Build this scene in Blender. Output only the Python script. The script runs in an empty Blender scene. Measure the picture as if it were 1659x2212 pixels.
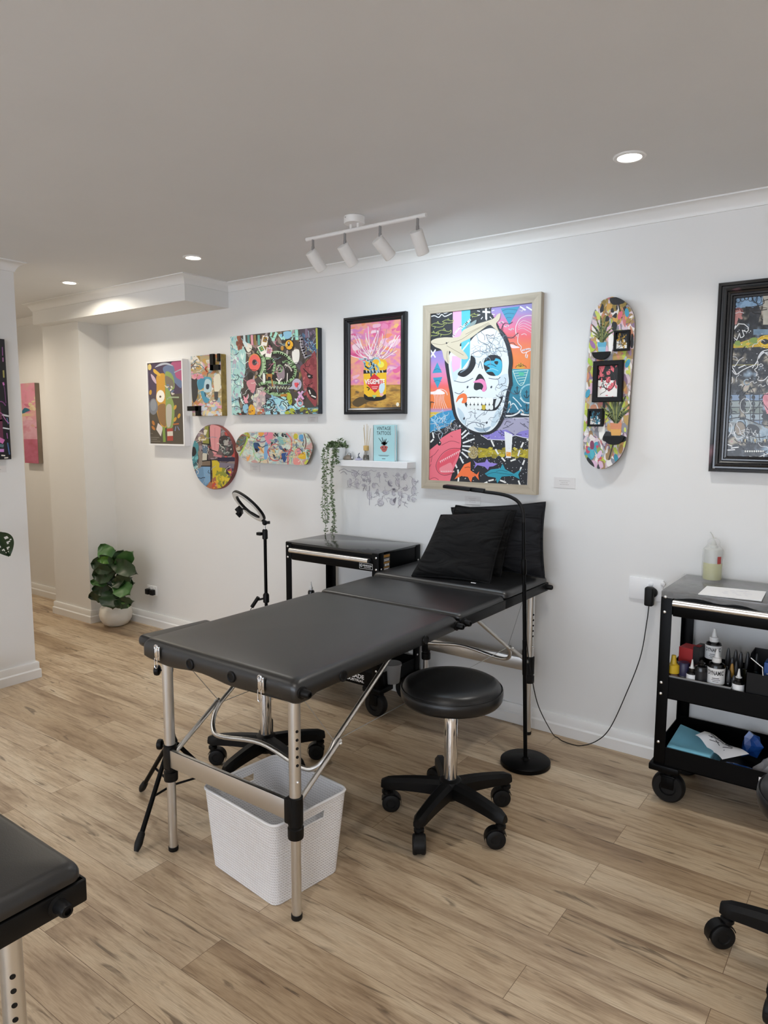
import bpy, bmesh, math, random
from mathutils import Vector, Matrix
from mathutils.geometry import tessellate_polygon
PI = math.pi
S = bpy.context.scene
C = S.collection
V = Vector

# ------------------------------------------------------------------ camera
FPX, YAW, PITCH, ROLL, CH = 1535.95, 0.63275, 0.117146, 0.0022, 1.5
PW, PH = 1659, 2212
Fv = V((-math.sin(YAW)*math.cos(PITCH), math.cos(YAW)*math.cos(PITCH), -math.sin(PITCH)))
R0 = V((math.cos(YAW), math.sin(YAW), 0))
U0 = R0.cross(Fv)
Rv = math.cos(ROLL)*R0 + math.sin(ROLL)*U0
Uv = -math.sin(ROLL)*R0 + math.cos(ROLL)*U0
CAM = V((0, 0, CH))
cd = bpy.data.cameras.new('camera'); cam = bpy.data.objects.new('camera', cd); C.objects.link(cam)
cd.sensor_fit = 'HORIZONTAL'; cd.sensor_width = 36; cd.lens = FPX/PW*36; cd.clip_start = 0.05
m = Matrix((Rv, Uv, -Fv)).transposed().to_4x4(); m.translation = CAM
cam.matrix_world = m
S.camera = cam

def ray(px, py):
    return Rv*((px-PW/2)/FPX) + Uv*(-(py-PH/2)/FPX) + Fv
def UZ(px, py, z=0.0):
    r = ray(px, py); return CAM + r*((z-CH)/r.z)
def UY(px, py, y):
    r = ray(px, py); return CAM + r*(y/r.y)
def UX(px, py, x):
    r = ray(px, py); return CAM + r*(x/r.x)

# ------------------------------------------------------------------ colours and materials
def lin(c):
    c = c/255
    return c/12.92 if c <= .04045 else ((c+.055)/1.055)**2.4
def col(h):
    if not isinstance(h, str): return tuple(h)+(1,) if len(h) == 3 else tuple(h)
    h = h.lstrip('#')
    return (lin(int(h[0:2], 16)), lin(int(h[2:4], 16)), lin(int(h[4:6], 16)), 1)
MATS = {}
class NT:
    def __init__(s, name):
        s.m = bpy.data.materials.new(name); s.m.use_nodes = True
        s.t = s.m.node_tree; s.t.nodes.clear()
        s.out = s.n('ShaderNodeOutputMaterial'); s.b = s.n('ShaderNodeBsdfPrincipled')
        s.l(s.b.outputs[0], s.out.inputs[0])
    def n(s, k, **kw):
        x = s.t.nodes.new(k)
        for a, v in kw.items(): setattr(x, a, v)
        return x
    def l(s, a, b): s.t.links.new(a, b)
    def setb(s, **kw):
        for a, v in kw.items(): s.b.inputs[a.replace('_', ' ')].default_value = v
    def mapping(s, scale=(1, 1, 1), coord='Object'):
        tc = s.n('ShaderNodeTexCoord'); mp = s.n('ShaderNodeMapping'); mp.inputs['Scale'].default_value = scale
        s.l(tc.outputs[coord], mp.inputs[0]); return mp.outputs[0]
    def noise(s, vec, scale, detail=3, rough=.5):
        x = s.n('ShaderNodeTexNoise'); x.inputs['Scale'].default_value = scale
        x.inputs['Detail'].default_value = detail; x.inputs['Roughness'].default_value = rough
        if vec is not None: s.l(vec, x.inputs['Vector'])
        return x
    def ramp(s, fac, stops):
        x = s.n('ShaderNodeValToRGB'); e = x.color_ramp.elements
        while len(e) < len(stops): e.new(.5)
        for i, (p, c) in enumerate(stops): e[i].position = p; e[i].color = col(c)
        s.l(fac, x.inputs[0]); return x.outputs[0]
    def bump(s, h, strength=.1, dist=.01):
        x = s.n('ShaderNodeBump'); x.inputs['Strength'].default_value = strength; x.inputs['Distance'].default_value = dist
        s.l(h, x.inputs['Height']); s.l(x.outputs[0], s.b.inputs['Normal']); return x
    def math(s, op, a, b):
        x = s.n('ShaderNodeMath', operation=op)
        for i, v in enumerate((a, b)):
            if hasattr(v, 'is_output'): s.l(v, x.inputs[i])
            else: x.inputs[i].default_value = v
        return x.outputs[0]
    def mix(s, fac, a, b, mode='MIX'):
        x = s.n('ShaderNodeMix', data_type='RGBA', blend_type=mode)
        for i, v in ((0, fac), (6, a), (7, b)):
            if hasattr(v, 'is_output'): s.l(v, x.inputs[i])
            else: x.inputs[i].default_value = v if i == 0 else col(v)
        return x.outputs[2]

def mat(name, c, rough=.5, metal=0.0, bump=0, bscale=200, var=.0, vscale=6, spec=.5, **kw):
    """plain procedural material with slight colour variation and a fine bump"""
    if name in MATS: return MATS[name]
    t = NT(name); t.setb(Base_Color=col(c), Roughness=rough, Metallic=metal, Specular_IOR_Level=spec)
    for k, v in kw.items(): t.b.inputs[k.replace('_', ' ')].default_value = v
    vec = t.mapping()
    if var:
        nz = t.noise(vec, vscale, 4)
        a = [x*(1-var) for x in col(c)[:3]]; b = [min(1, x*(1+var)) for x in col(c)[:3]]
        t.l(t.ramp(nz.outputs[0], [(.3, a), (.7, b)]), t.b.inputs['Base Color'])
    if bump: t.bump(t.noise(vec, bscale, 3).outputs[0], bump, .002)
    MATS[name] = t.m; return t.m

WALL = mat('wall_paint', (.80, .797, .786), .62, bump=.06, bscale=120, var=.012, vscale=2.5)
CEIL = mat('ceiling_paint', (.72, .717, .71), .75, bump=.05, bscale=90, var=.012, vscale=3)
TRIM = mat('trim_gloss_paint', (.83, .827, .815), .35, bump=.03, bscale=60)
VINYL = mat('black_vinyl', '#0b0b0c', .38, bump=.10, bscale=420, var=.06, spec=.85)
VINYL2 = mat('black_vinyl_smooth', '#151516', .36, bump=.06, bscale=300)
BPLASTIC = mat('black_plastic', '#080809', .45, bump=.05, bscale=350, spec=.25)
RUBBER = mat('black_rubber', '#0c0c0d', .55, spec=.3)
BMETAL = mat('black_powder_coat', '#040405', .4, bump=.04, bscale=500, spec=.12)
GLOSSBLK = mat('black_gloss_top', '#101112', .12, spec=.8)
ALU = mat('brushed_aluminium', (.74, .73, .71), .32, 1.0, bump=.03, bscale=400)
SATIN = mat('satin_silver', (.86, .85, .84), .28, 1.0)
STEMG = mat('stem_grey_metal', (.42, .42, .43), .3, 1.0)
CHROME = mat('chrome', (.82, .82, .83), .07, 1.0)
WMETAL = mat('white_enamel', (.82, .81, .79), .4)
WPLASTIC = mat('white_plastic', (.88, .88, .89), .4)
CABLE = mat('steel_cable', (.6, .6, .6), .35, 1.0)
def cloth(name, c):
    t = NT(name); t.setb(Base_Color=col(c), Roughness=.8, Specular_IOR_Level=.25)
    nz = t.noise(t.mapping((5, 5, 16)), 1, 2, .45); nz.inputs['Distortion'].default_value = 1.2
    fine = t.noise(t.mapping(), 900, 2)
    t.bump(t.math('ADD', nz.outputs[0], t.math('MULTIPLY', fine.outputs[0], .03)), .8, .04)
    return t.m
BCLOTH = cloth('black_cloth', '#0d0d0e')
BCLOTH2 = cloth('charcoal_cloth', '#1b1b1e')
PAPER = mat('white_paper', (.86, .86, .87), .7)
CARD = mat('card_paper', (.74, .72, .71), .7)
CERAMIC = mat('white_ceramic', (.8, .77, .7), .3, var=.03)
LEAFD = mat('leaf_dark', '#22391f', .4, var=.25, vscale=9)
LEAFM = mat('leaf_mid', '#3f6a34', .42, var=.22, vscale=9)
LEAFL = mat('leaf_light', '#507a2c', .45, var=.18, vscale=9)
VINE = mat('vine_green', '#5c7049', .55, var=.3, vscale=40)
STEM = mat('plant_stem', '#4a4a2a', .6)
SOIL = mat('soil', '#2a211a', .9)

def floor_mat():
    t = NT('oak_plank_floor')
    tc = t.n('ShaderNodeTexCoord')
    br = t.n('ShaderNodeTexBrick'); br.offset = .37; br.offset_frequency = 2; br.squash = 1
    for k, v in dict(Scale=1, Mortar_Size=.0009, Mortar_Smooth=.3, Bias=0, Brick_Width=1.22, Row_Height=.147).items(): br.inputs[k.replace('_', ' ')].default_value = v
    br.inputs['Color1'].default_value = (0, 0, 0, 1); br.inputs['Color2'].default_value = (1, 1, 1, 1); br.inputs['Mortar'].default_value = (.5, .5, .5, 1)
    mp = t.n('ShaderNodeMapping'); mp.inputs['Location'].default_value = (.31, -.105, 0)
    t.l(tc.outputs['Object'], mp.inputs[0]); t.l(mp.outputs[0], br.inputs['Vector'])
    seed = br.outputs['Color']
    # per-plank shifted coordinates
    sc = t.n('ShaderNodeVectorMath', operation='SCALE'); t.l(seed, sc.inputs[0]); sc.inputs['Scale'].default_value = 37
    ad = t.n('ShaderNodeVectorMath', operation='ADD'); t.l(tc.outputs['Object'], ad.inputs[0]); t.l(sc.outputs[0], ad.inputs[1])
    def strn(sx, sy, det, rough, dist=0):
        q = t.n('ShaderNodeMapping'); q.inputs['Scale'].default_value = (sx, sy, 1); t.l(ad.outputs[0], q.inputs[0])
        z = t.noise(q.outputs[0], 1, det, rough); z.inputs['Distortion'].default_value = dist; return z.outputs[0]
    broad = strn(1.5, 7, 4, .55, .7)
    grain = strn(5, 70, 5, .65, .3)
    fine = strn(20, 320, 2, .6)
    base = t.ramp(broad, [(.24, '#8f7963'), (.40, '#bba58a'), (.53, '#d2bea2'), (.78, '#e0d1b8')])
    g = t.ramp(grain, [(.3, '#b9aea3'), (.5, '#ffffff'), (.75, '#ffffff')])
    c1 = t.mix(.75, base, g, 'MULTIPLY')
    f = t.ramp(fine, [(.3, '#d8d2ca'), (.6, '#ffffff')])
    c2 = t.mix(.6, c1, f, 'MULTIPLY')
    # dark cracks and knots
    kn = strn(3.2, 22, 3, .5, 1.6)
    k = t.ramp(kn, [(.28, '#3f2d20'), (.37, '#ffffff')])
    c3 = t.mix(.62, c2, k, 'MULTIPLY')
    # plank to plank tone
    tone = t.ramp(seed, [(0, '#dcd3c8'), (.5, '#f4f0ec'), (1, '#ffffff')])
    c4 = t.mix(.9, c3, tone, 'MULTIPLY')
    c5 = t.mix(br.outputs['Fac'], c4, '#6a533e')
    t.l(c5, t.b.inputs['Base Color'])
    t.setb(Roughness=.42, Specular_IOR_Level=.4)
    h = t.math('ADD', t.math('MULTIPLY', grain, .4), t.math('MULTIPLY', br.outputs['Fac'], -1.5))
    t.bump(h, .25, .002)
    return t.m
FLOOR = floor_mat()

def wood_mat(name, a, b, sx=60, sy=4, axis=0):
    t = NT(name)
    vec = t.mapping((sx, sx, sy) if axis == 2 else ((sy, sx, sx)))
    z = t.noise(vec, 1, 5, .6); z.inputs['Distortion'].default_value = .4
    t.l(t.ramp(z.outputs[0], [(.3, a), (.7, b)]), t.b.inputs['Base Color']); t.setb(Roughness=.5)
    t.bump(z.outputs[0], .1, .001); return t.m
OAKH = wood_mat('pale_oak_rail', '#a79a86', '#c4b8a3', 50, 3, 0)
OAKV = wood_mat('pale_oak_stile', '#a79a86', '#c4b8a3', 50, 3, 2)

def paint_mat(name, rough, bump):
    t = NT(name)
    a = t.n('ShaderNodeAttribute'); a.attribute_name = 'Pigment'
    t.l(a.outputs['Color'], t.b.inputs['Base Color'])
    t.setb(Roughness=rough)
    if bump: t.bump(t.noise(t.mapping(), 180, 3).outputs[0], bump, .002)
    return t.m
PAINT = paint_mat('artist_paint', .5, .15)
PAINTG = paint_mat('artist_paint_gloss', .22, .05)
PRINT = paint_mat('printed_ink', .55, 0)

def emis(name, c, s):
    t = NT(name); t.setb(Base_Color=col(c), Emission_Color=col(c), Emission_Strength=s); return t.m

# ------------------------------------------------------------------ mesh builder
def spline(pts, n=8, closed=False):
    P = [V(p) for p in pts]; out = []
    k = len(P)
    for i in range(k if closed else k-1):
        g = (lambda j: P[j % k]) if closed else (lambda j: P[max(0, min(k-1, j))])
        a, b, c, d = g(i-1), g(i), g(i+1), g(i+2)
        for s in range(n):
            t = s/n
            out.append(.5*((2*b)+(c-a)*t+(2*a-5*b+4*c-d)*t*t+(3*b-a-3*c+d)*t**3))
    if not closed: out.append(P[-1])
    return out

class MB:
    def __init__(s): s.bm = bmesh.new()
    def add(s, verts, faces, M=None):
        vs = [s.bm.verts.new(M @ V(v) if M else V(v)) for v in verts]
        for f in faces:
            try: s.bm.faces.new([vs[i] for i in f])
            except ValueError: pass
        return s
    def box(s, a, b, bev=0, seg=2, M=None):
        a, b = V(a), V(b); lo = V([min(a[i], b[i]) for i in range(3)]); hi = V([max(a[i], b[i]) for i in range(3)])
        X = Matrix.Translation((lo+hi)/2) @ Matrix.Diagonal((*(hi-lo), 1))
        r = bmesh.ops.create_cube(s.bm, size=1, matrix=(M @ X) if M else X)
        if bev:
            es = list({e for v in r['verts'] for e in v.link_edges})
            bmesh.ops.bevel(s.bm, geom=r['verts']+es, offset=bev, segments=seg, profile=.5, affect='EDGES')
        return s
    def tube(s, pts, r, n=12, closed=False, caps=True):
        P = [V(p) for p in pts]; k = len(P)
        rr = r if isinstance(r, (list, tuple)) else [r]*k
        T = []
        for i in range(k):
            if closed: d = P[(i+1) % k]-P[i-1]
            else: d = P[min(i+1, k-1)]-P[max(i-1, 0)]
            T.append(d.normalized())
        u = T[0].cross(V((0, 0, 1)))
        if u.length < .05: u = T[0].cross(V((1, 0, 0)))
        u.normalize(); rings = []
        for i in range(k):
            u = (u-T[i]*u.dot(T[i])).normalized(); w = T[i].cross(u)
            rings.append([s.bm.verts.new(P[i]+(u*math.cos(2*PI*j/n)+w*math.sin(2*PI*j/n))*rr[i]) for j in range(n)])
        for i in range(k if closed else k-1):
            A, B = rings[i], rings[(i+1) % k]
            for j in range(n): s.bm.faces.new((A[j], A[(j+1) % n], B[(j+1) % n], B[j]))
        if caps and not closed:
            s.bm.faces.new(rings[0][::-1]); s.bm.faces.new(rings[-1])
        return s
    def cyl(s, a, b, r, r2=None, n=24):
        return s.tube([a, b], [r, r if r2 is None else r2], n)
    def lathe(s, prof, o=(0, 0, 0), axis=(0, 0, 1), n=32):
        q = V((0, 0, 1)).rotation_difference(V(axis)).to_matrix(); o = V(o); rings = []
        for (r, z) in prof:
            if r < 1e-6: rings.append([s.bm.verts.new(o+q @ V((0, 0, z)))])
            else: rings.append([s.bm.verts.new(o+q @ V((r*math.cos(2*PI*j/n), r*math.sin(2*PI*j/n), z))) for j in range(n)])
        for A, B in zip(rings, rings[1:]):
            for j in range(n):
                a, b = A[j % len(A)], A[(j+1) % len(A)]; c, d = B[(j+1) % len(B)], B[j % len(B)]
                vs = []
                for v in (a, b, c, d):
                    if v not in vs: vs.append(v)
                if len(vs) > 2:
                    try: s.bm.faces.new(vs)
                    except ValueError: pass
        for R_, fl in ((rings[0], True), (rings[-1], False)):
            if len(R_) > 2: s.bm.faces.new(R_[::-1] if fl else R_)
        return s
    def prism(s, pts, d, bev=0):
        """closed polygon (3-D points) extruded by vector d"""
        P = [V(p) for p in pts]; d = V(d); k = len(P)
        A = [s.bm.verts.new(p) for p in P]; B = [s.bm.verts.new(p+d) for p in P]
        for i in range(k): s.bm.faces.new((A[i], A[(i+1) % k], B[(i+1) % k], B[i]))
        for t in tessellate_polygon([P]):
            try: s.bm.faces.new([A[i] for i in t[::-1]]); s.bm.faces.new([B[i] for i in t])
            except ValueError: pass
        return s
    def ball(s, c, r, sc=(1, 1, 1), n=16):
        X = Matrix.Translation(V(c)) @ Matrix.Diagonal((*[r*q for q in sc], 1))
        bmesh.ops.create_uvsphere(s.bm, u_segments=n, v_segments=max(6, n//2), radius=1, matrix=X); return s
    def torus(s, c, R, r, nrm=(0, 0, 1), n=40, k=12, sc=1.0):
        q = V((0, 0, 1)).rotation_difference(V(nrm)).to_matrix(); c = V(c)
        return s.tube([c+q @ V((R*math.cos(2*PI*i/n), R*math.sin(2*PI*i/n), 0)) for i in range(n)], r, k, closed=True)
    def grid(s, f, nu, nv):
        g = [[s.bm.verts.new(f(i/nu, j/nv)) for j in range(nv+1)] for i in range(nu+1)]
        for i in range(nu):
            for j in range(nv): s.bm.faces.new((g[i][j], g[i+1][j], g[i+1][j+1], g[i][j+1]))
        return s
    def solid(s, th):
        bmesh.ops.recalc_face_normals(s.bm, faces=s.bm.faces)
        bmesh.ops.solidify(s.bm, geom=list(s.bm.faces), thickness=th); return s
    def build(s, name, m, parent=None, ang=38, recalc=True):
        if recalc: bmesh.ops.recalc_face_normals(s.bm, faces=s.bm.faces)
        off = V((0, 0, 0)); p = parent
        while p: off += p.location; p = p.parent
        if parent is None and len(s.bm.verts):
            xs = [v.co for v in s.bm.verts]
            off = V(((min(v.x for v in xs)+max(v.x for v in xs))/2, (min(v.y for v in xs)+max(v.y for v in xs))/2, min(v.z for v in xs)))
            if name in ('floor',): off = V((0, 0, 0))
        loc = off
        bmesh.ops.translate(s.bm, vec=-off, verts=s.bm.verts)
        me = bpy.data.meshes.new(name); s.bm.to_mesh(me); s.bm.free()
        for q in me.polygons: q.use_smooth = True
        me.set_sharp_from_angle(angle=math.radians(ang))
        me.materials.append(m)
        o = bpy.data.objects.new(name, me); C.objects.link(o)
        if parent: o.parent = parent
        else: o.location = loc
        return o

def tag(o, label=None, cat=None, group=None, kind=None):
    for k, v in (('label', label), ('category', cat), ('group', group), ('kind', kind)):
        if v: o[k] = v
    return o
def thing(name, label, cat, loc=(0, 0, 0), group=None):
    o = bpy.data.objects.new(name, None); C.objects.link(o); o.location = loc; o.empty_display_size = .05
    return tag(o, label, cat, group)
def struct(name, mb, m):
    return tag(mb.build(name, m), kind='structure')
def copy_tree(o, parent=None):
    c = o.copy(); C.objects.link(c); c.parent = parent
    for ch in list(o.children): copy_tree(ch, c)
    return c

# ------------------------------------------------------------------ text as geometry
def text_geo(s, bold=0.0):
    cu = bpy.data.curves.new('t', 'FONT'); cu.body = s; cu.size = 1; cu.offset = bold; cu.resolution_u = 3
    o = bpy.data.objects.new('t', cu); C.objects.link(o)
    dg = bpy.context.evaluated_depsgraph_get()
    me = bpy.data.meshes.new_from_object(o.evaluated_get(dg))
    vs = [v.co.copy() for v in me.vertices]; fs = [tuple(p.vertices) for p in me.polygons]
    bpy.data.objects.remove(o); bpy.data.curves.remove(cu); bpy.data.meshes.remove(me)
    x0 = min(v.x for v in vs); x1 = max(v.x for v in vs); y0 = min(v.y for v in vs); y1 = max(v.y for v in vs)
    return [((v.x-x0)/(x1-x0), (v.y-y0)/(y1-y0)) for v in vs], fs
def text_on(mb, s, o, ux, uy, bold=0.0):
    """text in the box with lower left corner o and side vectors ux, uy"""
    vs, fs = text_geo(s, bold); o, ux, uy = V(o), V(ux), V(uy)
    return mb.add([o+ux*a+uy*b for a, b in vs], fs)

# ------------------------------------------------------------------ painted surfaces
def clip_poly(pts, hull):
    """Sutherland-Hodgman: clip 2-D pts by the convex polygon hull"""
    ar = sum(hull[i][0]*hull[(i+1) % len(hull)][1]-hull[(i+1) % len(hull)][0]*hull[i][1] for i in range(len(hull)))
    H = hull if ar > 0 else hull[::-1]
    out = [tuple(p) for p in pts]
    for i in range(len(H)):
        (ax, ay), (bx, by) = H[i], H[(i+1) % len(H)]
        src, out = out, []
        f = lambda p: (bx-ax)*(p[1]-ay)-(by-ay)*(p[0]-ax)
        for k in range(len(src)):
            p, q = src[k-1], src[k]; fp, fq = f(p), f(q)
            if (fp >= 0) != (fq >= 0):
                t = fp/(fp-fq); out.append((p[0]+(q[0]-p[0])*t, p[1]+(q[1]-p[1])*t))
            if fq >= 0: out.append(q)
        if not out: return []
    return out

class Art:
    """flat painting: shapes in the painting's own plane, built as thin layers of pigment on its face.
    Points are read from the photograph (crop origin and scale) and laid on the real plane."""
    def __init__(s, ox, oy, k, plane, d, hull, seed=1):
        s.ox, s.oy, s.k, s.pl, s.d = ox, oy, k, plane, d
        s.hull = hull; s.shapes = []; s.r = random.Random(seed); s.lay = 0; s.hold = False
    def P(s, x, y):
        px, py = s.ox+x*s.k, s.oy+y*s.k
        return UY(px, py, s.d) if s.pl == 'Y' else UX(px, py, s.d)
    def p(s, pts, c):
        q = clip_poly(pts, s.hull)
        if not s.hold: s.lay += 1
        if len(q) > 2: s.shapes.append((q, col(c), s.lay))
        return s
    def sp(s, pts, c, n=5):
        return s.p([(v.x, v.y) for v in spline([(a, b, 0) for a, b in pts], n, True)], c)
    def e(s, cx, cy, rx, ry, c, rot=0, n=20):
        a = math.radians(rot)
        return s.p([(cx+rx*math.cos(t)*math.cos(a)-ry*math.sin(t)*math.sin(a), cy+rx*math.cos(t)*math.sin(a)+ry*math.sin(t)*math.cos(a)) for t in [2*PI*i/n for i in range(n)]], c)
    def st(s, pts, w, c, sm=4, taper=False):
        s.lay += 1; s.hold = True
        P = [V((a, b, 0)) for a, b in pts]
        if sm and len(P) > 2: P = spline(P, sm)
        k = len(P)
        for i in range(k-1):
            d = P[i+1]-P[i]
            if d.length < 1e-6: continue
            nrm = V((-d.y, d.x, 0)).normalized()
            w0 = w*(1-abs(2*i/(k-1)-1)*.7) if taper else w; w1 = w*(1-abs(2*(i+1)/(k-1)-1)*.7) if taper else w
            e = d.normalized()*w*.2
            q = [P[i]-e+nrm*w0/2, P[i+1]+e+nrm*w1/2, P[i+1]+e-nrm*w1/2, P[i]-e-nrm*w0/2]
            s.p([(v.x, v.y) for v in q], c)
        s.hold = False
        return s
    def ring(s, cx, cy, rx, ry, w, c, n=18, a0=0, a1=360):
        return s.st([(cx+rx*math.cos(math.radians(a0+(a1-a0)*i/n)), cy+ry*math.sin(math.radians(a0+(a1-a0)*i/n))) for i in range(n+1)], w, c, 0)
    def daubs(s, n, box, cols, size, ang=None, asp=2.5, jag=.35):
        x0, y0, x1, y1 = box; r = s.r
        for _ in range(n):
            cx, cy = r.uniform(x0, x1), r.uniform(y0, y1); L = r.uniform(*size); W = L/r.uniform(1.2, asp)
            a = math.radians(r.uniform(0, 180) if ang is None else r.gauss(ang, 18)); m_ = r.randint(6, 9)
            pts = []
            for i in range(m_):
                t = 2*PI*i/m_; f = 1+r.uniform(-jag, jag)
                u, w = L*math.cos(t)*f, W*math.sin(t)*f
                pts.append((cx+u*math.cos(a)-w*math.sin(a), cy+u*math.sin(a)+w*math.cos(a)))
            s.sp(pts, r.choice(cols), 3)
        return s
    def scrib(s, n, box, cols, size, w):
        x0, y0, x1, y1 = box; r = s.r
        for _ in range(n):
            x, y = r.uniform(x0, x1), r.uniform(y0, y1); pts = [(x, y)]; a = r.uniform(0, 6.28)
            for _k in range(r.randint(3, 6)):
                a += r.uniform(-1.1, 1.1); L = r.uniform(*size); x += L*math.cos(a); y += L*math.sin(a); pts.append((x, y))
            s.st(pts, w*r.uniform(.6, 1.3), r.choice(cols), 3)
        return s
    def dots(s, n, box, c, r0, r1):
        for _ in range(n):
            rr = s.r.uniform(r0, r1); s.e(s.r.uniform(box[0], box[2]), s.r.uniform(box[1], box[3]), rr, rr, c, 0, 6)
        return s
    def smoke(s, box, nx, ny, pal, scale, seed=0, asp=1.0, mask=None):
        """paint blended wet in wet: a fine mosaic whose colour follows smooth noise"""
        from mathutils import noise
        C_ = [col(c) for c in pal]; x0, y0, x1, y1 = box; s.lay += 1; s.hold = True
        for i in range(nx):
            for j in range(ny):
                xa, xb, ya, yb_ = x0+(x1-x0)*i/nx, x0+(x1-x0)*(i+1)/nx, y0+(y1-y0)*j/ny, y0+(y1-y0)*(j+1)/ny
                if mask:
                    mx, my, ins = (xa+xb)/2, (ya+yb_)/2, False
                    for a_, b_ in zip(mask, mask[1:]+mask[:1]):
                        if (a_[1] > my) != (b_[1] > my) and mx < (b_[0]-a_[0])*(my-a_[1])/(b_[1]-a_[1])+a_[0]: ins = not ins
                    if not ins: continue
                q = V(((xa+xb)/2/scale, (ya+yb_)/2/scale*asp, seed*7.3))
                t = .5+.62*noise.noise(q)+.34*noise.noise(q*2.3)+.16*noise.noise(q*5.1)
                t = max(0, min(.9999, t))*(len(C_)-1); k = int(t); f = t-k
                s.p([(xa, ya), (xb+.3, ya), (xb+.3, yb_+.3), (xa, yb_+.3)], [C_[k][m]*(1-f)+C_[k+1][m]*f for m in range(3)])
        s.hold = False
        return s
    def bands(s, x0, x1, ys, cols, steps=6):
        """stacked bands of paint blended into each other"""
        C_ = [col(c) for c in cols]
        for i in range(len(ys)-1):
            for k in range(steps):
                t = (k+.5)/steps; c = [C_[i][j]*(1-t)+C_[i+1][j]*t for j in range(3)]
                ya = ys[i]+(ys[i+1]-ys[i])*k/steps; yb = ys[i]+(ys[i+1]-ys[i])*(k+1)/steps+.5
                s.p([(x0, ya), (x1, ya), (x1, yb), (x0, yb)], c)
        return s
    def txt(s, body, x0, y0, x1, y1, c, slope=0.0, bold=.02):
        vs, fs = text_geo(body, bold); s.lay += 1
        for f in fs:
            s.shapes.append(([(x0+(x1-x0)*vs[i][0], y1+(y0-y1)*vs[i][1]+slope*(x1-x0)*vs[i][0]) for i in f], col(c), s.lay))
        return s
    def build(s, name, m, parent, step=8e-6, lift=.0006):
        step = min(step, .003/max(1, s.lay))
        verts, faces, cols = [], [], []
        nrm = V((0, -1, 0)) if s.pl == 'Y' else V((1, 0, 0))
        for pts, c, i in s.shapes:
            off = nrm*(lift+i*step); b = len(verts)
            P = [s.P(x, y)+off for x, y in pts]; verts += P
            tri = [tuple(range(len(P)))] if len(P) <= 4 else tessellate_polygon([P])
            for t in tri: faces.append(tuple(b+k for k in t)); cols.append(c)
        off = V((0, 0, 0)); q = parent
        while q: off += q.location; q = q.parent
        me = bpy.data.meshes.new(name); me.from_pydata([v-off for v in verts], [], faces)
        at = me.color_attributes.new('Pigment', 'FLOAT_COLOR', 'CORNER')
        k = 0
        for f, c in zip(me.polygons, cols):
            for _ in f.vertices: at.data[k].color = c; k += 1
        # make all faces look out of the wall
        bm = bmesh.new(); bm.from_mesh(me)
        bm.normal_update()
        fl = [f for f in bm.faces if f.normal.dot(nrm) < 0]
        bmesh.ops.reverse_faces(bm, faces=fl); bm.to_mesh(me); bm.free()
        me.materials.append(m)
        o = bpy.data.objects.new(name, me); C.objects.link(o); o.parent = parent
        return o

SPOT, SKY, EXPO, ROWS = 1.25, 5.4, 0.0, 1.1
# ================================================================== ROOM
ZC, YB, XL = 2.428, 3.234, -4.15          # ceiling, back wall, face of the left partition
XR, YF, XE = 2.6, -3.2, -8.4              # right wall, front wall, end of the corridor
T = .12
struct('floor', MB().box((XE-.2, YF-.2, -.1), (XR+.2, YB+.2, 0)), FLOOR)
struct('ceiling', MB().box((XE-.2, YF-.2, ZC), (XR+.2, YB+.2, ZC+.1)), CEIL)
struct('wall_back', MB().box((XE, YB, 0), (XR+.1, YB+T, ZC)), WALL)
struct('wall_right', MB().box((XR, YF, 0), (XR+T, YB, ZC)), WALL)
struct('wall_left', MB().box((XL-T, YF, 0), (XL, 2.108, ZC)), WALL)
struct('wall_corridor', MB().box((XE, 1.98, 0), (XL-T-.001, 2.1, ZC)), WALL)
struct('wall_end', MB().box((XE-T, 1.98, 0), (XE, YB, ZC)), WALL)
fw = MB()                                  # unseen front wall; wide window opening added to let in sky fill
fw.box((XL, YF-T, 0), (XR, YF, .35)); fw.box((XL, YF-T, 2.2), (XR, YF, ZC))
fw.box((XL, YF-T, .35), (-3.3, YF, 2.2)); fw.box((1.9, YF-T, .35), (XR, YF, 2.2))
struct('wall_front', fw, WALL)
wf = MB()
for a in (-3.3, -.72, 1.86): wf.box((a, YF-.08, .35), (a+.04, YF-.03, 2.2))
wf.box((-3.3, YF-.08, .35), (1.9, YF-.03, .39)); wf.box((-3.3, YF-.08, 2.16), (1.9, YF-.03, 2.2))
struct('added_window_1', wf, BMETAL)  # unseen window frame, added along with the opening for sky fill
# pier that comes forward in the corner, and the bulkhead over it
PX0, PX1, PY = -5.50, -4.995, 2.99
BX0, BX1, BY, BZ = -5.43, -3.63, 2.885, 2.275
struct('wall_pier', MB().box((PX0, PY, 0), (PX1, YB, BZ)), WALL)
struct('wall_bulkhead', MB().box((BX0, BY, BZ), (BX1, YB, ZC)), WALL)

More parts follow.
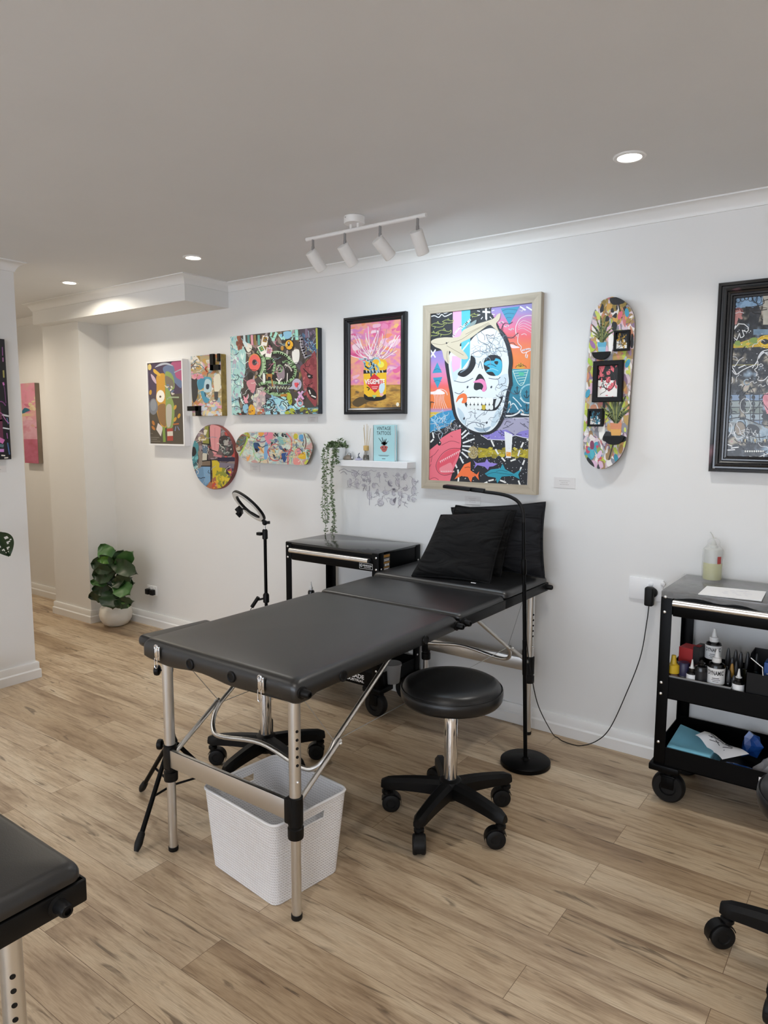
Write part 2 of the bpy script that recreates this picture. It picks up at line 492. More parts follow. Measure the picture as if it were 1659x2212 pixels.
def cornice(name, runs):
    """cove moulding; runs: lists of (x, y) along the wall with the room on the right-hand side"""
    prof = [(0, -.054), (.006, -.054), (.006, -.049), (.012, -.036), (.022, -.022), (.036, -.012), (.049, -.006), (.054, -.006), (.054, 0), (0, 0)]
    mould(name, runs, prof, ZC)
def mould(name, runs, prof, z0):
    mb = MB()
    for pts in runs:
        P = [V((x, y)) for x, y in pts]; k = len(P); rings = []
        for i in range(k):
            d0 = (P[i]-P[i-1]).normalized() if i else (P[1]-P[0]).normalized()
            d1 = (P[i+1]-P[i]).normalized() if i < k-1 else d0
            n0, n1 = V((d0.y, -d0.x)), V((d1.y, -d1.x)); b = n0+n1; b = b*(2/b.dot(b))  # mitre
            rings.append([mb.bm.verts.new((P[i].x+b.x*o, P[i].y+b.y*o, z0+z)) for o, z in prof])
        for A, B in zip(rings, rings[1:]):
            for j in range(len(prof)): mb.bm.faces.new((A[j], A[(j+1) % len(prof)], B[(j+1) % len(prof)], B[j]))
        mb.bm.faces.new(rings[0]); mb.bm.faces.new(rings[-1][::-1])
    return struct(name, mb, TRIM)
e = .0005
cornice('trim_1', [[(BX0, YB-e), (BX0-e, BY-e), (BX1+e, BY-e), (BX1+e, YB-e), (XR, YB-e)]])
cornice('trim_2', [[(XE, YB-e), (BX0-.06, YB-e)]])
cornice('trim_3', [[(XL+e, YF), (XL+e, 2.108+e), (XL-T, 2.108+e)]])
skp = [(0, 0), (.022, 0), (.022, .050), (.017, .055), (.014, .057), (.014, .094), (.010, .1), (0, .1)]
mould('baseboard_back', [[(PX1+e, YB-e), (XR, YB-e)]], skp, .0005)
mould('baseboard_pier', [[(PX0-e, YB-e), (PX0-e, PY-e), (PX1+e, PY-e), (PX1+e, YB-.024)]], skp, .0005)
mould('baseboard_far', [[(XE, YB-e), (PX0-.024, YB-e)]], skp, .0005)
mould('baseboard_left', [[(XL+e, YF), (XL+e, 2.108+e), (XL-T, 2.108+e)]], skp, .0005)

# ================================================================== MASSAGE TABLES
def rail(px_, y, m): return y
def make_table(name, label, x0, x1, y0, y1, zb, kin=.018, lin=.065):
    """folding treatment couch, head end at y1. zb = underside of the frame"""
    W = x1-x0; xc = (x0+x1)/2; L = y1-y0
    root = thing(name, label, 'massage table', (xc, (y0+y1)/2, 0), None)
    zt = zb+.060; h1 = y0+L*.522; h2 = y0+L*.745
    def pad(nm, ya, yb, za, zb_, r, sag=0, skirt=False):
        """upholstered cushion with softly rounded edges"""
        mb = MB(); nu, nv = 30, 34
        prof = []                       # (inset, z) from the lower edge up over the rounded shoulder
        h = zb_-za
        prof = [(.012 if not skirt else .006, 0), (0, h*.12), (.0, h-r)] + [(r-r*math.cos(a*PI/16), h-r+r*math.sin(a*PI/16)) for a in range(1, 9)] + [(r+.03, h+.0025), (r+.08, h+.004)]
        def rect(ins, z, k=14, c=.022):
            a, b, c_, d_ = x0+ins, x1-ins, ya+ins, yb-ins; rr = max(.004, c)
            pts = []
            for (cx, cy, s0) in ((b-rr, d_-rr, 0), (a+rr, d_-rr, 90), (a+rr, c_+rr, 180), (b-rr, c_+rr, 270)):
                for q in range(5):
                    t = math.radians(s0+q*22.5); pts.append((cx+rr*math.cos(t), cy+rr*math.sin(t), za+z))
            # subdivide the straight runs
            out = []
            for i in range(len(pts)):
                p, q = V(pts[i]), V(pts[(i+1) % len(pts)]); n_ = max(1, int((q-p).length/.035))
                for j in range(n_): out.append(p+(q-p)*(j/n_))
            return out
        base = rect(0, 0); N = len(base); rings = []
        for ins, z in prof:
            ring = []
            for p in base:
                dx, dy = p.x-xc, p.y-(ya+yb)/2; hx, hy = W/2, (yb-ya)/2
                q = V((xc+dx*(hx-ins)/hx, (ya+yb)/2+dy*(hy-ins)/hy, za+z))
                if skirt and z < h*.2 and p.y < ya+.06:   # loose cover hem sags between the latches
                    q.z -= .010+.006*math.sin(p.x*19+1)
                ring.append(mb.bm.verts.new(q))
            rings.append(ring)
        for A, B in zip(rings, rings[1:]):
            for j in range(N): mb.bm.faces.new((A[j], A[(j+1) % N], B[(j+1) % N], B[j]))
        mb.bm.faces.new(rings[-1]); mb.bm.faces.new(rings[0][::-1])
        return mb.build(nm, VINYL, root, 50)
    foot = pad('long_cushion', y0, h1-.004, zb, zt, .032, skirt=True)
    pad('middle_cushion', h1+.004, h2-.003, zb+.039, zt+.000, .018)
    hp = pad('head_cushion', h2+.003, y1, zb+.041, zt+.016, .024)
    fr = MB(); t = .016
    for ya, yb in ((h1+.006, h2-.002), (h2+.001, y1+.002)):
        fr.box((x1-t, ya, zb), (x1+.003, yb, zb+.041), .003); fr.box((x0-.003, ya, zb), (x0+t, yb, zb+.041), .003)
    fr.box((x0, y1-t, zb), (x1, y1+.004, zb+.041), .003)
    fr.box((x0+.01, h1+.01, zb+.03), (x1-.01, y1-.01, zb+.038))
    fr.box((x0+.02, y0+.02, zb-.004), (x1-.02, h1-.02, zb+.004))
    fr.build('frame', BPLASTIC, root)
    def eyelet(p, n_):
        mb = MB(); mb.torus(p, .0145, .0042, n_, 24, 8); mb.lathe([(0, .0005), (.010, .0008), (.012, .002)], p, n_, 20)
        return mb.build('air_vent', BPLASTIC, foot)
    for fx in (.36, .63): eyelet((x0+W*fx, y0-.001, zb+.018), (0, -1, 0))
    for fy in (.12, .385): eyelet((x1+.001, y0+L*fy, zb+.018), (1, 0, 0))
    def knob(y, x=None, z=.021):
        x = x1 if x is None else x; s = 1
        mb = MB(); mb.lathe([(.019, 0), (.019, .004), (.013, .006), (.012, .026), (.010, .031), (.006, .032), (.006, .027), (0, .027)], (x, y, zb+z), (s, 0, 0), 20)
        return mb.build('knob', BPLASTIC, root)
    for y in (y0+.026, h1-.022, h1+.034, y1-kin): knob(y)
    def latch(fx):
        x = x0+W*fx; mb = MB()
        mb.box((x-.012, y0-.007, zb+.0), (x+.012, y0-.003, zb+.048), .0015)
        mb.box((x-.008, y0-.013, zb+.012), (x+.008, y0-.006, zb+.044), .003)
        mb.torus((x, y0-.01, zb+.046), .008, .0025, (0, 1, 0), 16, 8)
        mb.tube(spline([(x-.007, y0-.012, zb+.01), (x-.007, y0-.013, zb-.018), (x, y0-.013, zb-.026), (x+.007, y0-.013, zb-.018), (x+.007, y0-.012, zb+.01)], 4), .0017, 6)
        mb.build('latch', CHROME, root)
    latch(.135); latch(.815)
    # legs -----------------------------------------------------------
    xa, xb = x0+.074, x1-.055
    ys = (y0+.05, y1-lin); zc_ = .37*(zb/.72)
    for k, (x, y, s, sx) in enumerate(((xb, ys[0], 1, 1), (xa, ys[0], 1, -1), (xb, ys[1], -1, 1), (xa, ys[1], -1, -1))):
        mb = MB(); mb.cyl((x, y, zc_-.06), (x, y, zb+.004), .0185)
        leg = mb.build('leg', ALU, root)
        MB().cyl((x, y, .012), (x, y, zc_-.03), .0155).build('lower_tube', ALU, leg)
        MB().lathe([(.016, 0), (.0175, .003), (.0175, .016), (.0155, .016)], (x, y, 0), n=20).build('foot_cap', RUBBER, leg)
        b = MB(); b.lathe([(.0235, zc_-.105), (.0245, zc_-.1), (.0245, zc_-.072), (.021, zc_-.07), (.021, zc_-.062), (.0235, zc_-.06), (.0235, zc_+.025), (.0195, zc_+.028)], (x, y, 0), n=24)
        b.box((x-.026 if sx > 0 else x-.004, y-.024, zc_-.056), (x+.004 if sx > 0 else x+.026, y+.006, zc_+.024), .004)
        b.build('clamp', BPLASTIC, leg)
        ha = math.radians(-22 if sx > 0 else 202); hx, hy = math.cos(ha), math.sin(ha)
        for q in range(8):             # row of height holes (dark sockets) along the outer side of the tube
            z = zc_+.052+q*.0265
            m_, mm = (MB(), RUBBER) if q > 2 else (MB(), CHROME)
            if q > 2: m_.lathe([(0, .0003), (.0048, .0003), (.0048, -.002)], (x+.0186*hx, y+.0186*hy, z), (hx, hy, 0), 14); m_.build('height_hole', RUBBER, leg)
            elif q == 1: m_.ball((x+.019*hx, y+.019*hy, z), .005, n=10); m_.build('locking_pin', CHROME, leg)
    for y in ys:
        MB().box((xa+.012, y-.021, zc_-.045), (xb-.012, y-.016, zc_+.018), .001).box((xa+.012, y-.021, zc_+.014), (xb-.012, y-.006, zc_+.018), .001).build('cross_bar', ALU, root)
    # folding braces, mirrored front to back
    for yl, s in ((ys[0], 1), (ys[1], -1)):
        jz, jy = zb*.681, yl+s*.205
        ty = yl+s*.55
        xi, xj = xa+.03, xb-.018
        path = [(xj, ty, zb-.005)] + [(xj, ty+(jy-ty)*t, zb-.005+(jz-zb+.005)*t) for t in (.3, .6, .9)]
        path += spline([(xj, jy-s*.0, jz), (xj-.002, jy-s*.03, jz-.035), (xj-.03, jy-s*.06, jz-.075), (xj-.09, jy-s*.07, jz-.085), ((xi+xj)/2, jy-s*.06, jz-.06), (xi+.08, jy-s*.07, jz-.085), (xi+.028, jy-s*.06, jz-.072), (xi+.002, jy-s*.03, jz-.035), (xi, jy, jz)], 6)
        path += [(xi, ty+(jy-ty)*t, zb-.005+(jz-zb+.005)*t) for t in (.9, .6, .3)] + [(xi, ty, zb-.005)]
        MB().tube(path, .0085, 12).build('folding_brace', ALU, root)
        for x, o in ((xj, .016), (xi, -.016)):
            d = V((0, jy-yl, jz-zc_)).normalized()
            st = MB().cyl(V((x+o, yl, zc_-.01)), V((x+o, jy, jz))+d*.012, .0085, n=14)
            st.ball(V((x+o+math.copysign(.01, o), jy, jz)), .006, n=8)
            st.build('strut', ALU, root)
            MB().tube([(x, yl+s*.03, zb-.004), (x, jy, jz)], .0013, 6).build('cable', CABLE, root)
    for x in (xj, xi):
        MB().tube([(x, ys[0]+.205, zb*.681), (x, ys[1]-.205, zb*.681)], .0013, 6).build('cable', CABLE, root)
    return root
main = make_table('massage_table', 'full length black padded massage table with pillows on its head end', -2.09, -1.36, 1.43, 3.2, .72)
cr = UZ(185, 1945, .672)
fgt = make_table('massage_table', 'corner of a second black massage table in the foreground beside the bottom left edge', cr.x-.73, cr.x, cr.y-1.77, cr.y, .672, .05, .107)

# ================================================================== TOOL TROLLEYS
def wheel(mb, c, r, w, ax):
    a = V(ax); mb.lathe([(0, -w*.35), (r*.45, -w*.35), (r*.5, -w*.5), (r*.86, -w*.5), (r*.97, -w*.36), (r, -w*.12), (r, w*.12), (r*.97, w*.36), (r*.86, w*.5), (r*.5, w*.5), (r*.45, w*.35), (0, w*.35)], c, a, 36)
def make_trolley(label, X, Y, sticker):
    w, d = .645, .38; hw, hd = w/2, d/2
    root = thing('tool_trolley', label, 'trolley', (0, 0, 0))
    p = .043
    for sx in (-1, 1):
        for sy in (-1, 1):
            mb = MB(); x, y = sx*hw, sy*hd
            mb.box((x, y, .165), (x-sx*p, y-sy*.0025, .872), .001); mb.box((x, y, .165), (x-sx*.0025, y-sy*p, .872), .001)
            post = mb.build('post', BMETAL, root)
            bo = MB()
            for z in (.26, .46, .505, .79, .85):
                bo.ball((x-sx*.016, y+sy*.001, z), .006, (1, .55, 1), 10)
                if z != .85: bo.ball((x+sx*.001, y-sy*.022, z), .006, (.55, 1, 1), 10)
            bo.build('bolt', SATIN, post)
    top = MB(); top.box((-hw+.001, -hd+.001, .864), (hw-.001, hd-.001, .876), .003)
    top.build('top', GLOSSBLK, root)
    bx = MB()                                    # open box round the drawer: sides and back
    for sx in (-1, 1): bx.box((sx*(hw-.003), -hd+.003, .776), (sx*(hw-.006), hd-.003, .866))
    bx.box((-hw+.004, hd-.003, .776), (hw-.004, hd-.006, .866)); bx.box((-hw+.004, -hd+.03, .776), (hw-.004, hd-.003, .779))
    bx.box((-hw+.004, -hd+.0032, .846), (hw-.004, -hd+.006, .866))
    case = bx.build('top_case', BMETAL, root)
    dr = MB(); dr.box((-hw+.046, -hd-.001, .778), (hw-.046, -hd+.014, .842), .002)
    drawer = dr.build('drawer', BMETAL, root)
    hd_ = MB(); hd_.tube([(-hw+.05, -hd-.019, .834), (hw-.05, -hd-.019, .834)], .0125, 20)
    hd_.box((-hw+.05, -hd-.014, .834), (hw-.05, -hd, .846), .002)
    hd_.build('handle', SATIN, drawer)
    lg = MB(); x0, x1, z0, z1 = .2, .285, .787, .817; f = -hd-.0016
    for a, b in (((x0, z0), (x1, z0+.0016)), ((x0, z1-.0016), (x1, z1)), ((x0, z0), (x0+.0016, z1)), ((x1-.0016, z0), (x1, z1))):
        lg.box((a[0], f, a[1]), (b[0], f-.0004, b[1]))
    lg.torus((x0+.0125, f, z0+.0165), .0072, .0012, (0, 1, 0), 20, 6)
    text_on(lg, 'R', (x0+.0095, f-.0006, z0+.0125), (.0062, 0, 0), (0, 0, .008), .02)
    text_on(lg, 'RENEGADE', (x0+.024, f-.0006, z0+.0145), (.056, 0, 0), (0, 0, .0082), .03)
    text_on(lg, 'INDUSTRIAL', (x0+.03, f-.0006, z0+.0065), (.046, 0, 0), (0, 0, .005), .02)
    tag(lg.build('badge', WPLASTIC, drawer), 'white outlined badge')
    for nm, za, zb_ in (('middle_tray', .443, .53), ('bottom_tray', .165, .242)):
        tr = MB(); t = .003
        tr.box((-hw+.004, -hd+.004, za), (hw-.004, hd-.004, za+t))
        tr.box((-hw+.004, -hd+.004, za), (hw-.004, -hd+.004+t, zb_)); tr.box((-hw+.004, hd-.004, za), (hw-.004, hd-.004-t, zb_))
        tr.box((-hw+.004, -hd+.004, za), (-hw+.004+t, hd-.004, zb_)); tr.box((hw-.004, -hd+.004, za), (hw-.004-t, hd-.004, zb_))
        tray = tr.build(nm, BMETAL, root)
        if za < .3:
            tx = MB(); text_on(tx, 'RENEGADE', (.055, -hd+.0034, .197), (.17, 0, 0), (0, 0, .0235), .03)
            text_on(tx, 'INDUSTRIAL', (.085, -hd+.0034, .178), (.14, 0, 0), (0, 0, .014), .03)
            tag(tx.build('lettering', WPLASTIC, tray), 'white block lettering')
    if sticker:
        sk = Sticker(root, hw)
    # castors with foot plates
    for sx in (-1, 1):
        for sy in (-1, 1):
            cx, cy = sx*(hw-.052), sy*(hd-.05)
            q = MB(); q.box((sx*(hw+.016), cy-.06, .14), (sx*(hw-.10), cy+.06, .168), .006)
            q.box((cx-.036, cy-.036, .128), (cx+.036, cy+.036, .142), .003)
            q.cyl((cx, cy, .11), (cx, cy, .13), .027)
            for o in (-1, 1): q.box((cx-.024, cy+o*.028-.002, .062), (cx+.024, cy+o*.028+.002, .118), .002)
            q.box((cx-.03, cy-.03, .108), (cx+.03, cy+.03, .116), .003)
            ca = q.build('castor', BMETAL, root)
            wh = MB(); wheel(wh, (cx, cy, .064), .064, .046, (0, 1, 0)); wh.build('wheel', RUBBER, ca)
    root.location = (X, Y, 0)
    return root
def Sticker(root, hw):
    """warning sticker on the right side of the top case"""
    st = MB(); x = hw+.0008; st.box((hw-.003, -.150, .783), (x, -.095, .862)); o = st.build('warning_sticker', mat('sticker_grey', '#3b3b3c', .4), root)
    tag(o, 'orange, white and grey warning sticker')
    a = MB(); a.box((x, -.148, .848), (x+.0005, -.097, .861)); a.box((x, -.148, .817), (x+.0005, -.097, .825)); a.box((x, -.148, .794), (x+.0005, -.1, .800)); a.build('orange_band', mat('sticker_orange', '#b07f34', .4), o)
    b = MB()
    for z, y in ((.838, -.099), (.833, -.104), (.829, -.101), (.789, -.102), (.786, -.11)): b.box((x, -.146, z), (x+.0005, y, z+.0025))
    b.box((x, -.140, .803), (x+.0005, -.122, .815)); b.box((x, -.118, .803), (x+.0005, -.103, .815)); b.build('small_print', WPLASTIC, o)
tA = make_trolley('black tool trolley with a bare glossy top under the floating shelf', -2.425, 3.013, True)
tB = make_trolley('black tool trolley wrapped in cling film and stocked with ink bottles', -.413, 3.027, False)

# ================================================================== STOOLS
def make_stool(label, seat_z=.555):
    root = thing('rolling_stool', label, 'stool')
    mb = MB(); R = .195; h = seat_z
    prof = [(0, h-.083), (R-.03, h-.083), (R-.012, h-.078), (R-.003, h-.065), (R, h-.045), (R-.001, h-.03), (R-.004, h-.0275), (R-.006, h-.0285), (R-.007, h-.0265), (R-.014, h-.012), (R-.03, h-.003), (R-.06, h+.001), (0, h+.003)]
    seat = mb.lathe(prof, n=64).build('seat', VINYL2, root, 60)
    MB().torus((0, 0, h-.0265), R-.004, .0022, n=64, k=6).build('piping', VINYL2, seat)
    MB().lathe([(.09, h-.088), (.09, h-.083), (0, h-.083)], n=24).build('seat_plate', BPLASTIC, root)
    col_ = MB(); col_.lathe([(.025, .13), (.0255, .15), (.0255, h-.115), (.0235, h-.11)], n=32)
    cyl = col_.build('column', CHROME, root)
    MB().lathe([(.027, h-.118), (.0285, h-.112), (.0285, h-.09), (.02, h-.085)], n=24).build('collar', BPLASTIC, cyl)
    hub = MB(); hub.lathe([(.0, .085), (.035, .085), (.048, .10), (.05, .135), (.042, .158), (.03, .165), (.0, .165)], n=32)
    base = hub.build('base', BPLASTIC, root)
    for k in range(5):
        a = 2*PI*k/5; dx, dy = math.cos(a), math.sin(a); nx, ny = -dy, dx
        arm = MB(); rings = []
        for t in range(11):
            u = t/10; r = .02+u*.252
            zt = .158-.004*u-.022*u**2.2; hb = (.062*(1-u)+.042*u); wd = .030*(1-u)+.021*u
            if t == 10: wd *= .62; hb *= .7; zt -= .006; r = .272
            zb_ = zt-hb; z2 = zt
            sec = [(-wd, zb_+.004), (-wd, z2-.014), (-wd*.5, z2), (wd*.5, z2), (wd, z2-.014), (wd, zb_+.004), (wd*.8, zb_), (-wd*.8, zb_)]
            rings.append([arm.bm.verts.new((dx*r+nx*s_, dy*r+ny*s_, z_)) for s_, z_ in sec])
        for A, B in zip(rings, rings[1:]):
            for j in range(8): arm.bm.faces.new((A[j], A[(j+1) % 8], B[(j+1) % 8], B[j]))
        arm.bm.faces.new(rings[0]); arm.bm.faces.new(rings[-1])
        ao = arm.build('base_arm', BPLASTIC, base, 30)
        # castor, trailing sideways
        f = math.radians((-167, 103, 13, 13, 328)[k]); fx, fy = math.cos(f), math.sin(f); sx, sy = -fy, fx
        px_, py_ = dx*.252, dy*.252; wx, wy = px_+fx*.018, py_+fy*.018
        c = MB(); c.cyl((px_, py_, .066), (px_, py_, .092), .013); c.lathe([(.019, .074), (.019, .084), (.014, .088)], (px_, py_, 0), n=20)
        hood = [V((wx+fx*.0405*math.cos(q), wy+fy*.0405*math.cos(q), .036+.0405*math.sin(q))) for q in [math.radians(-12+i*17) for i in range(11)]]
        rg = []
        for h_ in hood: rg.append([c.bm.verts.new((h_.x+sx*o, h_.y+sy*o, h_.z+dz)) for o, dz in ((-.016, 0), (.016, 0), (.016, -.005), (-.016, -.005))])
        for A, B in zip(rg, rg[1:]):
            for j in range(4): c.bm.faces.new((A[j], A[(j+1) % 4], B[(j+1) % 4], B[j]))
        c.bm.faces.new(rg[0]); c.bm.faces.new(rg[-1])
        c.cyl((wx-sx*.004, wy-sy*.004, .036), (wx+sx*.004, wy+sy*.004, .036), .02)
        co = c.build('castor', BPLASTIC, root)
        for o in (-1, 1):
            w_ = MB(); wheel(w_, (wx+sx*o*.0145, wy+sy*o*.0145, .0355), .0355, .018, (sx, sy, 0)); w_.build('wheel', RUBBER, co)
    return root
s1 = make_stool('round black padded stool on a chrome column standing in front of the floor lamp')
s2 = copy_tree(s1); s2['label'] = 'rolling stool mostly hidden beneath the massage table, behind the white basket'
s3 = copy_tree(s1); s3['label'] = 'rolling stool cut off by the right edge, only two castors of its base showing'
for s_, (x, y, a) in ((s1, (-1.33, 2.25, 203)), (s2, (-2.19, 2.11, 205)), (s3, (-.075, 2.125, -112))):
    s_['group'] = 'black rolling stools'; s_.location = (x, y, 0); s_.rotation_euler = (0, 0, math.radians(a))

# ================================================================== WHITE BASKET
def basket():
    root = thing('storage_basket', 'white woven plastic storage basket standing beneath the massage table', 'basket', (-1.65, 1.63, 0))
    bot = [V((-1.504, 1.476, .004)), V((-1.467, 1.739, .004)), V((-1.803, 1.774, .004)), V((-1.841, 1.511, .004))]
    rim = [V((-1.484, 1.457, .282)), V((-1.452, 1.772, .282)), V((-1.828, 1.812, .282)), V((-1.858, 1.492, .282))]
    def ring(t, n=14, r=.12, off=0.0):
        P = [b.lerp(q, t) for b, q in zip(bot, rim)]; c = sum(P, V())/4
        out = []
        for i in range(4):
            a, b_ = P[i], P[(i+1) % 4]; nrm = (b_-a).cross(V((0, 0, 1))).normalized()
            L = (b_-a).length; rr = .028/L
            for k in range(n+1):
                u = rr+(1-2*rr)*k/n; out.append(a.lerp(b_, u)+nrm*off)
            # rounded corner
            d = P[(i+2) % 4]; s_ = a.lerp(b_, 1-rr); e_ = b_.lerp(d, .028/(d-b_).length)
            for k in range(1, 4):
                v = k/4; out.append((s_*(1-v)**2+b_*2*v*(1-v)+e_*v*v)+nrm*off*(1-v)+((d-b_).cross(V((0, 0, 1))).normalized())*off*v)
        return out
    mb = MB(); nz = 20; rings = []
    zs = [i/nz for i in range(nz+1)]
    for t in zs: rings.append([mb.bm.verts.new(p) for p in ring(t)])
    N = len(rings[0]); per = N//4
    # each wall: leave out the hand hole in the two short walls (index 1 = far right side, 3 = left side)
    for i in range(nz):
        for j in range(N):
            w_, k = divmod(j, per)
            if w_ in (0, 2) and 4 <= k <= 9 and i in (16, 17): continue
            mb.bm.faces.new((rings[i][j], rings[i][(j+1) % N], rings[i+1][(j+1) % N], rings[i+1][j]))
    mb.bm.faces.new(rings[0])
    t = NT('woven_plastic'); t.setb(Base_Color=(.88, .88, .89, 1), Roughness=.5)
    vec = t.mapping()
    wv = t.n('ShaderNodeTexWave', bands_direction='Z'); wv.inputs['Scale'].default_value = 34; t.l(vec, wv.inputs[0])
    w2 = t.n('ShaderNodeTexWave', bands_direction='DIAGONAL'); w2.inputs['Scale'].default_value = 60; t.l(vec, w2.inputs[0])
    h = t.math('ADD', t.math('MULTIPLY', wv.outputs[1], .6), t.math('MULTIPLY', w2.outputs[1], .5))
    t.bump(h, .55, .0025)
    t.l(t.ramp(h, [(.15, '#dedee0'), (.6, '#f6f6f8')]), t.b.inputs['Base Color'])
    body = mb.solid(-.0028).build('body', t.m, root, 45)
    r = MB(); r.tube(ring(1, off=.002), .0052, 8, closed=True); r.build('rim', WPLASTIC, root, 60)
    for w_ in (0, 2):
        A, B = ring(16/nz), ring(18/nz); j0 = w_*per
        loop = [A[j0+k] for k in range(4, 11)]+[B[j0+k] for k in range(10, 3, -1)]
        MB().tube(loop, .0028, 6, closed=True).build('handle_hole_edge', WPLASTIC, root, 60)
    return root
basket()

# ================================================================== ARM REST STAND (tripod behind the near table leg)
def armrest():
    c = V((-2.205, 1.625, 0))
    root = thing('arm_rest_stand', 'black tripod arm rest stand behind the left front leg of the massage table', 'stand', c)
    hub = c+V((0, 0, .29))
    MB().lathe([(.012, -.06), (.016, -.05), (.022, -.03), (.024, .015), (.018, .03), (.014, .05)], hub, n=20).build('hub', BPLASTIC, root)
    MB().cyl(c+V((0, 0, .12)), c+V((0, 0, .60)), .0105, n=16).build('pole', BMETAL, root)
    MB().cyl(c+V((0, 0, .45)), c+V((0, 0, .745)), .008, n=16).build('inner_pole', SATIN, root)
    MB().lathe([(.014, -.03), (.017, -.02), (.017, .03), (.012, .04)], c+V((0, 0, .60)), n=20).build('clamp', BPLASTIC, root)
    for z in (.29, .585):
        o = c+V((0, 0, z)); d = -Rv
        k = MB(); k.cyl(o, o+d*.045, .004, n=8); k.lathe([(.012, .032), (.019, .036), (.021, .044), (.019, .052), (.010, .056), (0, .056)], o, d, 14)
        k.build('knob', BPLASTIC, root)
    for a in (-67, 173, 53):
        d = V((math.cos(math.radians(a)), math.sin(math.radians(a)), 0)); f = c+d*.235
        lg = MB(); p0 = hub+d*.02; p1 = f+V((0, 0, .035)); lg.cyl(p0, p1, .0085, .009, 14)
        leg = lg.build('leg', BMETAL, root)
        q = (p1-p0).normalized(); MB().lathe([(.009, -.03), (.0125, -.024), (.0145, .01), (.012, .024), (.008, .036)], p1, q, 16).build('rubber_foot', RUBBER, leg)
        m_ = p0.lerp(p1, .55)
        MB().tube([m_, c+V((0, 0, .125))], .0045, 8).build('brace', BMETAL, leg)
    # padded rest on top
    pc = UZ(352, 1357, .775)+V((.03, .0, 0)); ax = V((.1, .99, 0)).normalized(); ay = V((-ax.y, ax.x, 0))
    M = Matrix((ax, ay, V((0, 0, 1)))).transposed().to_4x4(); M.translation = V((-2.150, 1.640, .733))
    MB().box((-.15, -.046, -.022), (.15, .046, .022), .02, 5, M).build('padded_rest', VINYL2, root, 60)
    return root
armrest()

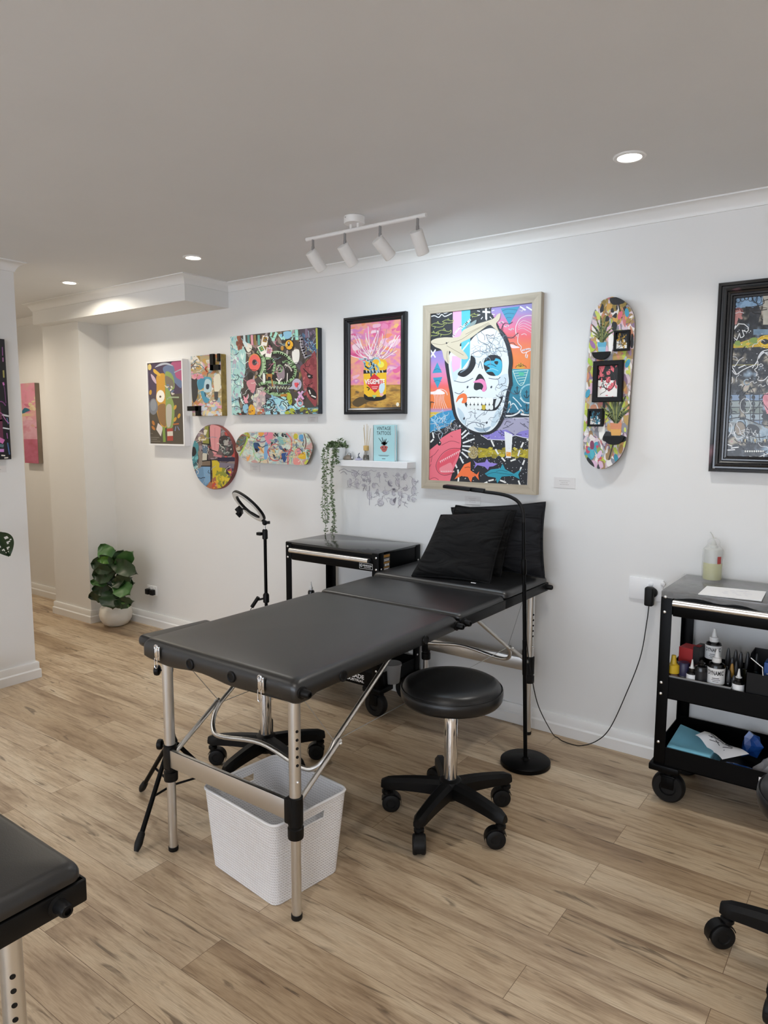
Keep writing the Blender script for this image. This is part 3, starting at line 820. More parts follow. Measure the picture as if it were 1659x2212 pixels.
# ================================================================== RING LIGHT
def ringlight():
    Y = 2.9; b = UY(575, 1300, Y); c = V((b.x, Y, 0))
    root = thing('ring_light', 'ring light on a thin black stand with a phone clamp, left of the bare trolley', 'light', c)
    topz = UY(577, 1140, Y).z
    pole = MB(); pole.cyl(c+V((0, 0, .1)), c+V((0, 0, topz-.02)), .0095, n=16); po = pole.build('pole', BMETAL, root)
    MB().lathe([(.011, -.03), (.016, -.026), (.016, .022), (.011, .03)], c+V((0, 0, topz-.04)), n=18).build('clamp', BPLASTIC, po)
    MB().cyl(c+V((0, 0, topz-.02)), c+V((.0, 0, topz+.03)), .006, n=12).build('tip', SATIN, po)
    o = c+V((0, 0, topz-.04)); k = MB(); k.cyl(o, o-Rv*.03, .004, n=8); k.box(o-Rv*.045-V((.005, .005, .006)), o-Rv*.015+V((.004, .004, .012)), .003); k.build('lock_lever', BPLASTIC, po)
    o = c+V((0, 0, .505)); k = MB(); k.lathe([(.011, -.03), (.018, -.025), (.018, .02), (.011, .03)], o, n=16); k.cyl(o, o-Rv*.05-V((0, 0, .012)), .006, n=8); k.cyl(o-Rv*.045+V((0, 0, .005)), o-Rv*.085-V((0, 0, .055)), .011, n=12); k.build('cable_switch', BPLASTIC, root)
    MB().tube(spline([o-Rv*.085-V((0, 0, .055)), o-Rv*.1-V((0, 0, .12)), o-Rv*.06-V((0, 0, .3)), c+V((-.05, .02, .006))], 8), .0022, 6).build('cord', RUBBER, root)
    hz = .23
    for a in (95, 215, 335):
        d = V((math.cos(math.radians(a)), math.sin(math.radians(a)), 0)); f = c+d*.18
        lg = MB(); lg.cyl(c+V((0, 0, .33))+d*.012, f+V((0, 0, .012)), .007, n=12); lg.tube([c+V((0, 0, .14)), c.lerp(f, .5)+V((0, 0, .17))], .004, 8)
        le = lg.build('leg', BMETAL, root); MB().ball(f+V((0, 0, .010)), .0115, n=10).build('rubber_foot', RUBBER, le)
    # head
    hc = UY(537, 1094, Y-.03); n = (-.60*Rv-.70*Uv-.36*Fv).normalized()
    R_ = .106; w_ = .017
    q = V((0, 0, 1)).rotation_difference(n)
    hsg = MB(); hsg.lathe([(R_-w_, -.012), (R_+w_, -.012), (R_+w_+.002, 0), (R_+w_, .006), (R_-w_, .006), (R_-w_-.001, 0), (R_-w_, -.012)], hc, n, 56)
    # lathe caps close the ring: build it as a closed profile instead
    hsg.bm.clear()
    prof = [(R_-w_, -.010), (R_+w_, -.010), (R_+w_+.002, -.002), (R_+w_, .005), (R_-w_, .005)]
    rings = []
    for j in range(56):
        t = 2*PI*j/56; rings.append([hsg.bm.verts.new(hc+q @ V((r*math.cos(t), r*math.sin(t), z))) for r, z in prof])
    for j in range(56):
        A, B = rings[j], rings[(j+1) % 56]
        for i in range(5): hsg.bm.faces.new((A[i], A[(i+1) % 5], B[(i+1) % 5], B[i]))
    ho = hsg.build('ring_housing', BPLASTIC, root, 50)
    df = MB(); rings = []; prof = [(R_-w_+.003, .004), (R_-w_+.004, .0085), (R_+w_-.004, .0085), (R_+w_-.003, .004)]
    for j in range(56):
        t = 2*PI*j/56; rings.append([df.bm.verts.new(hc+q @ V((r*math.cos(t), r*math.sin(t), z))) for r, z in prof])
    for j in range(56):
        A, B = rings[j], rings[(j+1) % 56]
        for i in range(4): df.bm.faces.new((A[i], A[(i+1) % 4], B[(i+1) % 4], B[i]))
    df.build('diffuser', mat('diffuser_plastic', (.72, .72, .7), .35), ho, 50)
    # neck ball joint from the ring to the pole
    j0 = c+V((0, 0, topz+.028)); nb = MB(); nb.ball(j0, .016, n=14); nb.cyl(j0, j0+Rv*.03+V((0, 0, .002)), .009, n=10)
    edge = hc+q @ V((0, 0, 0)) + (j0-hc).normalized()*(R_+.012)
    nb.tube([edge, j0], .0075, 10); nb.build('ball_joint', BPLASTIC, root)
    # phone clamp on a bar across the ring
    far = hc+(hc-j0).normalized()*0
    ph = MB(); low = (j0-hc).normalized(); pc = hc+n*.05-low*.02
    ph.tube(spline([hc+low*(R_-w_), hc+low*.04+n*.012, hc-low*.01+n*.03, pc], 5), .005, 8)
    ax = low; M = Matrix((ax, n.cross(ax), n)).transposed().to_4x4(); M.translation = pc
    ph.box((-.017, -.034, -.008), (.017, .034, .008), .004, 2, M); ph.box((-.018, -.036, .006), (.018, -.029, .03), .003, 2, M); ph.box((-.018, .029, .006), (.018, .036, .03), .003, 2, M)
    ph.build('phone_clamp', BPLASTIC, root)
    return root
ringlight()

# ================================================================== FLOOR LAMP
def lamp():
    b = UZ(1135, 1640, .022); c = V((b.x, b.y, 0))
    root = thing('floor_lamp', 'slim black gooseneck floor lamp on a round base, leaning over the massage table head', 'lamp', c)
    MB().lathe([(0, 0), (.108, 0), (.111, .003), (.111, .019), (.106, .023), (.02, .0245), (.014, .03), (.013, .034), (0, .034)], c, n=56).build('base', BMETAL, root)
    top = UY(1131, 1128, c.y)
    mid = c.lerp(top, .52)
    pl = MB(); pl.cyl(c+V((0, 0, .02)), mid, .0088, n=16); pl.cyl(mid, top, .0075, n=16); pl.lathe([(.0095, -.035), (.0115, -.03), (.0115, .03), (.0085, .036)], c.lerp(top, .82), (top-c), 16); pl.lathe([(.0095, -.06), (.0105, -.055), (.0105, .05), (.0085, .06)], c.lerp(top, .43), (top-c), 16)
    po = pl.build('pole', BMETAL, root)
    ty = c.y
    P = [top, UY(1130, 1105, ty), UY(1121, 1086, ty), UY(1104, 1074, ty-.01), UY(1080, 1067, ty-.02), UY(1048, 1062.5, ty-.03), UY(1030, 1059, ty-.035)]
    MB().tube(spline(P, 8), .0078, 14).build('gooseneck', RUBBER, root, 60)
    a, b_ = UY(1040, 1060, ty-.033), UY(960, 1050, ty-.06)
    d = (b_-a).normalized(); sd = d.cross(V((0, 0, 1))).normalized(); up = sd.cross(d)
    M = Matrix((d, sd, up)).transposed().to_4x4(); M.translation = a
    L = (b_-a).length
    hd = MB(); hd.box((-.015, -.012, -.009), (.05, .012, .010), .003, 2, M); hd.box((.045, -.024, -.008), (L, .024, .008), .005, 2, M); h = hd.build('lamp_head', BPLASTIC, root)
    MB().box((.055, -.02, -.0095), (L-.006, .02, -.0075), 0, 2, M).build('light_strip', mat('lamp_strip', '#b9a9a0', .4), h)
    return root, c, top
lampo, lc, ltop = lamp()

# ================================================================== PILLOWS
def pillow(name, label, c4, th, m, seed, group):
    """c4: bottom-left, bottom-right, top-right, top-left (world); bulges to both sides"""
    BL, BR, TR, TL = [V(p) for p in c4]; n = (BR-BL).cross(TL-BL).normalized(); r = random.Random(seed)
    ph = [r.uniform(0, 6) for _ in range(6)]
    root = thing(name, label, 'pillow', (BL+BR)/2, group)
    def side(sg):
        def f(u, v):
            a, b = 2*u-1, 2*v-1
            # edges draw in between the corners
            uu = .5+.5*a*(1-.055*(1-b*b)*abs(a)**2); vv = .5+.5*b*(1-.05*(1-a*a)*abs(b)**2)
            p = BL.lerp(BR, uu).lerp(TL.lerp(TR, uu), vv)
            k = max(0, (1-a**4))**.55*max(0, (1-b**4))**.55
            wr = .09*math.sin(9*v+3*u+ph[0])*math.exp(-((u-.55)/.4)**2)+.06*math.sin(15*v-5*u+ph[1])+.055*math.sin(24*v+7*u+ph[2])*u
            edge = .10*math.sin(40*v+ph[3])*max(0, abs(a)-.6)
            return p+n*sg*th*k*(1+wr+edge)
        return f
    mb = MB(); mb.grid(side(1), 40, 40); mb.grid(side(-1), 40, 40)
    bmesh.ops.remove_doubles(mb.bm, verts=mb.bm.verts, dist=.0004)
    body = mb.build('cushion', m, root, 80)
    sm = []
    g = lambda u, v: (side(1)(u, v)+side(-1)(u, v))/2
    loop = [g(i/24, 0) for i in range(24)]+[g(1, i/24) for i in range(24)]+[g(1-i/24, 1) for i in range(24)]+[g(0, 1-i/24) for i in range(24)]
    MB().tube(loop, .0045, 6, closed=True).build('seam', m, root, 80)
    return root, n
gp = 'black pillows on the massage table'
zt = .800
pA, nA = pillow('pillow', 'black square pillow lying front most on the massage table, with a tiny white tag', [UZ(890, 1243, zt), UZ(1058, 1260, zt), UY(1103, 1102, 3.02), UY(953, 1113, 3.0)], .05, BCLOTH, 3, gp)
tg = UZ(1025, 1259, zt+.004)
MB().box(tg+V((-.012, -.012, 0)), tg+V((.012, -.008, .003))).build('tag', PAPER, pA)
pillow('pillow', 'black pillow sandwiched between the front pillow and the tall charcoal pillow', [UZ(935, 1222, zt)+V((.01, .04, .03)), UZ(1085, 1250, zt)+V((-.02, .02, 0)), UY(1114, 1103, 3.10), UY(985, 1092, 3.07)], .030, BCLOTH, 8, gp)
pillow('pillow', 'tall charcoal pillow leaning on the wall at the head of the massage table', [V((UY(990, 1228, 3.11).x, 3.11, zt+.004)), V((UY(1176, 1243, 3.10).x, 3.10, zt+.002)), UY(1178, 1085, 3.165), UY(975, 1097, 3.165)], .042, BCLOTH2, 12, gp)
# ================================================================== WALL ART
def rect_from(px, d, plane='Y'):
    """axis-aligned rectangle on the wall through four photographed corners (tl, tr, br, bl)"""
    P = [UY(x, y, d) if plane == 'Y' else UX(x, y, d) for x, y in px]
    a = 0 if plane == 'Y' else 1
    x0 = (P[0][a]+P[3][a])/2; x1 = (P[1][a]+P[2][a])/2
    return x0, (P[2].z+P[3].z)/2, x1, (P[0].z+P[1].z)/2
def frame_mesh(mb, R_, yb, prof, w):
    """mitred frame; prof: (t 0..1 from outer to inner edge, depth in front of the wall)"""
    x0, z0, x1, z1 = R_; rings = []
    for t, dep in prof:
        o = t*w
        rings.append([mb.bm.verts.new((x, yb-dep, z)) for x, z in ((x0+o, z0+o), (x1-o, z0+o), (x1-o, z1-o), (x0+o, z1-o))])
    for A, B in zip(rings, rings[1:]+rings[:1]):
        for j in range(4): mb.bm.faces.new((A[j], A[(j+1) % 4], B[(j+1) % 4], B[j]))
    return mb
def cp(ox, oy, k, pts): return [(ox+x*k, oy+y*k) for x, y in pts]
GAP = .0008
yb = YB-GAP

# ---- large skull picture in a pale oak frame
ox, oy, k = 880, 600, .22606
fd = .032
Rk = rect_from(cp(ox, oy, k, [(150, 267), (1287, 130), (1222, 2080), (131, 2008)]), yb-fd)
root = thing('framed_painting', 'large colourful skull and shark picture in a pale oak frame above the pillows', 'picture', ((Rk[0]+Rk[2])/2, yb, Rk[1]))
x0, z0, x1, z1 = Rk; w = .046
for (a, b) in ((z1-w, z1), (z0, z0+w)):
    zo, zi = (b, a) if b == z1 else (a, b)
    MB().prism([(x0, yb, zo), (x1, yb, zo), (x1-w, yb, zi), (x0+w, yb, zi)], (0, -fd, 0)).build('frame_rail', OAKH, root, 25)
for xo, xi in ((x0, x0+w), (x1, x1-w)): MB().prism([(xo, yb, z0), (xo, yb, z1), (xi, yb, z1-w), (xi, yb, z0+w)], (0, -fd, 0)).build('frame_stile', OAKV, root, 25)
MB().box((x0+w-.001, yb-.004, z0+w-.001), (x1-w+.001, yb-.021, z1-w+.001)).build('backing', PAPER, root)
A = Art(ox, oy, k, 'Y', yb-.021, [(196, 338), (1212, 215), (1143, 2004), (178, 1950)], 4)
BK = '#23262c'
A.p([(0, 100), (1500, 100), (1500, 2200), (0, 2200)], BK)
A.bands(780, 1250, [210, 330, 400, 470, 560, 640, 760, 900], ['#8f8cc8', '#a594cf', '#d583b4', '#ee7a9c', '#ef6a6c', '#f0805a', '#f28a4a', '#ef8446'])
A.p([(600, 250), (810, 240), (800, 330), (880, 470), (860, 520), (600, 500)], BK)
A.p([(435, 305), (519, 296), (519, 600), (435, 600)], '#efb3d6'); A.p([(518, 296), (601, 287), (601, 600), (518, 600)], '#56c6da')
A.st([(520, 480), (560, 440), (600, 400)], 22, '#d7f0f4'); A.st([(437, 560), (480, 500), (518, 460)], 16, '#fbe6f2')
A.bands(180, 425, [640, 780, 880, 960, 1040, 1110, 1240, 1275, 1290, 1400], ['#8583c4', '#a48fd0', '#d88fc0', '#ee84a4', '#ee6a68', '#f3874e', '#f0803f', '#a79ad4', '#e6c044', '#dcae3a'])
A.p([(180, 560), (330, 560), (350, 690), (180, 720)], BK)
# fish and waves on the dark corner
for y in (345, 375): A.st([(215, y), (260, y-12), (300, y+4), (330, y-25), (360, y-5), (425, y-35)], 9, '#f2f3f3')
for (x, y, s_) in ((290, 455, 1), (390, 420, .8), (350, 525, 1.1), (250, 540, .8), (640, 360, .6)):
    A.st([(x-70*s_, y), (x-20*s_, y-22*s_), (x+40*s_, y-10*s_), (x+62*s_, y-22*s_), (x+55*s_, y+6*s_), (x, y+18*s_), (x-70*s_, y)], 5, '#aeb665')
    A.st([(x-8*s_, y-20*s_), (x+2*s_, y-38*s_), (x+14*s_, y-16*s_)], 5, '#aeb665'); A.st([(x-20*s_, y+12*s_), (x-30*s_, y+32*s_)], 5, '#aeb665')
# sea on the right, cream ship, anchors
A.bands(930, 1240, [872, 1000, 1150, 1300], ['#4fa3b4', '#3c92a8', '#2f7f99', '#2a7390'])
A.p([(915, 1290), (1180, 1300), (1180, 1345), (900, 1345)], '#1c2736')
for i in range(6): A.st([(1010+i*14, 890+i*24), (1150-i*6, 880+i*24)], 5, '#cfe9dd')
A.st([(1010, 890), (1060, 1010), (1110, 1015), (1155, 880)], 6, '#cfe9dd'); A.p([(1060, 900), (1120, 905), (1110, 940), (1070, 935)], '#58c09c')
A.sp([(1040, 865), (1055, 825), (1090, 815), (1110, 835), (1120, 865)], '#e0a43a')
for q in range(5): A.st([(1080, 850), (1050+q*18, 815+abs(q-2)*12), (1035+q*26, 830+abs(q-2)*14)], 5, '#6b4a2a')
for x, y in ((1050, 1070), (1140, 1110), (1140, 1240)):
    A.st([(x, y-35), (x, y+35)], 8, '#25323f'); A.st([(x-25, y+10), (x-10, y+35), (x+10, y+35), (x+25, y+10)], 7, '#25323f'); A.st([(x-14, y-18), (x+14, y-18)], 6, '#25323f')
A.ring(1170, 1110, 90, 90, 14, '#9fd0dc', 14, 90, 270)
for p in ([(940, 1240), (980, 1180), (990, 1240)], [(1010, 1140), (1060, 1190), (1090, 1230)], [(960, 1290), (1010, 1200), (1060, 1260)], [(1080, 1150), (1120, 1190), (1165, 1195)]): A.st(p, 10, '#dfeef2')
A.st([(925, 1318), (1000, 1318), (1060, 1290), (1085, 1262), (1110, 1290), (1090, 1305), (1160, 1312)], 14, '#f4f6f7')
# woman in white line on the sunset
A.st([(1045, 560), (1035, 480), (1070, 400), (1130, 365), (1190, 360)], 7, '#f6e9ec'); A.st([(1060, 540), (1055, 600), (1062, 630), (1090, 660), (1085, 690), (1110, 720), (1185, 690)], 7, '#f8eef0')
for q in range(4): A.st([(1060, 450+q*15), (1110, 410+q*25), (1190, 440+q*30)], 4, '#f3d9df')
A.st([(1090, 545), (1120, 535), (1140, 548)], 5, '#f8eef0'); A.st([(1140, 715), (1130, 750), (1145, 765), (1148, 735)], 8, '#f8eef0')
A.sp([(985, 635), (1040, 650), (1075, 668), (1000, 672)], '#f8dfe2'); A.st([(1100, 695), (1160, 680), (1195, 690)], 16, '#f8dfe2')
for x, y in ((895, 435), (945, 470), (1095, 320), (990, 500)): A.st([(x-20, y-10), (x, y), (x+8, y-15), (x+25, y-8)], 8, '#f4eef4')
A.p([(893, 295), (1072, 274), (975, 452)], '#3b9bbf')
for q in range(3): A.st([(905+q*20, 320+q*35), (960, 300+q*40), (1050-q*28, 310+q*36)], 4, '#245f7d')
A.p([(287, 808), (332, 906), (240, 911)], '#3b9bbf'); A.p([(245, 956), (336, 948), (290, 1056)], '#3b9bbf')
for y in (870, 980): A.st([(255, y+15), (285, y), (325, y+12)], 4, '#245f7d')
for x in (1100, 1160): A.st([(x-20, 255+x/50), (x+30, 290+x/60)], 14, '#f4f4fa')
# cross and rays on the dark top, X
A.st([(752, 290), (755, 395)], 18, '#f4f4f4'); A.st([(722, 325), (790, 330)], 18, '#f4f4f4')
for a in range(0, 360, 36): A.st([(752+60*math.cos(math.radians(a+15)), 335+50*math.sin(math.radians(a+15))), (752+85*math.cos(math.radians(a+15)), 335+72*math.sin(math.radians(a+15)))], 8, '#e9e9ee')
A.st([(222, 690), (268, 760)], 13, '#f4f4fa'); A.st([(270, 688), (225, 758)], 13, '#f4f4fa')
# palm tree, jellyfish and clouds on the left
A.sp([(197, 1095), (260, 1085), (300, 1065), (360, 1100), (330, 1115), (220, 1112)], '#fbeff0')
for q in range(7): A.st([(255+q*16, 1115), (265+q*14, 1170), (250+q*22, 1250)], 5, '#f9d8cf')
A.ring(320, 1120, 62, 55, 6, '#f9e4de', 10, 180, 360)
for q in range(4): A.st([(225, 1190), (205+q*18, 1178+abs(q-1.5)*10)], 6, '#43333a')
A.st([(225, 1190), (215, 1300)], 7, '#5a4a2a')
# blue ocean globe
A.sp([(188, 1375), (290, 1300), (440, 1268), (460, 1340), (380, 1420), (230, 1472), (190, 1490)], '#3f97c6')
A.scrib(14, (220, 1300, 420, 1440), ['#9fd6ee', '#c9e8f4', '#2c78ab'], (15, 40), 5)
A.scrib(26, (300, 1360, 480, 1500), ['#d8d8da', '#9a9aa0', '#5c5c62'], (15, 35), 4)
# crystals
A.p([(905, 1342), (1170, 1340), (1170, 1470), (1100, 1480), (1040, 1510), (950, 1470), (830, 1465), (850, 1405)], '#a9a6c0')
A.p([(715, 1500), (830, 1462), (950, 1452), (1032, 1512), (1085, 1468), (1170, 1450), (1160, 1535), (1100, 1520), (1030, 1502), (930, 1550), (770, 1542)], '#8e83d2')
for _ in range(26):
    x, y = A.r.uniform(760, 1150), A.r.uniform(1350, 1530)
    if y > 1462-(x-760)*.25 or x > 870: A.st([(x, y), (x+A.r.uniform(-60, 60), y+A.r.uniform(-45, 45))], 5, '#2b2b3a', 0)
A.st([(700, 1500), (770, 1545), (930, 1552), (1030, 1504), (1100, 1524), (1165, 1536)], 6, '#efeef6', 0); A.st([(905, 1342), (1170, 1338)], 6, '#efeef6', 0)
# cigarette and rolled leaf
A.p([(678, 1622), (960, 1660), (1160, 1636), (1160, 1728), (960, 1690), (680, 1722)], '#b4a32a'); A.daubs(40, (700, 1630, 1140, 1710), ['#8f8222', '#cdbd3a', '#a3952c'], (10, 30), 0)
A.e(630, 1670, 50, 60, '#b7a676'); A.scrib(8, (600, 1630, 660, 1700), ['#5d4f30'], (12, 26), 4)
A.p([(928, 1465), (1006, 1498), (992, 1722), (944, 1722)], '#eef0f2'); A.p([(946, 1662), (992, 1668), (990, 1708), (946, 1704)], '#f0a63c')
# rays and dashes
for a, b in (((520, 1500), (570, 1450)), ((525, 1535), (590, 1480)), ((535, 1578), (640, 1540)), ((530, 1608), (605, 1612)), ((528, 1640), (600, 1665)), ((522, 1668), (580, 1720)), ((505, 1710), (535, 1770)), ((500, 1420), (530, 1380))): A.st([a, b], 15, '#eef0f0', 0)
A.dots(230, (520, 1480, 1150, 1990), '#d8d8de', 2, 5)
for pts in ([(460, 1780), (475, 1815)], [(486, 1835), (490, 1880)], [(492, 1910), (488, 1950)], [(805, 1555), (830, 1610)], [(845, 1640), (870, 1685)], [(905, 1720), (935, 1752)], [(990, 1750), (1035, 1735)], [(1060, 1700), (1075, 1650)], [(1088, 1620), (1110, 1575)], [(1120, 1745), (1105, 1785)], [(1090, 1810), (1078, 1845)], [(1065, 1940), (1080, 1985)], [(725, 1970), (765, 1952)], [(890, 1935), (940, 1955)], [(955, 1970), (975, 1990)], [(780, 1940), (825, 1930)], [(245, 1480), (255, 1530)], [(225, 1570), (250, 1545)], [(197, 1600), (210, 1585)], [(1145, 1545), (1165, 1552)]): A.st(pts, 15, '#f1f1ee', 0)
# pink shark
A.p([(515, 1442), (516, 1600), (492, 1720), (440, 1840), (405, 1960), (178, 1960), (180, 1675), (285, 1590), (330, 1530), (425, 1470)], '#ef7484')
A.sp([(510, 1640), (420, 1640), (340, 1690), (285, 1780), (300, 1850), (360, 1880), (440, 1860), (430, 1800), (470, 1720)], '#e8596c')
A.sp([(420, 1770), (370, 1785), (310, 1820), (330, 1860), (430, 1850)], '#f28e98')
for q in range(12):
    x = 310+q*17; y = 1752-q*9; A.p([(x, y), (x+14, y-8), (x+12, y+22)], '#f7c9cd')
    if q < 8: A.p([(x+10, 1858), (x+24, 1858), (x+18, 1838)], '#f7c9cd')
A.st([(510, 1632), (420, 1632), (335, 1682), (278, 1780), (296, 1856), (360, 1888), (440, 1866)], 4, '#5a2430')
for pts in ([(200, 1730), (260, 1690), (300, 1640)], [(230, 1760), (240, 1700)], [(415, 1510), (435, 1522)], [(190, 1850), (230, 1780)], [(210, 1930), (260, 1910), (300, 1930)], [(330, 1600), (420, 1560), (500, 1580)]): A.st(pts, 4, '#8b3846')
A.e(308, 1580, 18, 24, '#16181c'); A.e(312, 1574, 5, 7, '#f5f5f5')
# small sharks
A.p([(607, 1758), (606, 1840), (640, 1865), (665, 1880), (690, 1848), (680, 1890), (688, 1935), (650, 1892), (625, 1905), (612, 1956), (580, 1902), (520, 1894), (452, 1926), (512, 1838), (545, 1785)], '#fd7b44'); A.st([(550, 1815), (585, 1808), (600, 1815)], 5, '#5a2a1c')
A.p([(633, 1742), (662, 1772), (745, 1762), (762, 1728), (782, 1764), (866, 1778), (822, 1802), (785, 1806), (772, 1836), (742, 1806), (672, 1790), (640, 1824), (654, 1782)], '#9885d8')
A.p([(742, 1872), (800, 1832), (892, 1820), (912, 1778), (938, 1830), (1020, 1872), (1092, 1828), (1062, 1880), (1076, 1924), (1010, 1892), (905, 1900), (862, 1964), (845, 1910), (772, 1898)], '#2f9db4')
A.st([(760, 1880), (830, 1860), (900, 1870), (1010, 1880)], 4, '#154f5e'); A.st([(850, 1850), (900, 1840), (960, 1855)], 4, '#154f5e')
# skull
out = [(560, 600), (640, 530), (720, 478), (800, 455), (880, 480), (950, 560), (992, 680), (1010, 800), (1000, 900), (1006, 1010), (975, 1120), (960, 1230), (930, 1340), (880, 1430), (800, 1490), (690, 1500), (590, 1470), (510, 1410), (450, 1330), (425, 1220), (410, 1110), (390, 1000), (370, 880), (360, 790), (380, 700), (460, 640)]
A.sp(out, '#22252c'); sk = [(570, 640), (650, 555), (730, 502), (805, 482), (865, 512), (920, 590), (955, 690), (972, 800), (965, 900), (972, 1005), (945, 1110), (925, 1225), (895, 1330), (850, 1415), (785, 1468), (692, 1478), (600, 1448), (525, 1392), (478, 1318), (455, 1215), (440, 1110), (420, 1000), (402, 880), (396, 795), (412, 720), (470, 665)]
A.sp(sk, '#e9f1f5')
for pts in ([(560, 700), (640, 620), (720, 640), (700, 720), (620, 740)], [(720, 520), (800, 500), (850, 540), (800, 600), (740, 580)]): A.sp(pts, '#f8fbfc')
A.sp([(420, 800), (500, 860), (480, 960), (440, 980)], '#cfe0ea'); A.sp([(880, 950), (960, 920), (960, 1010), (930, 1090), (880, 1050)], '#d5e3ec'); A.sp([(480, 1240), (540, 1300), (560, 1400), (510, 1360)], '#c3d6e2'); A.sp([(860, 1260), (905, 1240), (880, 1340), (830, 1420), (800, 1400)], '#cbdde8'); A.sp([(640, 1430), (720, 1440), (800, 1420), (760, 1465), (690, 1470)], '#9fb4c6')
A.p([(430, 748), (518, 752), (505, 860), (440, 905), (425, 840)], '#f0bcdc'); A.p([(518, 590), (604, 560), (600, 770), (520, 880)], '#5fc5da'); A.st([(525, 700), (590, 620)], 14, '#d9f1f5')
A.sp([(612, 742), (655, 780), (650, 840), (610, 905), (545, 948), (485, 928), (505, 890), (560, 868), (600, 810)], '#1d1f25'); A.st([(600, 790), (575, 860), (510, 905)], 10, '#8fa2b4')
A.sp([(735, 800), (770, 750), (830, 735), (890, 760), (910, 830), (895, 910), (840, 938), (775, 925), (738, 870)], '#1d2026')
A.sp([(735, 828), (765, 795), (830, 792), (848, 770), (895, 790), (908, 840), (890, 915), (850, 936), (815, 900), (752, 898), (790, 862)], '#41b5d6'); A.sp([(835, 800), (870, 800), (862, 830), (840, 822)], '#1d2026'); A.st([(760, 840), (800, 825), (850, 850)], 6, '#1d4a66'); A.st([(770, 880), (820, 870), (870, 890)], 6, '#a7e0ee')
A.sp([(692, 918), (735, 960), (762, 1050), (738, 1088), (700, 1066), (660, 1076), (636, 1050), (655, 970)], '#23252c')
A.sp([(630, 1000), (700, 966), (742, 985), (760, 1045), (742, 1088), (714, 1078), (728, 1035), (700, 1005)], '#f08fc0')
for pts in ([(610, 735), (680, 700), (760, 720)], [(450, 985), (540, 1000), (630, 960)], [(780, 960), (860, 970), (890, 950)], [(455, 1095), (500, 1110), (540, 1080)], [(680, 860), (700, 800), (720, 870)], [(560, 1420), (640, 1380), (740, 1410)], [(850, 1120), (880, 1140), (930, 1130)]): A.st(pts, 6, '#4a5668')
A.scrib(34, (740, 540, 940, 720), ['#3a4352', '#6d7c8d'], (14, 40), 4); A.scrib(26, (850, 960, 940, 1330), ['#3a4352', '#6d7c8d'], (12, 34), 4); A.scrib(16, (560, 1280, 860, 1440), ['#5a6878', '#8393a3'], (12, 30), 4); A.scrib(10, (620, 620, 780, 720), ['#8fa3b3'], (18, 40), 4)
for x, y in ((578, 1045), (805, 1045), (545, 1345), (762, 1385)): A.e(x, y, 8, 13, '#3a4250', 20)
A.sp([(560, 1150), (690, 1140), (830, 1160), (915, 1135), (880, 1230), (830, 1270), (690, 1265), (570, 1240)], '#24272e')
for i in range(7):
    x = 588+i*36; A.sp([(x-17, 1150+abs(i-3)), (x+17, 1150+abs(i-3)), (x+15, 1205), (x, 1214), (x-15, 1205)], '#f3f5f3'); A.sp([(x-15, 1218), (x+15, 1218), (x+15, 1258), (x-14, 1258)], '#e9edea' if i != 4 else '#c9b23c')
A.sp([(850, 1170), (870, 1150), (895, 1160), (870, 1215), (840, 1240)], '#dfe6e8')
A.sp([(468, 1192), (488, 1132), (540, 1104), (572, 1130), (566, 1190), (522, 1196), (535, 1150), (500, 1158)], '#f47b42')
# whale
A.sp([(228, 612), (275, 582), (360, 570), (495, 565), (540, 500), (660, 445), (770, 412), (835, 385), (862, 352), (893, 343), (882, 400), (852, 440), (872, 500), (888, 532), (828, 478), (785, 452), (700, 508), (605, 578), (520, 620), (508, 665), (560, 725), (582, 772), (520, 776), (430, 722), (402, 702), (406, 790), (396, 824), (352, 772), (330, 692), (265, 658)], '#d9cdb4')
A.sp([(555, 480), (600, 440), (662, 402), (645, 448)], '#8fa0a0')
for pts in ([(240, 625), (330, 640), (400, 615)], [(420, 620), (520, 590), (640, 510), (790, 440)], [(380, 650), (450, 690), (540, 740)], [(560, 540), (680, 480), (780, 430)], [(385, 700), (380, 760), (392, 810)]): A.st(pts, 4, '#8f8068')
A.e(378, 625, 7, 9, '#2a2a2a')
A.build('picture', PRINT, root)

# ---- jar painting in a black frame
ox, oy, k = 480, 680, .26522
fd = .03
Rj = rect_from(cp(ox, oy, k, [(985, 22), (1485, -28), (1485, 812), (990, 808)]), yb-fd)
root = thing('framed_painting', 'pink painting of a yellow jar in a black frame above the floating shelf', 'picture', ((Rj[0]+Rj[2])/2, yb, Rj[1]))
BFR = mat('black_frame_lacquer', '#15161a', .25)
frame_mesh(MB(), Rj, yb, [(0, 0), (0, .024), (.06, .03), (.3, .031), (.36, .026), (.5, .024), (.6, .026), (.66, .022), (.95, .016), (1, .012), (1, .001)], .038).build('frame', BFR, root, 20)
MB().box((Rj[0]+.036, yb-.002, Rj[1]+.036), (Rj[2]-.036, yb-.010, Rj[3]-.036)).build('canvas', PAPER, root)
A = Art(ox, oy, k, 'Y', yb-.0102, [(1036, 74), (1470, 28), (1470, 768), (1040, 772)], 7)
A.bands(1000, 1500, [20, 150, 300, 420, 500, 575], ['#e0568c', '#ee80ae', '#f09c9c', '#f3a98c', '#e895b4', '#e58cb0'])
A.smoke((1030, 20, 1480, 578), 60, 60, ['#d9508a', '#e8709c', '#ee84b0', '#f29a9c', '#f5ae8c', '#ec8fb6', '#d98cc4', '#f6c8d4'], 110, 2, 1.6)
A.daubs(40, (1040, 60, 1470, 540), ['#f08fb8', '#f5b08a', '#e66a9a', '#f7c27a', '#f4bcd2', '#d97cc0', '#f3966f', '#fad9e2'], (14, 44), -20, 3.5)
A.p([(1000, 575), (1500, 568), (1500, 800), (1000, 800)], '#a97c3c'); A.smoke((1030, 575, 1480, 780), 60, 26, ['#6f5836', '#9a743c', '#c08f42', '#d8aa50', '#a87f40'], 90, 4, 2.5)
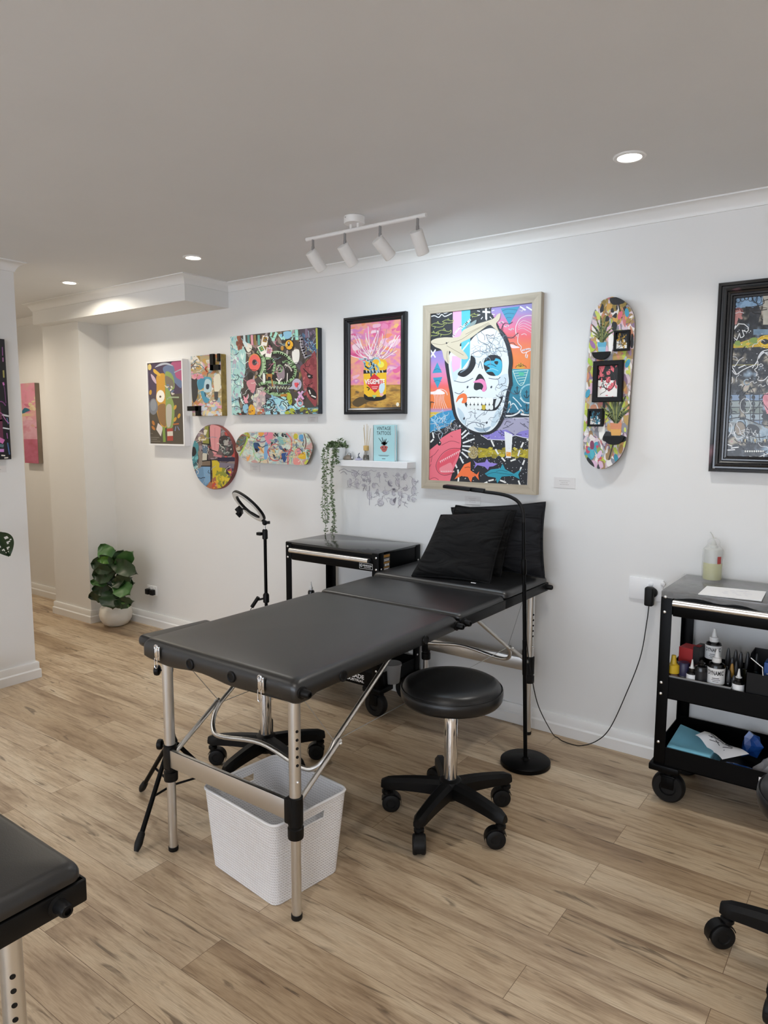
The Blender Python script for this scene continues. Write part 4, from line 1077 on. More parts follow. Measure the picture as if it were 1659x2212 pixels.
A.daubs(14, (1040, 600, 1470, 750), ['#8a6a3c', '#c7953f', '#d8a94a', '#735b3c', '#b98a44'], (14, 50), 12, 4)
A.sp([(1060, 720), (1120, 670), (1240, 680), (1330, 660), (1320, 690), (1200, 705), (1110, 750)], '#5a4a30')
for i in range(46):
    a = math.radians(A.r.uniform(-165, -15)); L = A.r.uniform(120, 330); bx, by = 1245+A.r.uniform(-60, 60), 370
    A.st([(bx+math.cos(a)*30, by+math.sin(a)*20), (bx+math.cos(a)*L*.5+A.r.uniform(-25, 25), by+math.sin(a)*L*.45+A.r.uniform(-20, 20)), (bx+math.cos(a)*L*.75, by+math.sin(a)*L*.9)], 5, A.r.choice(['#fdf3f6', '#f6dbe6', '#fbe9d8', '#c58aa6']))
A.sp([(1155, 655), (1170, 690), (1240, 702), (1310, 692), (1335, 655), (1300, 640), (1180, 640)], '#17171a')
A.p([(1152, 470), (1340, 462), (1336, 640), (1300, 668), (1190, 668), (1156, 640)], '#f3c02c'); A.p([(1152, 450), (1340, 440), (1340, 470), (1152, 480)], '#1f2024')
A.sp([(1165, 450), (1160, 385), (1200, 368), (1290, 362), (1338, 378), (1338, 445), (1250, 452)], '#f1b92c'); A.e(1295, 405, 26, 26, '#f3ea5a')
A.scrib(10, (1185, 385, 1265, 440), ['#9fd0e4', '#c7e4ee', '#6a9ab4'], (14, 30), 12)
for i in range(6): A.st([(1175+i*26, 452), (1180+i*26, 470)], 8, '#cfd6da', 0)
A.p([(1240, 478), (1322, 552), (1246, 636), (1168, 556)], '#d93138'); A.txt('VEGEMITE', 1162, 526, 1325, 566, '#fbf6ee', -.02, .03)
A.st([(1220, 588), (1270, 586)], 6, '#f4c9c0', 0); A.st([(1225, 602), (1262, 600)], 6, '#f4c9c0', 0)
A.sp([(1285, 570), (1320, 560), (1325, 600), (1300, 645), (1280, 620)], '#cfe3ea'); A.e(1300, 650, 16, 12, '#f0b6b6'); A.st([(1180, 590), (1200, 600), (1190, 615)], 8, '#3a3320'); A.e(1430, 730, 12, 16, '#efe6d2'); A.p([(1220, 655), (1262, 655), (1240, 682)], '#9fc28a')
A.build('picture', PAINT, root)

# ---- big busy canvas
def canvas(label, px, d, crop, seed, wrap, back='#e4dfd4'):
    R_ = rect_from(px, yb-d)
    root = thing('canvas_painting', label, 'picture', ((R_[0]+R_[2])/2, yb, R_[1]))
    MB().box((R_[0], yb, R_[1]), (R_[2], yb-d, R_[3]), .002, 1).build('canvas', wrap, root)
    P = [(R_[0], R_[3]), (R_[2], R_[3]), (R_[2], R_[1]), (R_[0], R_[1])]
    ox, oy, k = crop
    hull = []
    for x, z in P:                       # back to crop coordinates
        v = V((x, yb-d, z))-CAM; f = v.dot(Fv); hull.append(((PW/2+FPX*v.dot(Rv)/f-ox)/k, (PH/2-FPX*v.dot(Uv)/f-oy)/k))
    return root, Art(ox, oy, k, 'Y', yb-d, hull, seed), R_
wrap = mat('canvas_edge_dark', '#2c3138', .6, var=.4, vscale=25)
ox, oy, k = 490, 700, .12658
root, A, Rb = canvas('wide busy graffiti canvas with a pale green skull and red mask', cp(ox, oy, k, [(52, 205), (1545, 72), (1575, 1535), (97, 1548)]), .036, (ox, oy, k), 11, wrap)
A.p([(-100, -100), (1800, -100), (1800, 1800), (-100, 1800)], '#4a4440')
A.daubs(170, (40, 80, 1560, 1540), ['#6d5f5a', '#8a7c70', '#3a3431', '#8d7446', '#a99ea0', '#57505a', '#2b2827', '#9b8d8a', '#735f3e'], (30, 90), 90, 4)
A.p([(50, 200), (180, 190), (330, 480), (320, 800), (200, 1300), (260, 1560), (80, 1560)], '#a9d2cc'); A.daubs(70, (50, 200, 280, 1500), ['#9cc9c8', '#c3e4dc', '#7fb4c0', '#d7ece4', '#a5bcc8', '#b2a9b8'], (20, 60), 80, 4); A.scrib(30, (60, 380, 280, 1450), ['#39424a', '#5d6f7a', '#e9f3ee'], (25, 70), 9)
A.daubs(16, (180, 190, 260, 420), ['#9a5a44', '#7d4a3a'], (20, 50), 90)
for x, c in ((300, '#c7d7da'), (370, '#5d9490'), (430, '#d89aa8'), (480, '#8d7446'), (545, '#6aa79c'), (620, '#94714a')): A.st([(x, 195), (x+8, 350)], 38, c, 0)
A.daubs(30, (760, 110, 1240, 260), ['#a3dccb', '#8fc5dc', '#b9e3d6', '#6b5a44'], (25, 60), 90); A.sp([(970, 140), (1100, 130), (1090, 230), (1000, 250)], '#8cc0dc'); A.st([(1190, 110), (1200, 260)], 55, '#a4e0d0', 0); A.st([(850, 150), (790, 280)], 45, '#a8dfce', 0)
A.p([(1240, 90), (1580, 60), (1580, 480), (1300, 560)], '#4d4350'); A.daubs(30, (1280, 100, 1520, 480), ['#5f5468', '#3f3a48', '#7b6a80', '#4a6a8a'], (20, 60), 60); A.scrib(22, (1330, 250, 1500, 500), ['#3f86b8', '#b9a24a', '#a7c7dc', '#27344a'], (25, 60), 9)
A.st([(1265, 230), (1290, 420), (1350, 570)], 60, '#8b8690'); A.st([(1255, 240), (1280, 420), (1345, 580)], 8, '#d9d6da')
A.sp([(1510, 470), (1400, 620), (1260, 730), (1290, 900), (1330, 1150), (1440, 1330), (1530, 1390), (1560, 1000)], '#8f4248'); A.daubs(40, (1320, 640, 1520, 1300), ['#a6575a', '#7b343c', '#b8686a', '#93454a'], (20, 55), 110)
A.st([(1310, 760), (1400, 850), (1470, 880)], 16, '#2a1a1e'); A.sp([(1370, 850), (1450, 880), (1470, 920), (1400, 930)], '#1e1a1c'); A.e(1410, 890, 22, 14, '#b8b0b0'); A.sp([(1370, 1080), (1450, 1090), (1530, 1180), (1520, 1290), (1440, 1250), (1390, 1170)], '#221a1c'); A.st([(1410, 1130), (1430, 1190)], 22, '#e6e2da', 0); A.st([(1450, 1220), (1520, 1250)], 22, '#e6e2da', 0); A.st([(1340, 760), (1360, 640), (1480, 540)], 10, '#5e2a30'); A.st([(1330, 1010), (1380, 1060), (1440, 1050)], 10, '#5e2a30')
A.p([(1545, 60), (1600, 60), (1620, 1600), (1560, 1600)], '#37424a'); A.st([(1535, 75), (1545, 420)], 30, '#b9bd4c', 0); A.st([(1545, 430), (1560, 1380)], 16, '#a38a68', 0)
A.p([(680, 560), (780, 470), (1000, 520), (1180, 740), (1140, 960), (900, 1010), (620, 1000), (630, 760)], '#221f1f'); A.daubs(24, (660, 560, 1100, 980), ['#3a3434', '#2a2727', '#514a4c'], (25, 60))
A.sp([(870, 830), (950, 720), (990, 800), (980, 930), (880, 950)], '#8f8088')
g = '#8fb184'
A.st([(760, 490), (870, 480), (1010, 530), (1110, 640), (1170, 760), (1150, 900), (1040, 990), (900, 1010), (740, 990), (560, 1030)], 46, g); A.st([(640, 590), (760, 590), (820, 680), (790, 850)], 42, g); A.st([(530, 470), (610, 560), (620, 760), (560, 890)], 46, g); A.st([(650, 620), (660, 800), (690, 850)], 34, g); A.st([(960, 650), (1040, 640), (1130, 740)], 36, g); A.ring(905, 760, 42, 55, 30, g); A.st([(640, 1110), (740, 1170), (860, 1200), (1000, 1190), (1060, 1150)], 60, g)
for q in range(8): A.st([(700+q*48, 1060+q*4), (715+q*48, 1110), (735+q*48, 1060)], 12, '#c4cdb0', 0)
for q in range(9): A.st([(720+q*38, 1170), (735+q*38, 1135), (750+q*38, 1170)], 9, '#2b2d2a', 0)
A.st([(760, 478), (870, 468), (1010, 516), (1120, 640)], 7, '#d5dfc6'); A.st([(625, 600), (640, 760), (580, 880)], 7, '#d5dfc6'); A.st([(1000, 690), (1080, 740), (1110, 800)], 24, '#d8d2c8')
A.st([(560, 1030), (640, 1000), (700, 1060)], 40, g); A.sp([(610, 1050), (700, 1040), (690, 1090)], '#231f1f')
A.e(478, 655, 105, 150, '#e2665f'); A.ring(478, 655, 98, 142, 12, '#d8a24a', 14, 180, 330); A.e(478, 655, 42, 52, '#55484e'); A.e(470, 645, 22, 28, '#302a30')
A.e(1068, 355, 82, 95, '#2a2624'); A.e(1068, 355, 68, 80, '#eab02e'); A.e(1062, 335, 24, 42, '#2a2a2e'); A.e(1062, 322, 14, 18, '#b9bcc0'); A.e(950, 410, 26, 42, '#b8853a')
for cx, cy, a, c in ((655, 275, 12, '#93702e'), (600, 430, -28, '#4a8f5e'), (722, 470, 8, '#a9749a')):
    q = math.radians(a); R2 = lambda u, v: (cx+u*math.cos(q)-v*math.sin(q), cy+u*math.sin(q)+v*math.cos(q))
    A.p([R2(-50, -70), R2(50, -70), R2(50, 95), R2(-50, 95)], '#e8e4da'); A.p([R2(-34, -52), R2(34, -52), R2(34, 34), R2(-34, 34)], c); A.daubs(4, (cx-20, cy-35, cx+20, cy+15), ['#4a6a9a', '#c7a23a', '#8a4a3a'], (8, 18))
A.sp([(300, 320), (420, 350), (430, 430), (370, 480), (330, 420)], '#e6e2d4'); A.sp([(280, 300), (340, 310), (350, 400)], '#cfe2e4'); A.sp([(1125, 460), (1235, 440), (1240, 600), (1190, 680), (1130, 620)], '#e8e6e0')
A.p([(675, 850), (780, 850), (780, 880), (765, 960), (750, 900), (710, 900), (690, 960), (680, 900)], '#a9783a'); A.st([(775, 950), (785, 1060)], 22, '#a9783a', 0); A.sp([(620, 850), (655, 850), (660, 990), (625, 1000)], '#dfe4dc')
A.sp([(340, 1000), (440, 940), (500, 1010), (470, 1170), (410, 1150)], '#c9878e'); A.sp([(290, 1220), (330, 1260), (370, 1190), (355, 1290), (370, 1340), (310, 1345)], '#e59aa8')
A.sp([(510, 1110), (600, 1110), (620, 1200), (600, 1300), (520, 1300)], '#c7c0b8'); A.st([(520, 1110), (515, 1300), (600, 1300), (600, 1130), (520, 1110)], 10, '#35322f', 0)
A.sp([(470, 1230), (640, 1170), (660, 1400), (600, 1540), (470, 1500)], '#b3a6a6'); A.daubs(30, (440, 1180, 660, 1520), ['#c9bab8', '#9b8f90', '#d5a9ae', '#cfd0b8'], (18, 50), 90)
A.sp([(380, 1540), (380, 1430), (420, 1370), (480, 1430), (480, 1540)], '#e0a52a'); A.e(440, 1480, 14, 10, '#7a3a1e'); A.sp([(280, 1400), (360, 1370), (360, 1500), (300, 1510)], '#8cbcd4')
A.p([(690, 1290), (820, 1230), (960, 1290), (1130, 1400), (1220, 1310), (1320, 1480), (1300, 1560), (900, 1560), (660, 1540)], '#9ccfda'); A.daubs(40, (680, 1260, 1300, 1530), ['#a6dcdc', '#8cc0dc', '#bfe2e4', '#86b4d0'], (22, 60)); A.ring(745, 1380, 85, 95, 12, '#2b2f33'); A.scrib(16, (690, 1320, 810, 1450), ['#2b2f33'], (20, 44), 9); A.scrib(8, (850, 1320, 1100, 1470), ['#2b2f33', '#f0ece0'], (30, 60), 12)
A.sp([(1040, 1170), (1100, 1200), (1120, 1330), (1080, 1380), (1030, 1260)], '#a9b23c'); A.st([(930, 1220), (1030, 1210)], 44, '#b07a35', 0)
A.e(1200, 1030, 82, 100, '#b9b4c8'); A.p([(1050, 1110), (1130, 1050), (1160, 1110)], '#b9b4c8'); A.sp([(1160, 1005), (1195, 1000), (1230, 1005), (1225, 1050), (1195, 1085), (1165, 1050)], '#e2545e')
A.st([(1230, 1160), (1310, 1280)], 34, '#e0a8d4', 0); A.st([(1300, 1150), (1200, 1310)], 34, '#e0a8d4', 0); A.ring(1255, 1350, 45, 55, 22, '#e3a0ae'); A.st([(850, 930), (900, 980), (940, 930)], 18, '#e8e4dc', 0); A.st([(895, 970), (900, 1020)], 18, '#e8e4dc', 0); A.st([(1040, 840), (1035, 980)], 14, '#e8e4dc', 0)
A.p([(1090, 1480), (1600, 1390), (1600, 1600), (1000, 1600)], '#4c4a4a'); A.daubs(30, (1000, 1440, 1580, 1540), ['#38414a', '#8b8f3a', '#26282c', '#7fb0c0', '#a9b23c'], (20, 50), 0); A.st([(1400, 1440), (1590, 1430)], 14, '#6fa7b0', 0); A.st([(1460, 1455), (1580, 1448)], 9, '#e0e0d8', 0)
A.daubs(24, (80, 1450, 900, 1545), ['#3a3836', '#a9783a', '#6a7a8a', '#b8574a'], (16, 40)); A.scrib(60, (300, 180, 1500, 1520), ['#1f1d1d', '#eae6dc', '#d98aa0', '#8fbcc8'], (14, 46), 7)
A.build('picture', PAINT, root)

# ---- small canvas with black painted corner boxes
ox, oy, k = 300, 740, .15374
gold = mat('canvas_edge_gold', '#8f7a3c', .55, var=.35, vscale=30)
root, A, Rs = canvas('small canvas with a blue side-facing skull and two black corner frames', cp(ox, oy, k, [(725, 190), (1148, 162), (1172, 1030), (757, 1032)]), .045, (ox, oy, k), 21, gold)
A.p([(600, 100), (1300, 100), (1300, 1200), (600, 1200)], '#b8a67e')
A.daubs(120, (725, 170, 1170, 1030), ['#c9a35a', '#d8c6a0', '#b9c4c8', '#d9a6b4', '#e4dccb', '#a98c4e', '#c7855a', '#8fa8b0', '#e9e4da'], (20, 60)); A.scrib(50, (730, 180, 1160, 1020), ['#6a6a70', '#e9e2d4', '#c58a9a', '#7fa0ac'], (20, 50), 9)
A.sp([(745, 500), (820, 480), (830, 720), (790, 830), (755, 800)], '#3a3a3c'); A.sp([(1060, 480), (1140, 450), (1150, 640), (1090, 700), (1060, 640)], '#e2dcc6'); A.p([(1060, 690), (1115, 690), (1110, 810), (1065, 800)], '#4a4a4a')
A.sp([(820, 560), (850, 500), (940, 482), (1020, 500), (1022, 620), (1010, 690), (960, 650), (900, 640), (845, 665)], '#5aa0b8'); A.sp([(830, 560), (870, 510), (935, 510), (935, 600), (880, 660), (840, 640)], '#468aa6')
A.sp([(940, 520), (1015, 540), (1012, 680), (930, 700), (915, 650)], '#b8d0d8'); A.sp([(950, 590), (990, 590), (985, 650), (950, 650)], '#2a3a4a'); A.sp([(870, 690), (930, 700), (960, 770), (1000, 790), (960, 850), (910, 820)], '#4f97b2'); A.st([(930, 700), (945, 760), (1000, 770)], 12, '#1f2e3a')
for q in range(4): A.st([(955+q*14, 740+q*9), (950+q*14, 765+q*9)], 9, '#dfe6e4', 0)
A.st([(960, 340), (935, 370), (965, 410)], 20, '#d8633e'); A.daubs(16, (760, 440, 900, 500), ['#d9889a', '#e4a4b0'], (14, 34)); A.daubs(30, (850, 850, 1150, 1010), ['#e2a4b4', '#d0d4dc', '#e4d0a0', '#b0c4d8'], (20, 50))
A.build('picture', PAINT, root)
def corner_box(p0, p1, t, left_open):
    """black L of a broken miniature frame, standing proud of the canvas"""
    f = yb-.045-GAP
    a, b = UY(ox+p0[0]*k, oy+p0[1]*k, f), UY(ox+p1[0]*k, oy+p1[1]*k, f)
    mb = MB()
    if left_open:   # lower left L: top bar and right bar
        mb.box((a.x-.02, f, a.z-t), (b.x, f-.025, a.z)); mb.box((b.x-t, f, b.z), (b.x, f-.025, a.z))
    else:           # upper right L: left bar and bottom bar
        mb.box((a.x, f, b.z), (a.x+t, f-.02, a.z)); mb.box((a.x, f, b.z), (b.x, f-.02, b.z+t))
        mb.box((b.x-.02, f, a.z-.05), (b.x, f-.012, a.z))
    return mb.build('corner_frame', BPLASTIC, root)
corner_box((1025, 165), (1150, 385), .034, False); corner_box((745, 895), (880, 1030), .032, True)

# ---- picture in a deep white box frame
fd = .05
Rw = rect_from(cp(ox, oy, k, [(92, 275), (612, 222), (640, 1455), (150, 1442)]), yb-fd)
root = thing('framed_print', 'tall cartoon print in a deep white box frame, leftmost on the long wall', 'picture', ((Rw[0]+Rw[2])/2, yb, Rw[1]))
wfr = mat('white_frame_paint', (.85, .85, .86), .4)
frame_mesh(MB(), Rw, yb, [(0, 0), (0, .049), (.05, .05), (.95, .05), (1, .049), (1, .04)], .012).build('frame', wfr, root, 20)
MB().box((Rw[0]+.005, yb-.001, Rw[1]+.005), (Rw[2]-.005, yb-.042, Rw[3]-.005)).build('backing', PAPER, root)
pr = [(Rw[0]+.012, Rw[3]-.012), (Rw[2]-.012, Rw[3]-.012), (Rw[2]-.012, Rw[1]+.012), (Rw[0]+.012, Rw[1]+.012)]
def tocrop(pts, y, ox, oy, k):
    h = []
    for x, z in pts:
        v = V((x, y, z))-CAM; f = v.dot(Fv); h.append(((PW/2+FPX*v.dot(Rv)/f-ox)/k, (PH/2-FPX*v.dot(Uv)/f-oy)/k))
    return h
A = Art(ox, oy, k, 'Y', yb-.0422, tocrop(pr, yb-.0422, ox, oy, k), 31)
A.p([(0, 100), (800, 100), (800, 850), (0, 850)], '#4d4056'); A.p([(0, 760), (800, 700), (800, 1600), (0, 1600)], '#554d42'); A.p([(100, 760), (400, 740), (400, 820), (100, 860)], '#4f4550')
A.sp([(460, 280), (620, 260), (620, 520), (520, 540), (470, 420)], '#b05a80'); A.sp([(350, 340), (480, 320), (520, 480), (600, 540), (590, 640), (500, 560), (360, 430)], '#6a7a9a'); A.sp([(225, 350), (300, 295), (400, 285), (480, 330), (380, 310), (290, 330)], '#b6bcc8'); A.st([(500, 420), (560, 390), (610, 370)], 16, '#a9b2c2')
A.sp([(250, 470), (340, 430), (375, 480), (370, 640), (380, 900), (390, 1180), (320, 1170), (270, 1050), (240, 860), (250, 640)], '#c9973e'); A.sp([(215, 370), (300, 440), (290, 470), (210, 420)], '#d9b04a'); A.e(152, 345, 26, 44, '#d6c07a'); A.sp([(170, 440), (230, 500), (245, 580), (190, 520)], '#c9b2c4')
A.sp([(270, 890), (380, 880), (385, 1160), (320, 1150), (275, 1060)], '#8f6e48'); A.sp([(370, 430), (440, 420), (490, 500), (500, 640), (440, 700), (500, 900), (480, 1180), (390, 1190), (375, 700)], '#8aa05e'); A.sp([(385, 900), (460, 890), (450, 1150), (395, 1170)], '#b9b4a8'); A.sp([(370, 470), (470, 520), (490, 620), (400, 640)], '#7a7266')
A.e(305, 755, 58, 88, '#f0ece2'); A.e(302, 760, 14, 16, '#5a4a3a'); A.daubs(10, (380, 600, 480, 720), ['#dcd8cc', '#6a7a9a', '#c9c2b4'], (12, 28)); A.st([(400, 790), (440, 770), (560, 770)], 20, '#aab898'); A.e(205, 900, 62, 115, '#7c8088'); A.e(205, 880, 42, 80, '#8f949c')
A.p([(270, 1130), (340, 1190), (310, 1320), (245, 1220)], '#d8d0cc'); A.p([(395, 1210), (478, 1200), (482, 1380), (400, 1380)], '#a8483e'); A.p([(400, 1250), (478, 1245), (480, 1310), (402, 1315)], '#d5cdbf'); A.st([(350, 1190), (360, 1390)], 36, '#7f9a4a', 0)
for x, y, c in ((165, 700, '#c99a3e'), (205, 1130, '#b8783a'), (510, 910, '#c99a3e'), (565, 1030, '#c99a3e'), (510, 1080, '#c99a3e'), (205, 1200, '#b8783a')): A.e(x, y, 18, 36, c, A.r.uniform(-40, 40))
A.st([(480, 1150), (560, 1140)], 18, '#b56a3a', 0); A.st([(520, 1180), (510, 1240)], 12, '#7a86a8', 0); A.st([(545, 1180), (570, 1230)], 12, '#7a86a8', 0)
for y, x1_ in ((1275, 195), (1330, 285), (1355, 255), (1385, 300)): A.st([(165, y), (x1_, y+4)], 7, '#8d877c', 0)
A.build('picture', PRINT, root)
MB().box((Rw[0]+.012, yb-.0462, Rw[1]+.012), (Rw[2]-.012, yb-.0468, Rw[3]-.012))

# ---- round painting
c0 = UY(ox+1042*k, oy+1607*k, yb-.03); rr = .0
e0, e1 = UY(ox+1042*k, oy+1150*k, yb-.03), UY(ox+1042*k, oy+2062*k, yb-.03); rr = (e0.z-e1.z)/2; c0.z = (e0.z+e1.z)/2
root = thing('round_painting', 'round patchwork painting with a yellow and blue panel, under the small canvas', 'picture', (c0.x, yb, c0.z-rr))
MB().lathe([(0, 0), (rr-.002, 0), (rr, .002), (rr, .028), (rr-.002, .03), (0, .03)], (c0.x, yb, c0.z), (0, -1, 0), 72).build('board', mat('round_edge_red', '#7c3a34', .5, var=.4, vscale=14), root)
hull = tocrop([(c0.x+(rr-.002)*math.cos(2*PI*i/64), c0.z+(rr-.002)*math.sin(2*PI*i/64)) for i in range(64)], yb-.03, ox, oy, k)
A = Art(ox, oy, k, 'Y', yb-.0301, hull, 41)
A.p([(600, 1000), (1500, 1000), (1500, 2200), (600, 2200)], '#6c5c5c'); A.daubs(90, (720, 1150, 1370, 2060), ['#7a6464', '#5d4c52', '#8e7f7c', '#b0595a', '#4a4246', '#97888e'], (25, 70)); A.daubs(26, (1180, 1200, 1370, 1600), ['#b8453e', '#c95a50', '#8f3a3a'], (25, 60), 60)
A.sp([(1010, 1160), (1140, 1160), (1145, 1330), (1110, 1540), (1040, 1540), (1000, 1300)], '#d69294'); A.st([(1070, 1200), (1070, 1500)], 10, '#c47f84', 0)
A.p([(930, 1180), (1000, 1170), (990, 1420), (900, 1420)], '#8a8a3e'); A.daubs(14, (860, 1200, 960, 1380), ['#d8d0b8', '#5a5a8a', '#a38a5a'], (16, 40))
A.sp([(1140, 1330), (1280, 1330), (1330, 1560), (1200, 1590), (1140, 1480)], '#3a3436'); A.daubs(30, (1140, 1340, 1300, 1560), ['#55605e', '#8a8f8a', '#2a2628', '#6a5a5e', '#a9a49e'], (14, 36))
A.sp([(730, 1450), (790, 1380), (840, 1440), (830, 1600), (800, 1780), (745, 1660)], '#4a8a92'); A.sp([(745, 1480), (790, 1470), (810, 1550), (770, 1600), (740, 1560)], '#1f2226'); A.daubs(12, (740, 1600, 830, 1780), ['#6fb0b4', '#2f5a66', '#8fc0c0'], (14, 34)); A.sp([(830, 1540), (880, 1530), (890, 1740), (830, 1760), (850, 1640)], '#8a7f74')
A.p([(895, 1430), (975, 1440), (965, 1660), (895, 1660)], '#c9c4b4'); A.p([(895, 1440), (970, 1450), (968, 1560), (897, 1550)], '#5d7286'); A.p([(895, 1665), (1010, 1665), (1005, 1735), (890, 1735)], '#7a6a5a')
A.p([(800, 1800), (890, 1740), (1005, 1745), (1010, 1960), (920, 2040), (840, 1960)], '#6d92b2'); A.p([(905, 1745), (1005, 1745), (1008, 1950), (930, 2000)], '#7ba3c4')
A.p([(1030, 1650), (1110, 1660), (1240, 1840), (1290, 1900), (1180, 2040), (1080, 2050), (1040, 1900)], '#cbb52e'); A.daubs(26, (1100, 1780, 1280, 2030), ['#8a8f3a', '#a9a238', '#6a6a3e', '#d8c23e'], (20, 46)); A.p([(1010, 1940), (1080, 1880), (1110, 2060), (930, 2060)], '#a86a4a'); A.daubs(14, (1000, 1960, 1120, 2060), ['#c2503e', '#d8a03e', '#8a5a8a'], (12, 30))
A.st([(1120, 1640), (1360, 1640)], 56, '#28243e', 0); A.st([(1150, 1720), (1350, 1740)], 70, '#7a7280', 0); A.st([(1160, 1600), (1060, 1580)], 34, '#c07a7e', 0); A.daubs(10, (1220, 1760, 1350, 1860), ['#2a2434', '#3e3448'], (16, 40), 80)
for p in ([(990, 1180), (1000, 1500), (1110, 1540)], [(885, 1420), (990, 1430)], [(895, 1665), (1110, 1640)], [(1015, 1640), (1020, 1960)], [(880, 1735), (1010, 1735)], [(975, 1440), (965, 1660)]): A.st(p, 14, '#1c1a1c', 0)
A.scrib(24, (740, 1200, 1340, 2000), ['#e6e0d4', '#1c1a1c', '#9aa8b8'], (14, 36), 7)
A.build('picture', PAINT, root)

# ---- skateboard decks
def deck(label, outline, crop, d, th, edge):
    ox, oy, k = crop
    ol = [(v.x, v.y) for v in spline([(x, y, 0) for x, y in outline], 6, True)]
    P = [UY(ox+x*k, oy+y*k, yb-d) for x, y in ol]
    c = sum(P, V())/len(P); zz = min(p.z for p in P)
    root = thing('skateboard_deck', label, 'skateboard deck', (c.x, yb, zz))
    MB().prism(P, (0, th, 0)).build('board', edge, root, 30)
    mb = MB()
    zc, xc = c.z, c.x; vert = (max(p.z for p in P)-zz) > (max(p.x for p in P)-min(p.x for p in P))
    for s_ in (-1, 1):
        q = V((xc, yb-d+th, zc)); q = q+(V((0, 0, .2*s_)) if vert else V((.18*s_, 0, 0)))
        mb.cyl(q, (q.x, yb, q.z), .018, n=16)
    mb.build('wall_mount', BPLASTIC, root)
    hull = ol[::3]
    # convex enough outline: use its own hull for clipping
    return root, Art(ox, oy, k, 'Y', yb-d, chull(ol), 51), P
def chull(pts):
    P = sorted(set(pts)); cr = lambda o, a, b: (a[0]-o[0])*(b[1]-o[1])-(a[1]-o[1])*(b[0]-o[0])
    lo, hi = [], []
    for p in P:
        while len(lo) > 1 and cr(lo[-2], lo[-1], p) <= 0: lo.pop()
        lo.append(p)
    for p in P[::-1]:
        while len(hi) > 1 and cr(hi[-2], hi[-1], p) <= 0: hi.pop()
        hi.append(p)
    return lo[:-1]+hi[:-1]
maple = mat('deck_edge', '#6d5f50', .5, var=.2)
root, A, _ = deck('long painted skateboard deck hung sideways under the busy canvas', [(82, 400), (95, 300), (150, 205), (250, 130), (420, 118), (700, 122), (1000, 128), (1360, 136), (1450, 190), (1510, 310), (1530, 410), (1500, 540), (1440, 680), (1370, 738), (1100, 722), (800, 708), (500, 692), (310, 680), (190, 590), (110, 500)], (500, 920, .11453), .045, .012, maple)
A.p([(0, 0), (1700, 0), (1700, 900), (0, 900)], '#b9cfc8'); A.smoke((70, 100, 1550, 750), 110, 46, ['#8f9aa4', '#b9cfc8', '#cfdccf', '#c9b4a8', '#a9c4c4', '#d9cdb4', '#9fb0b4'], 150, 8)
A.daubs(60, (80, 110, 1540, 740), ['#c9d4c8', '#a9c4c4', '#d9a9a4', '#8f9aa4', '#d6c3a4', '#b4b8be', '#c8dccc', '#c49a94'], (30, 90))
A.sp([(90, 300), (200, 160), (290, 200), (280, 330), (170, 480), (100, 460)], '#6a6a56'); A.daubs(14, (110, 190, 260, 440), ['#8a5a44', '#4f6a5c', '#b9a890', '#3f4f56'], (20, 50)); A.st([(250, 130), (300, 240), (240, 400), (160, 560)], 24, '#b4d45a'); A.st([(250, 120), (320, 160), (330, 230)], 40, '#c9c24a')
A.sp([(290, 560), (310, 590), (350, 540), (350, 600), (320, 660), (290, 640)], '#e8a468'); A.ring(560, 400, 150, 250, 20, '#9fd0a4', 14, 60, 270); A.sp([(420, 320), (520, 330), (540, 440), (470, 480), (430, 420)], '#2f4f78'); A.sp([(500, 390), (570, 420), (620, 520), (560, 470)], '#d59a4e'); A.sp([(640, 320), (690, 330), (680, 600), (620, 620), (620, 440)], '#7aa4cc'); A.sp([(440, 430), (500, 440), (480, 500)], '#191c20'); A.ring(570, 250, 90, 55, 14, '#5a4a7a', 14)
A.sp([(500, 130), (620, 130), (560, 200)], '#dc9a4a'); A.sp([(620, 130), (780, 130), (740, 320), (680, 330)], '#d87f94'); A.ring(830, 500, 130, 160, 16, '#d8564e', 16); A.daubs(46, (720, 260, 1010, 620), ['#c79a6a', '#6a7a78', '#8aa49c', '#3c4046', '#b9a58c', '#d8c8b0', '#5a6a8a'], (18, 48)); A.sp([(960, 430), (1060, 440), (1040, 480), (980, 480)], '#22262a'); A.sp([(950, 520), (1060, 520), (1040, 620), (1000, 690), (960, 610)], '#2f4f8a')
A.daubs(14, (820, 150, 1030, 200), ['#22262a', '#2f3a3e'], (16, 34)); A.sp([(880, 200), (1000, 240), (1020, 330), (920, 320)], '#7fb0ac'); A.st([(1040, 140), (1130, 250), (1130, 420), (1070, 560), (1070, 720)], 26, '#da7a7e')
A.e(1215, 200, 42, 55, '#c2b83e'); A.sp([(1280, 180), (1350, 170), (1350, 290), (1290, 270)], '#5d9cc8'); A.ring(1330, 560, 150, 180, 14, '#cfd8a4', 14, 90, 300); A.sp([(1270, 560), (1380, 490), (1400, 620), (1280, 610)], '#e0b42e'); A.sp([(1200, 470), (1290, 410), (1310, 500), (1230, 560)], '#df8f94'); A.st([(1370, 150), (1410, 300), (1380, 460)], 14, '#5a2a2e'); A.st([(1210, 380), (1150, 500), (1110, 700)], 22, '#c6dcae'); A.sp([(1420, 460), (1480, 470), (1460, 600), (1420, 560)], '#5f9a78'); A.st([(1440, 650), (1390, 710)], 44, '#c7cc52', 0); A.sp([(1180, 600), (1290, 640), (1290, 730), (1180, 720)], '#e2928c')
A.scrib(60, (120, 140, 1500, 700), ['#2a2c30', '#efe9dc', '#c8564e', '#6d8aa0', '#e8d890'], (20, 60), 8); A.build('artwork', PAINT, root)

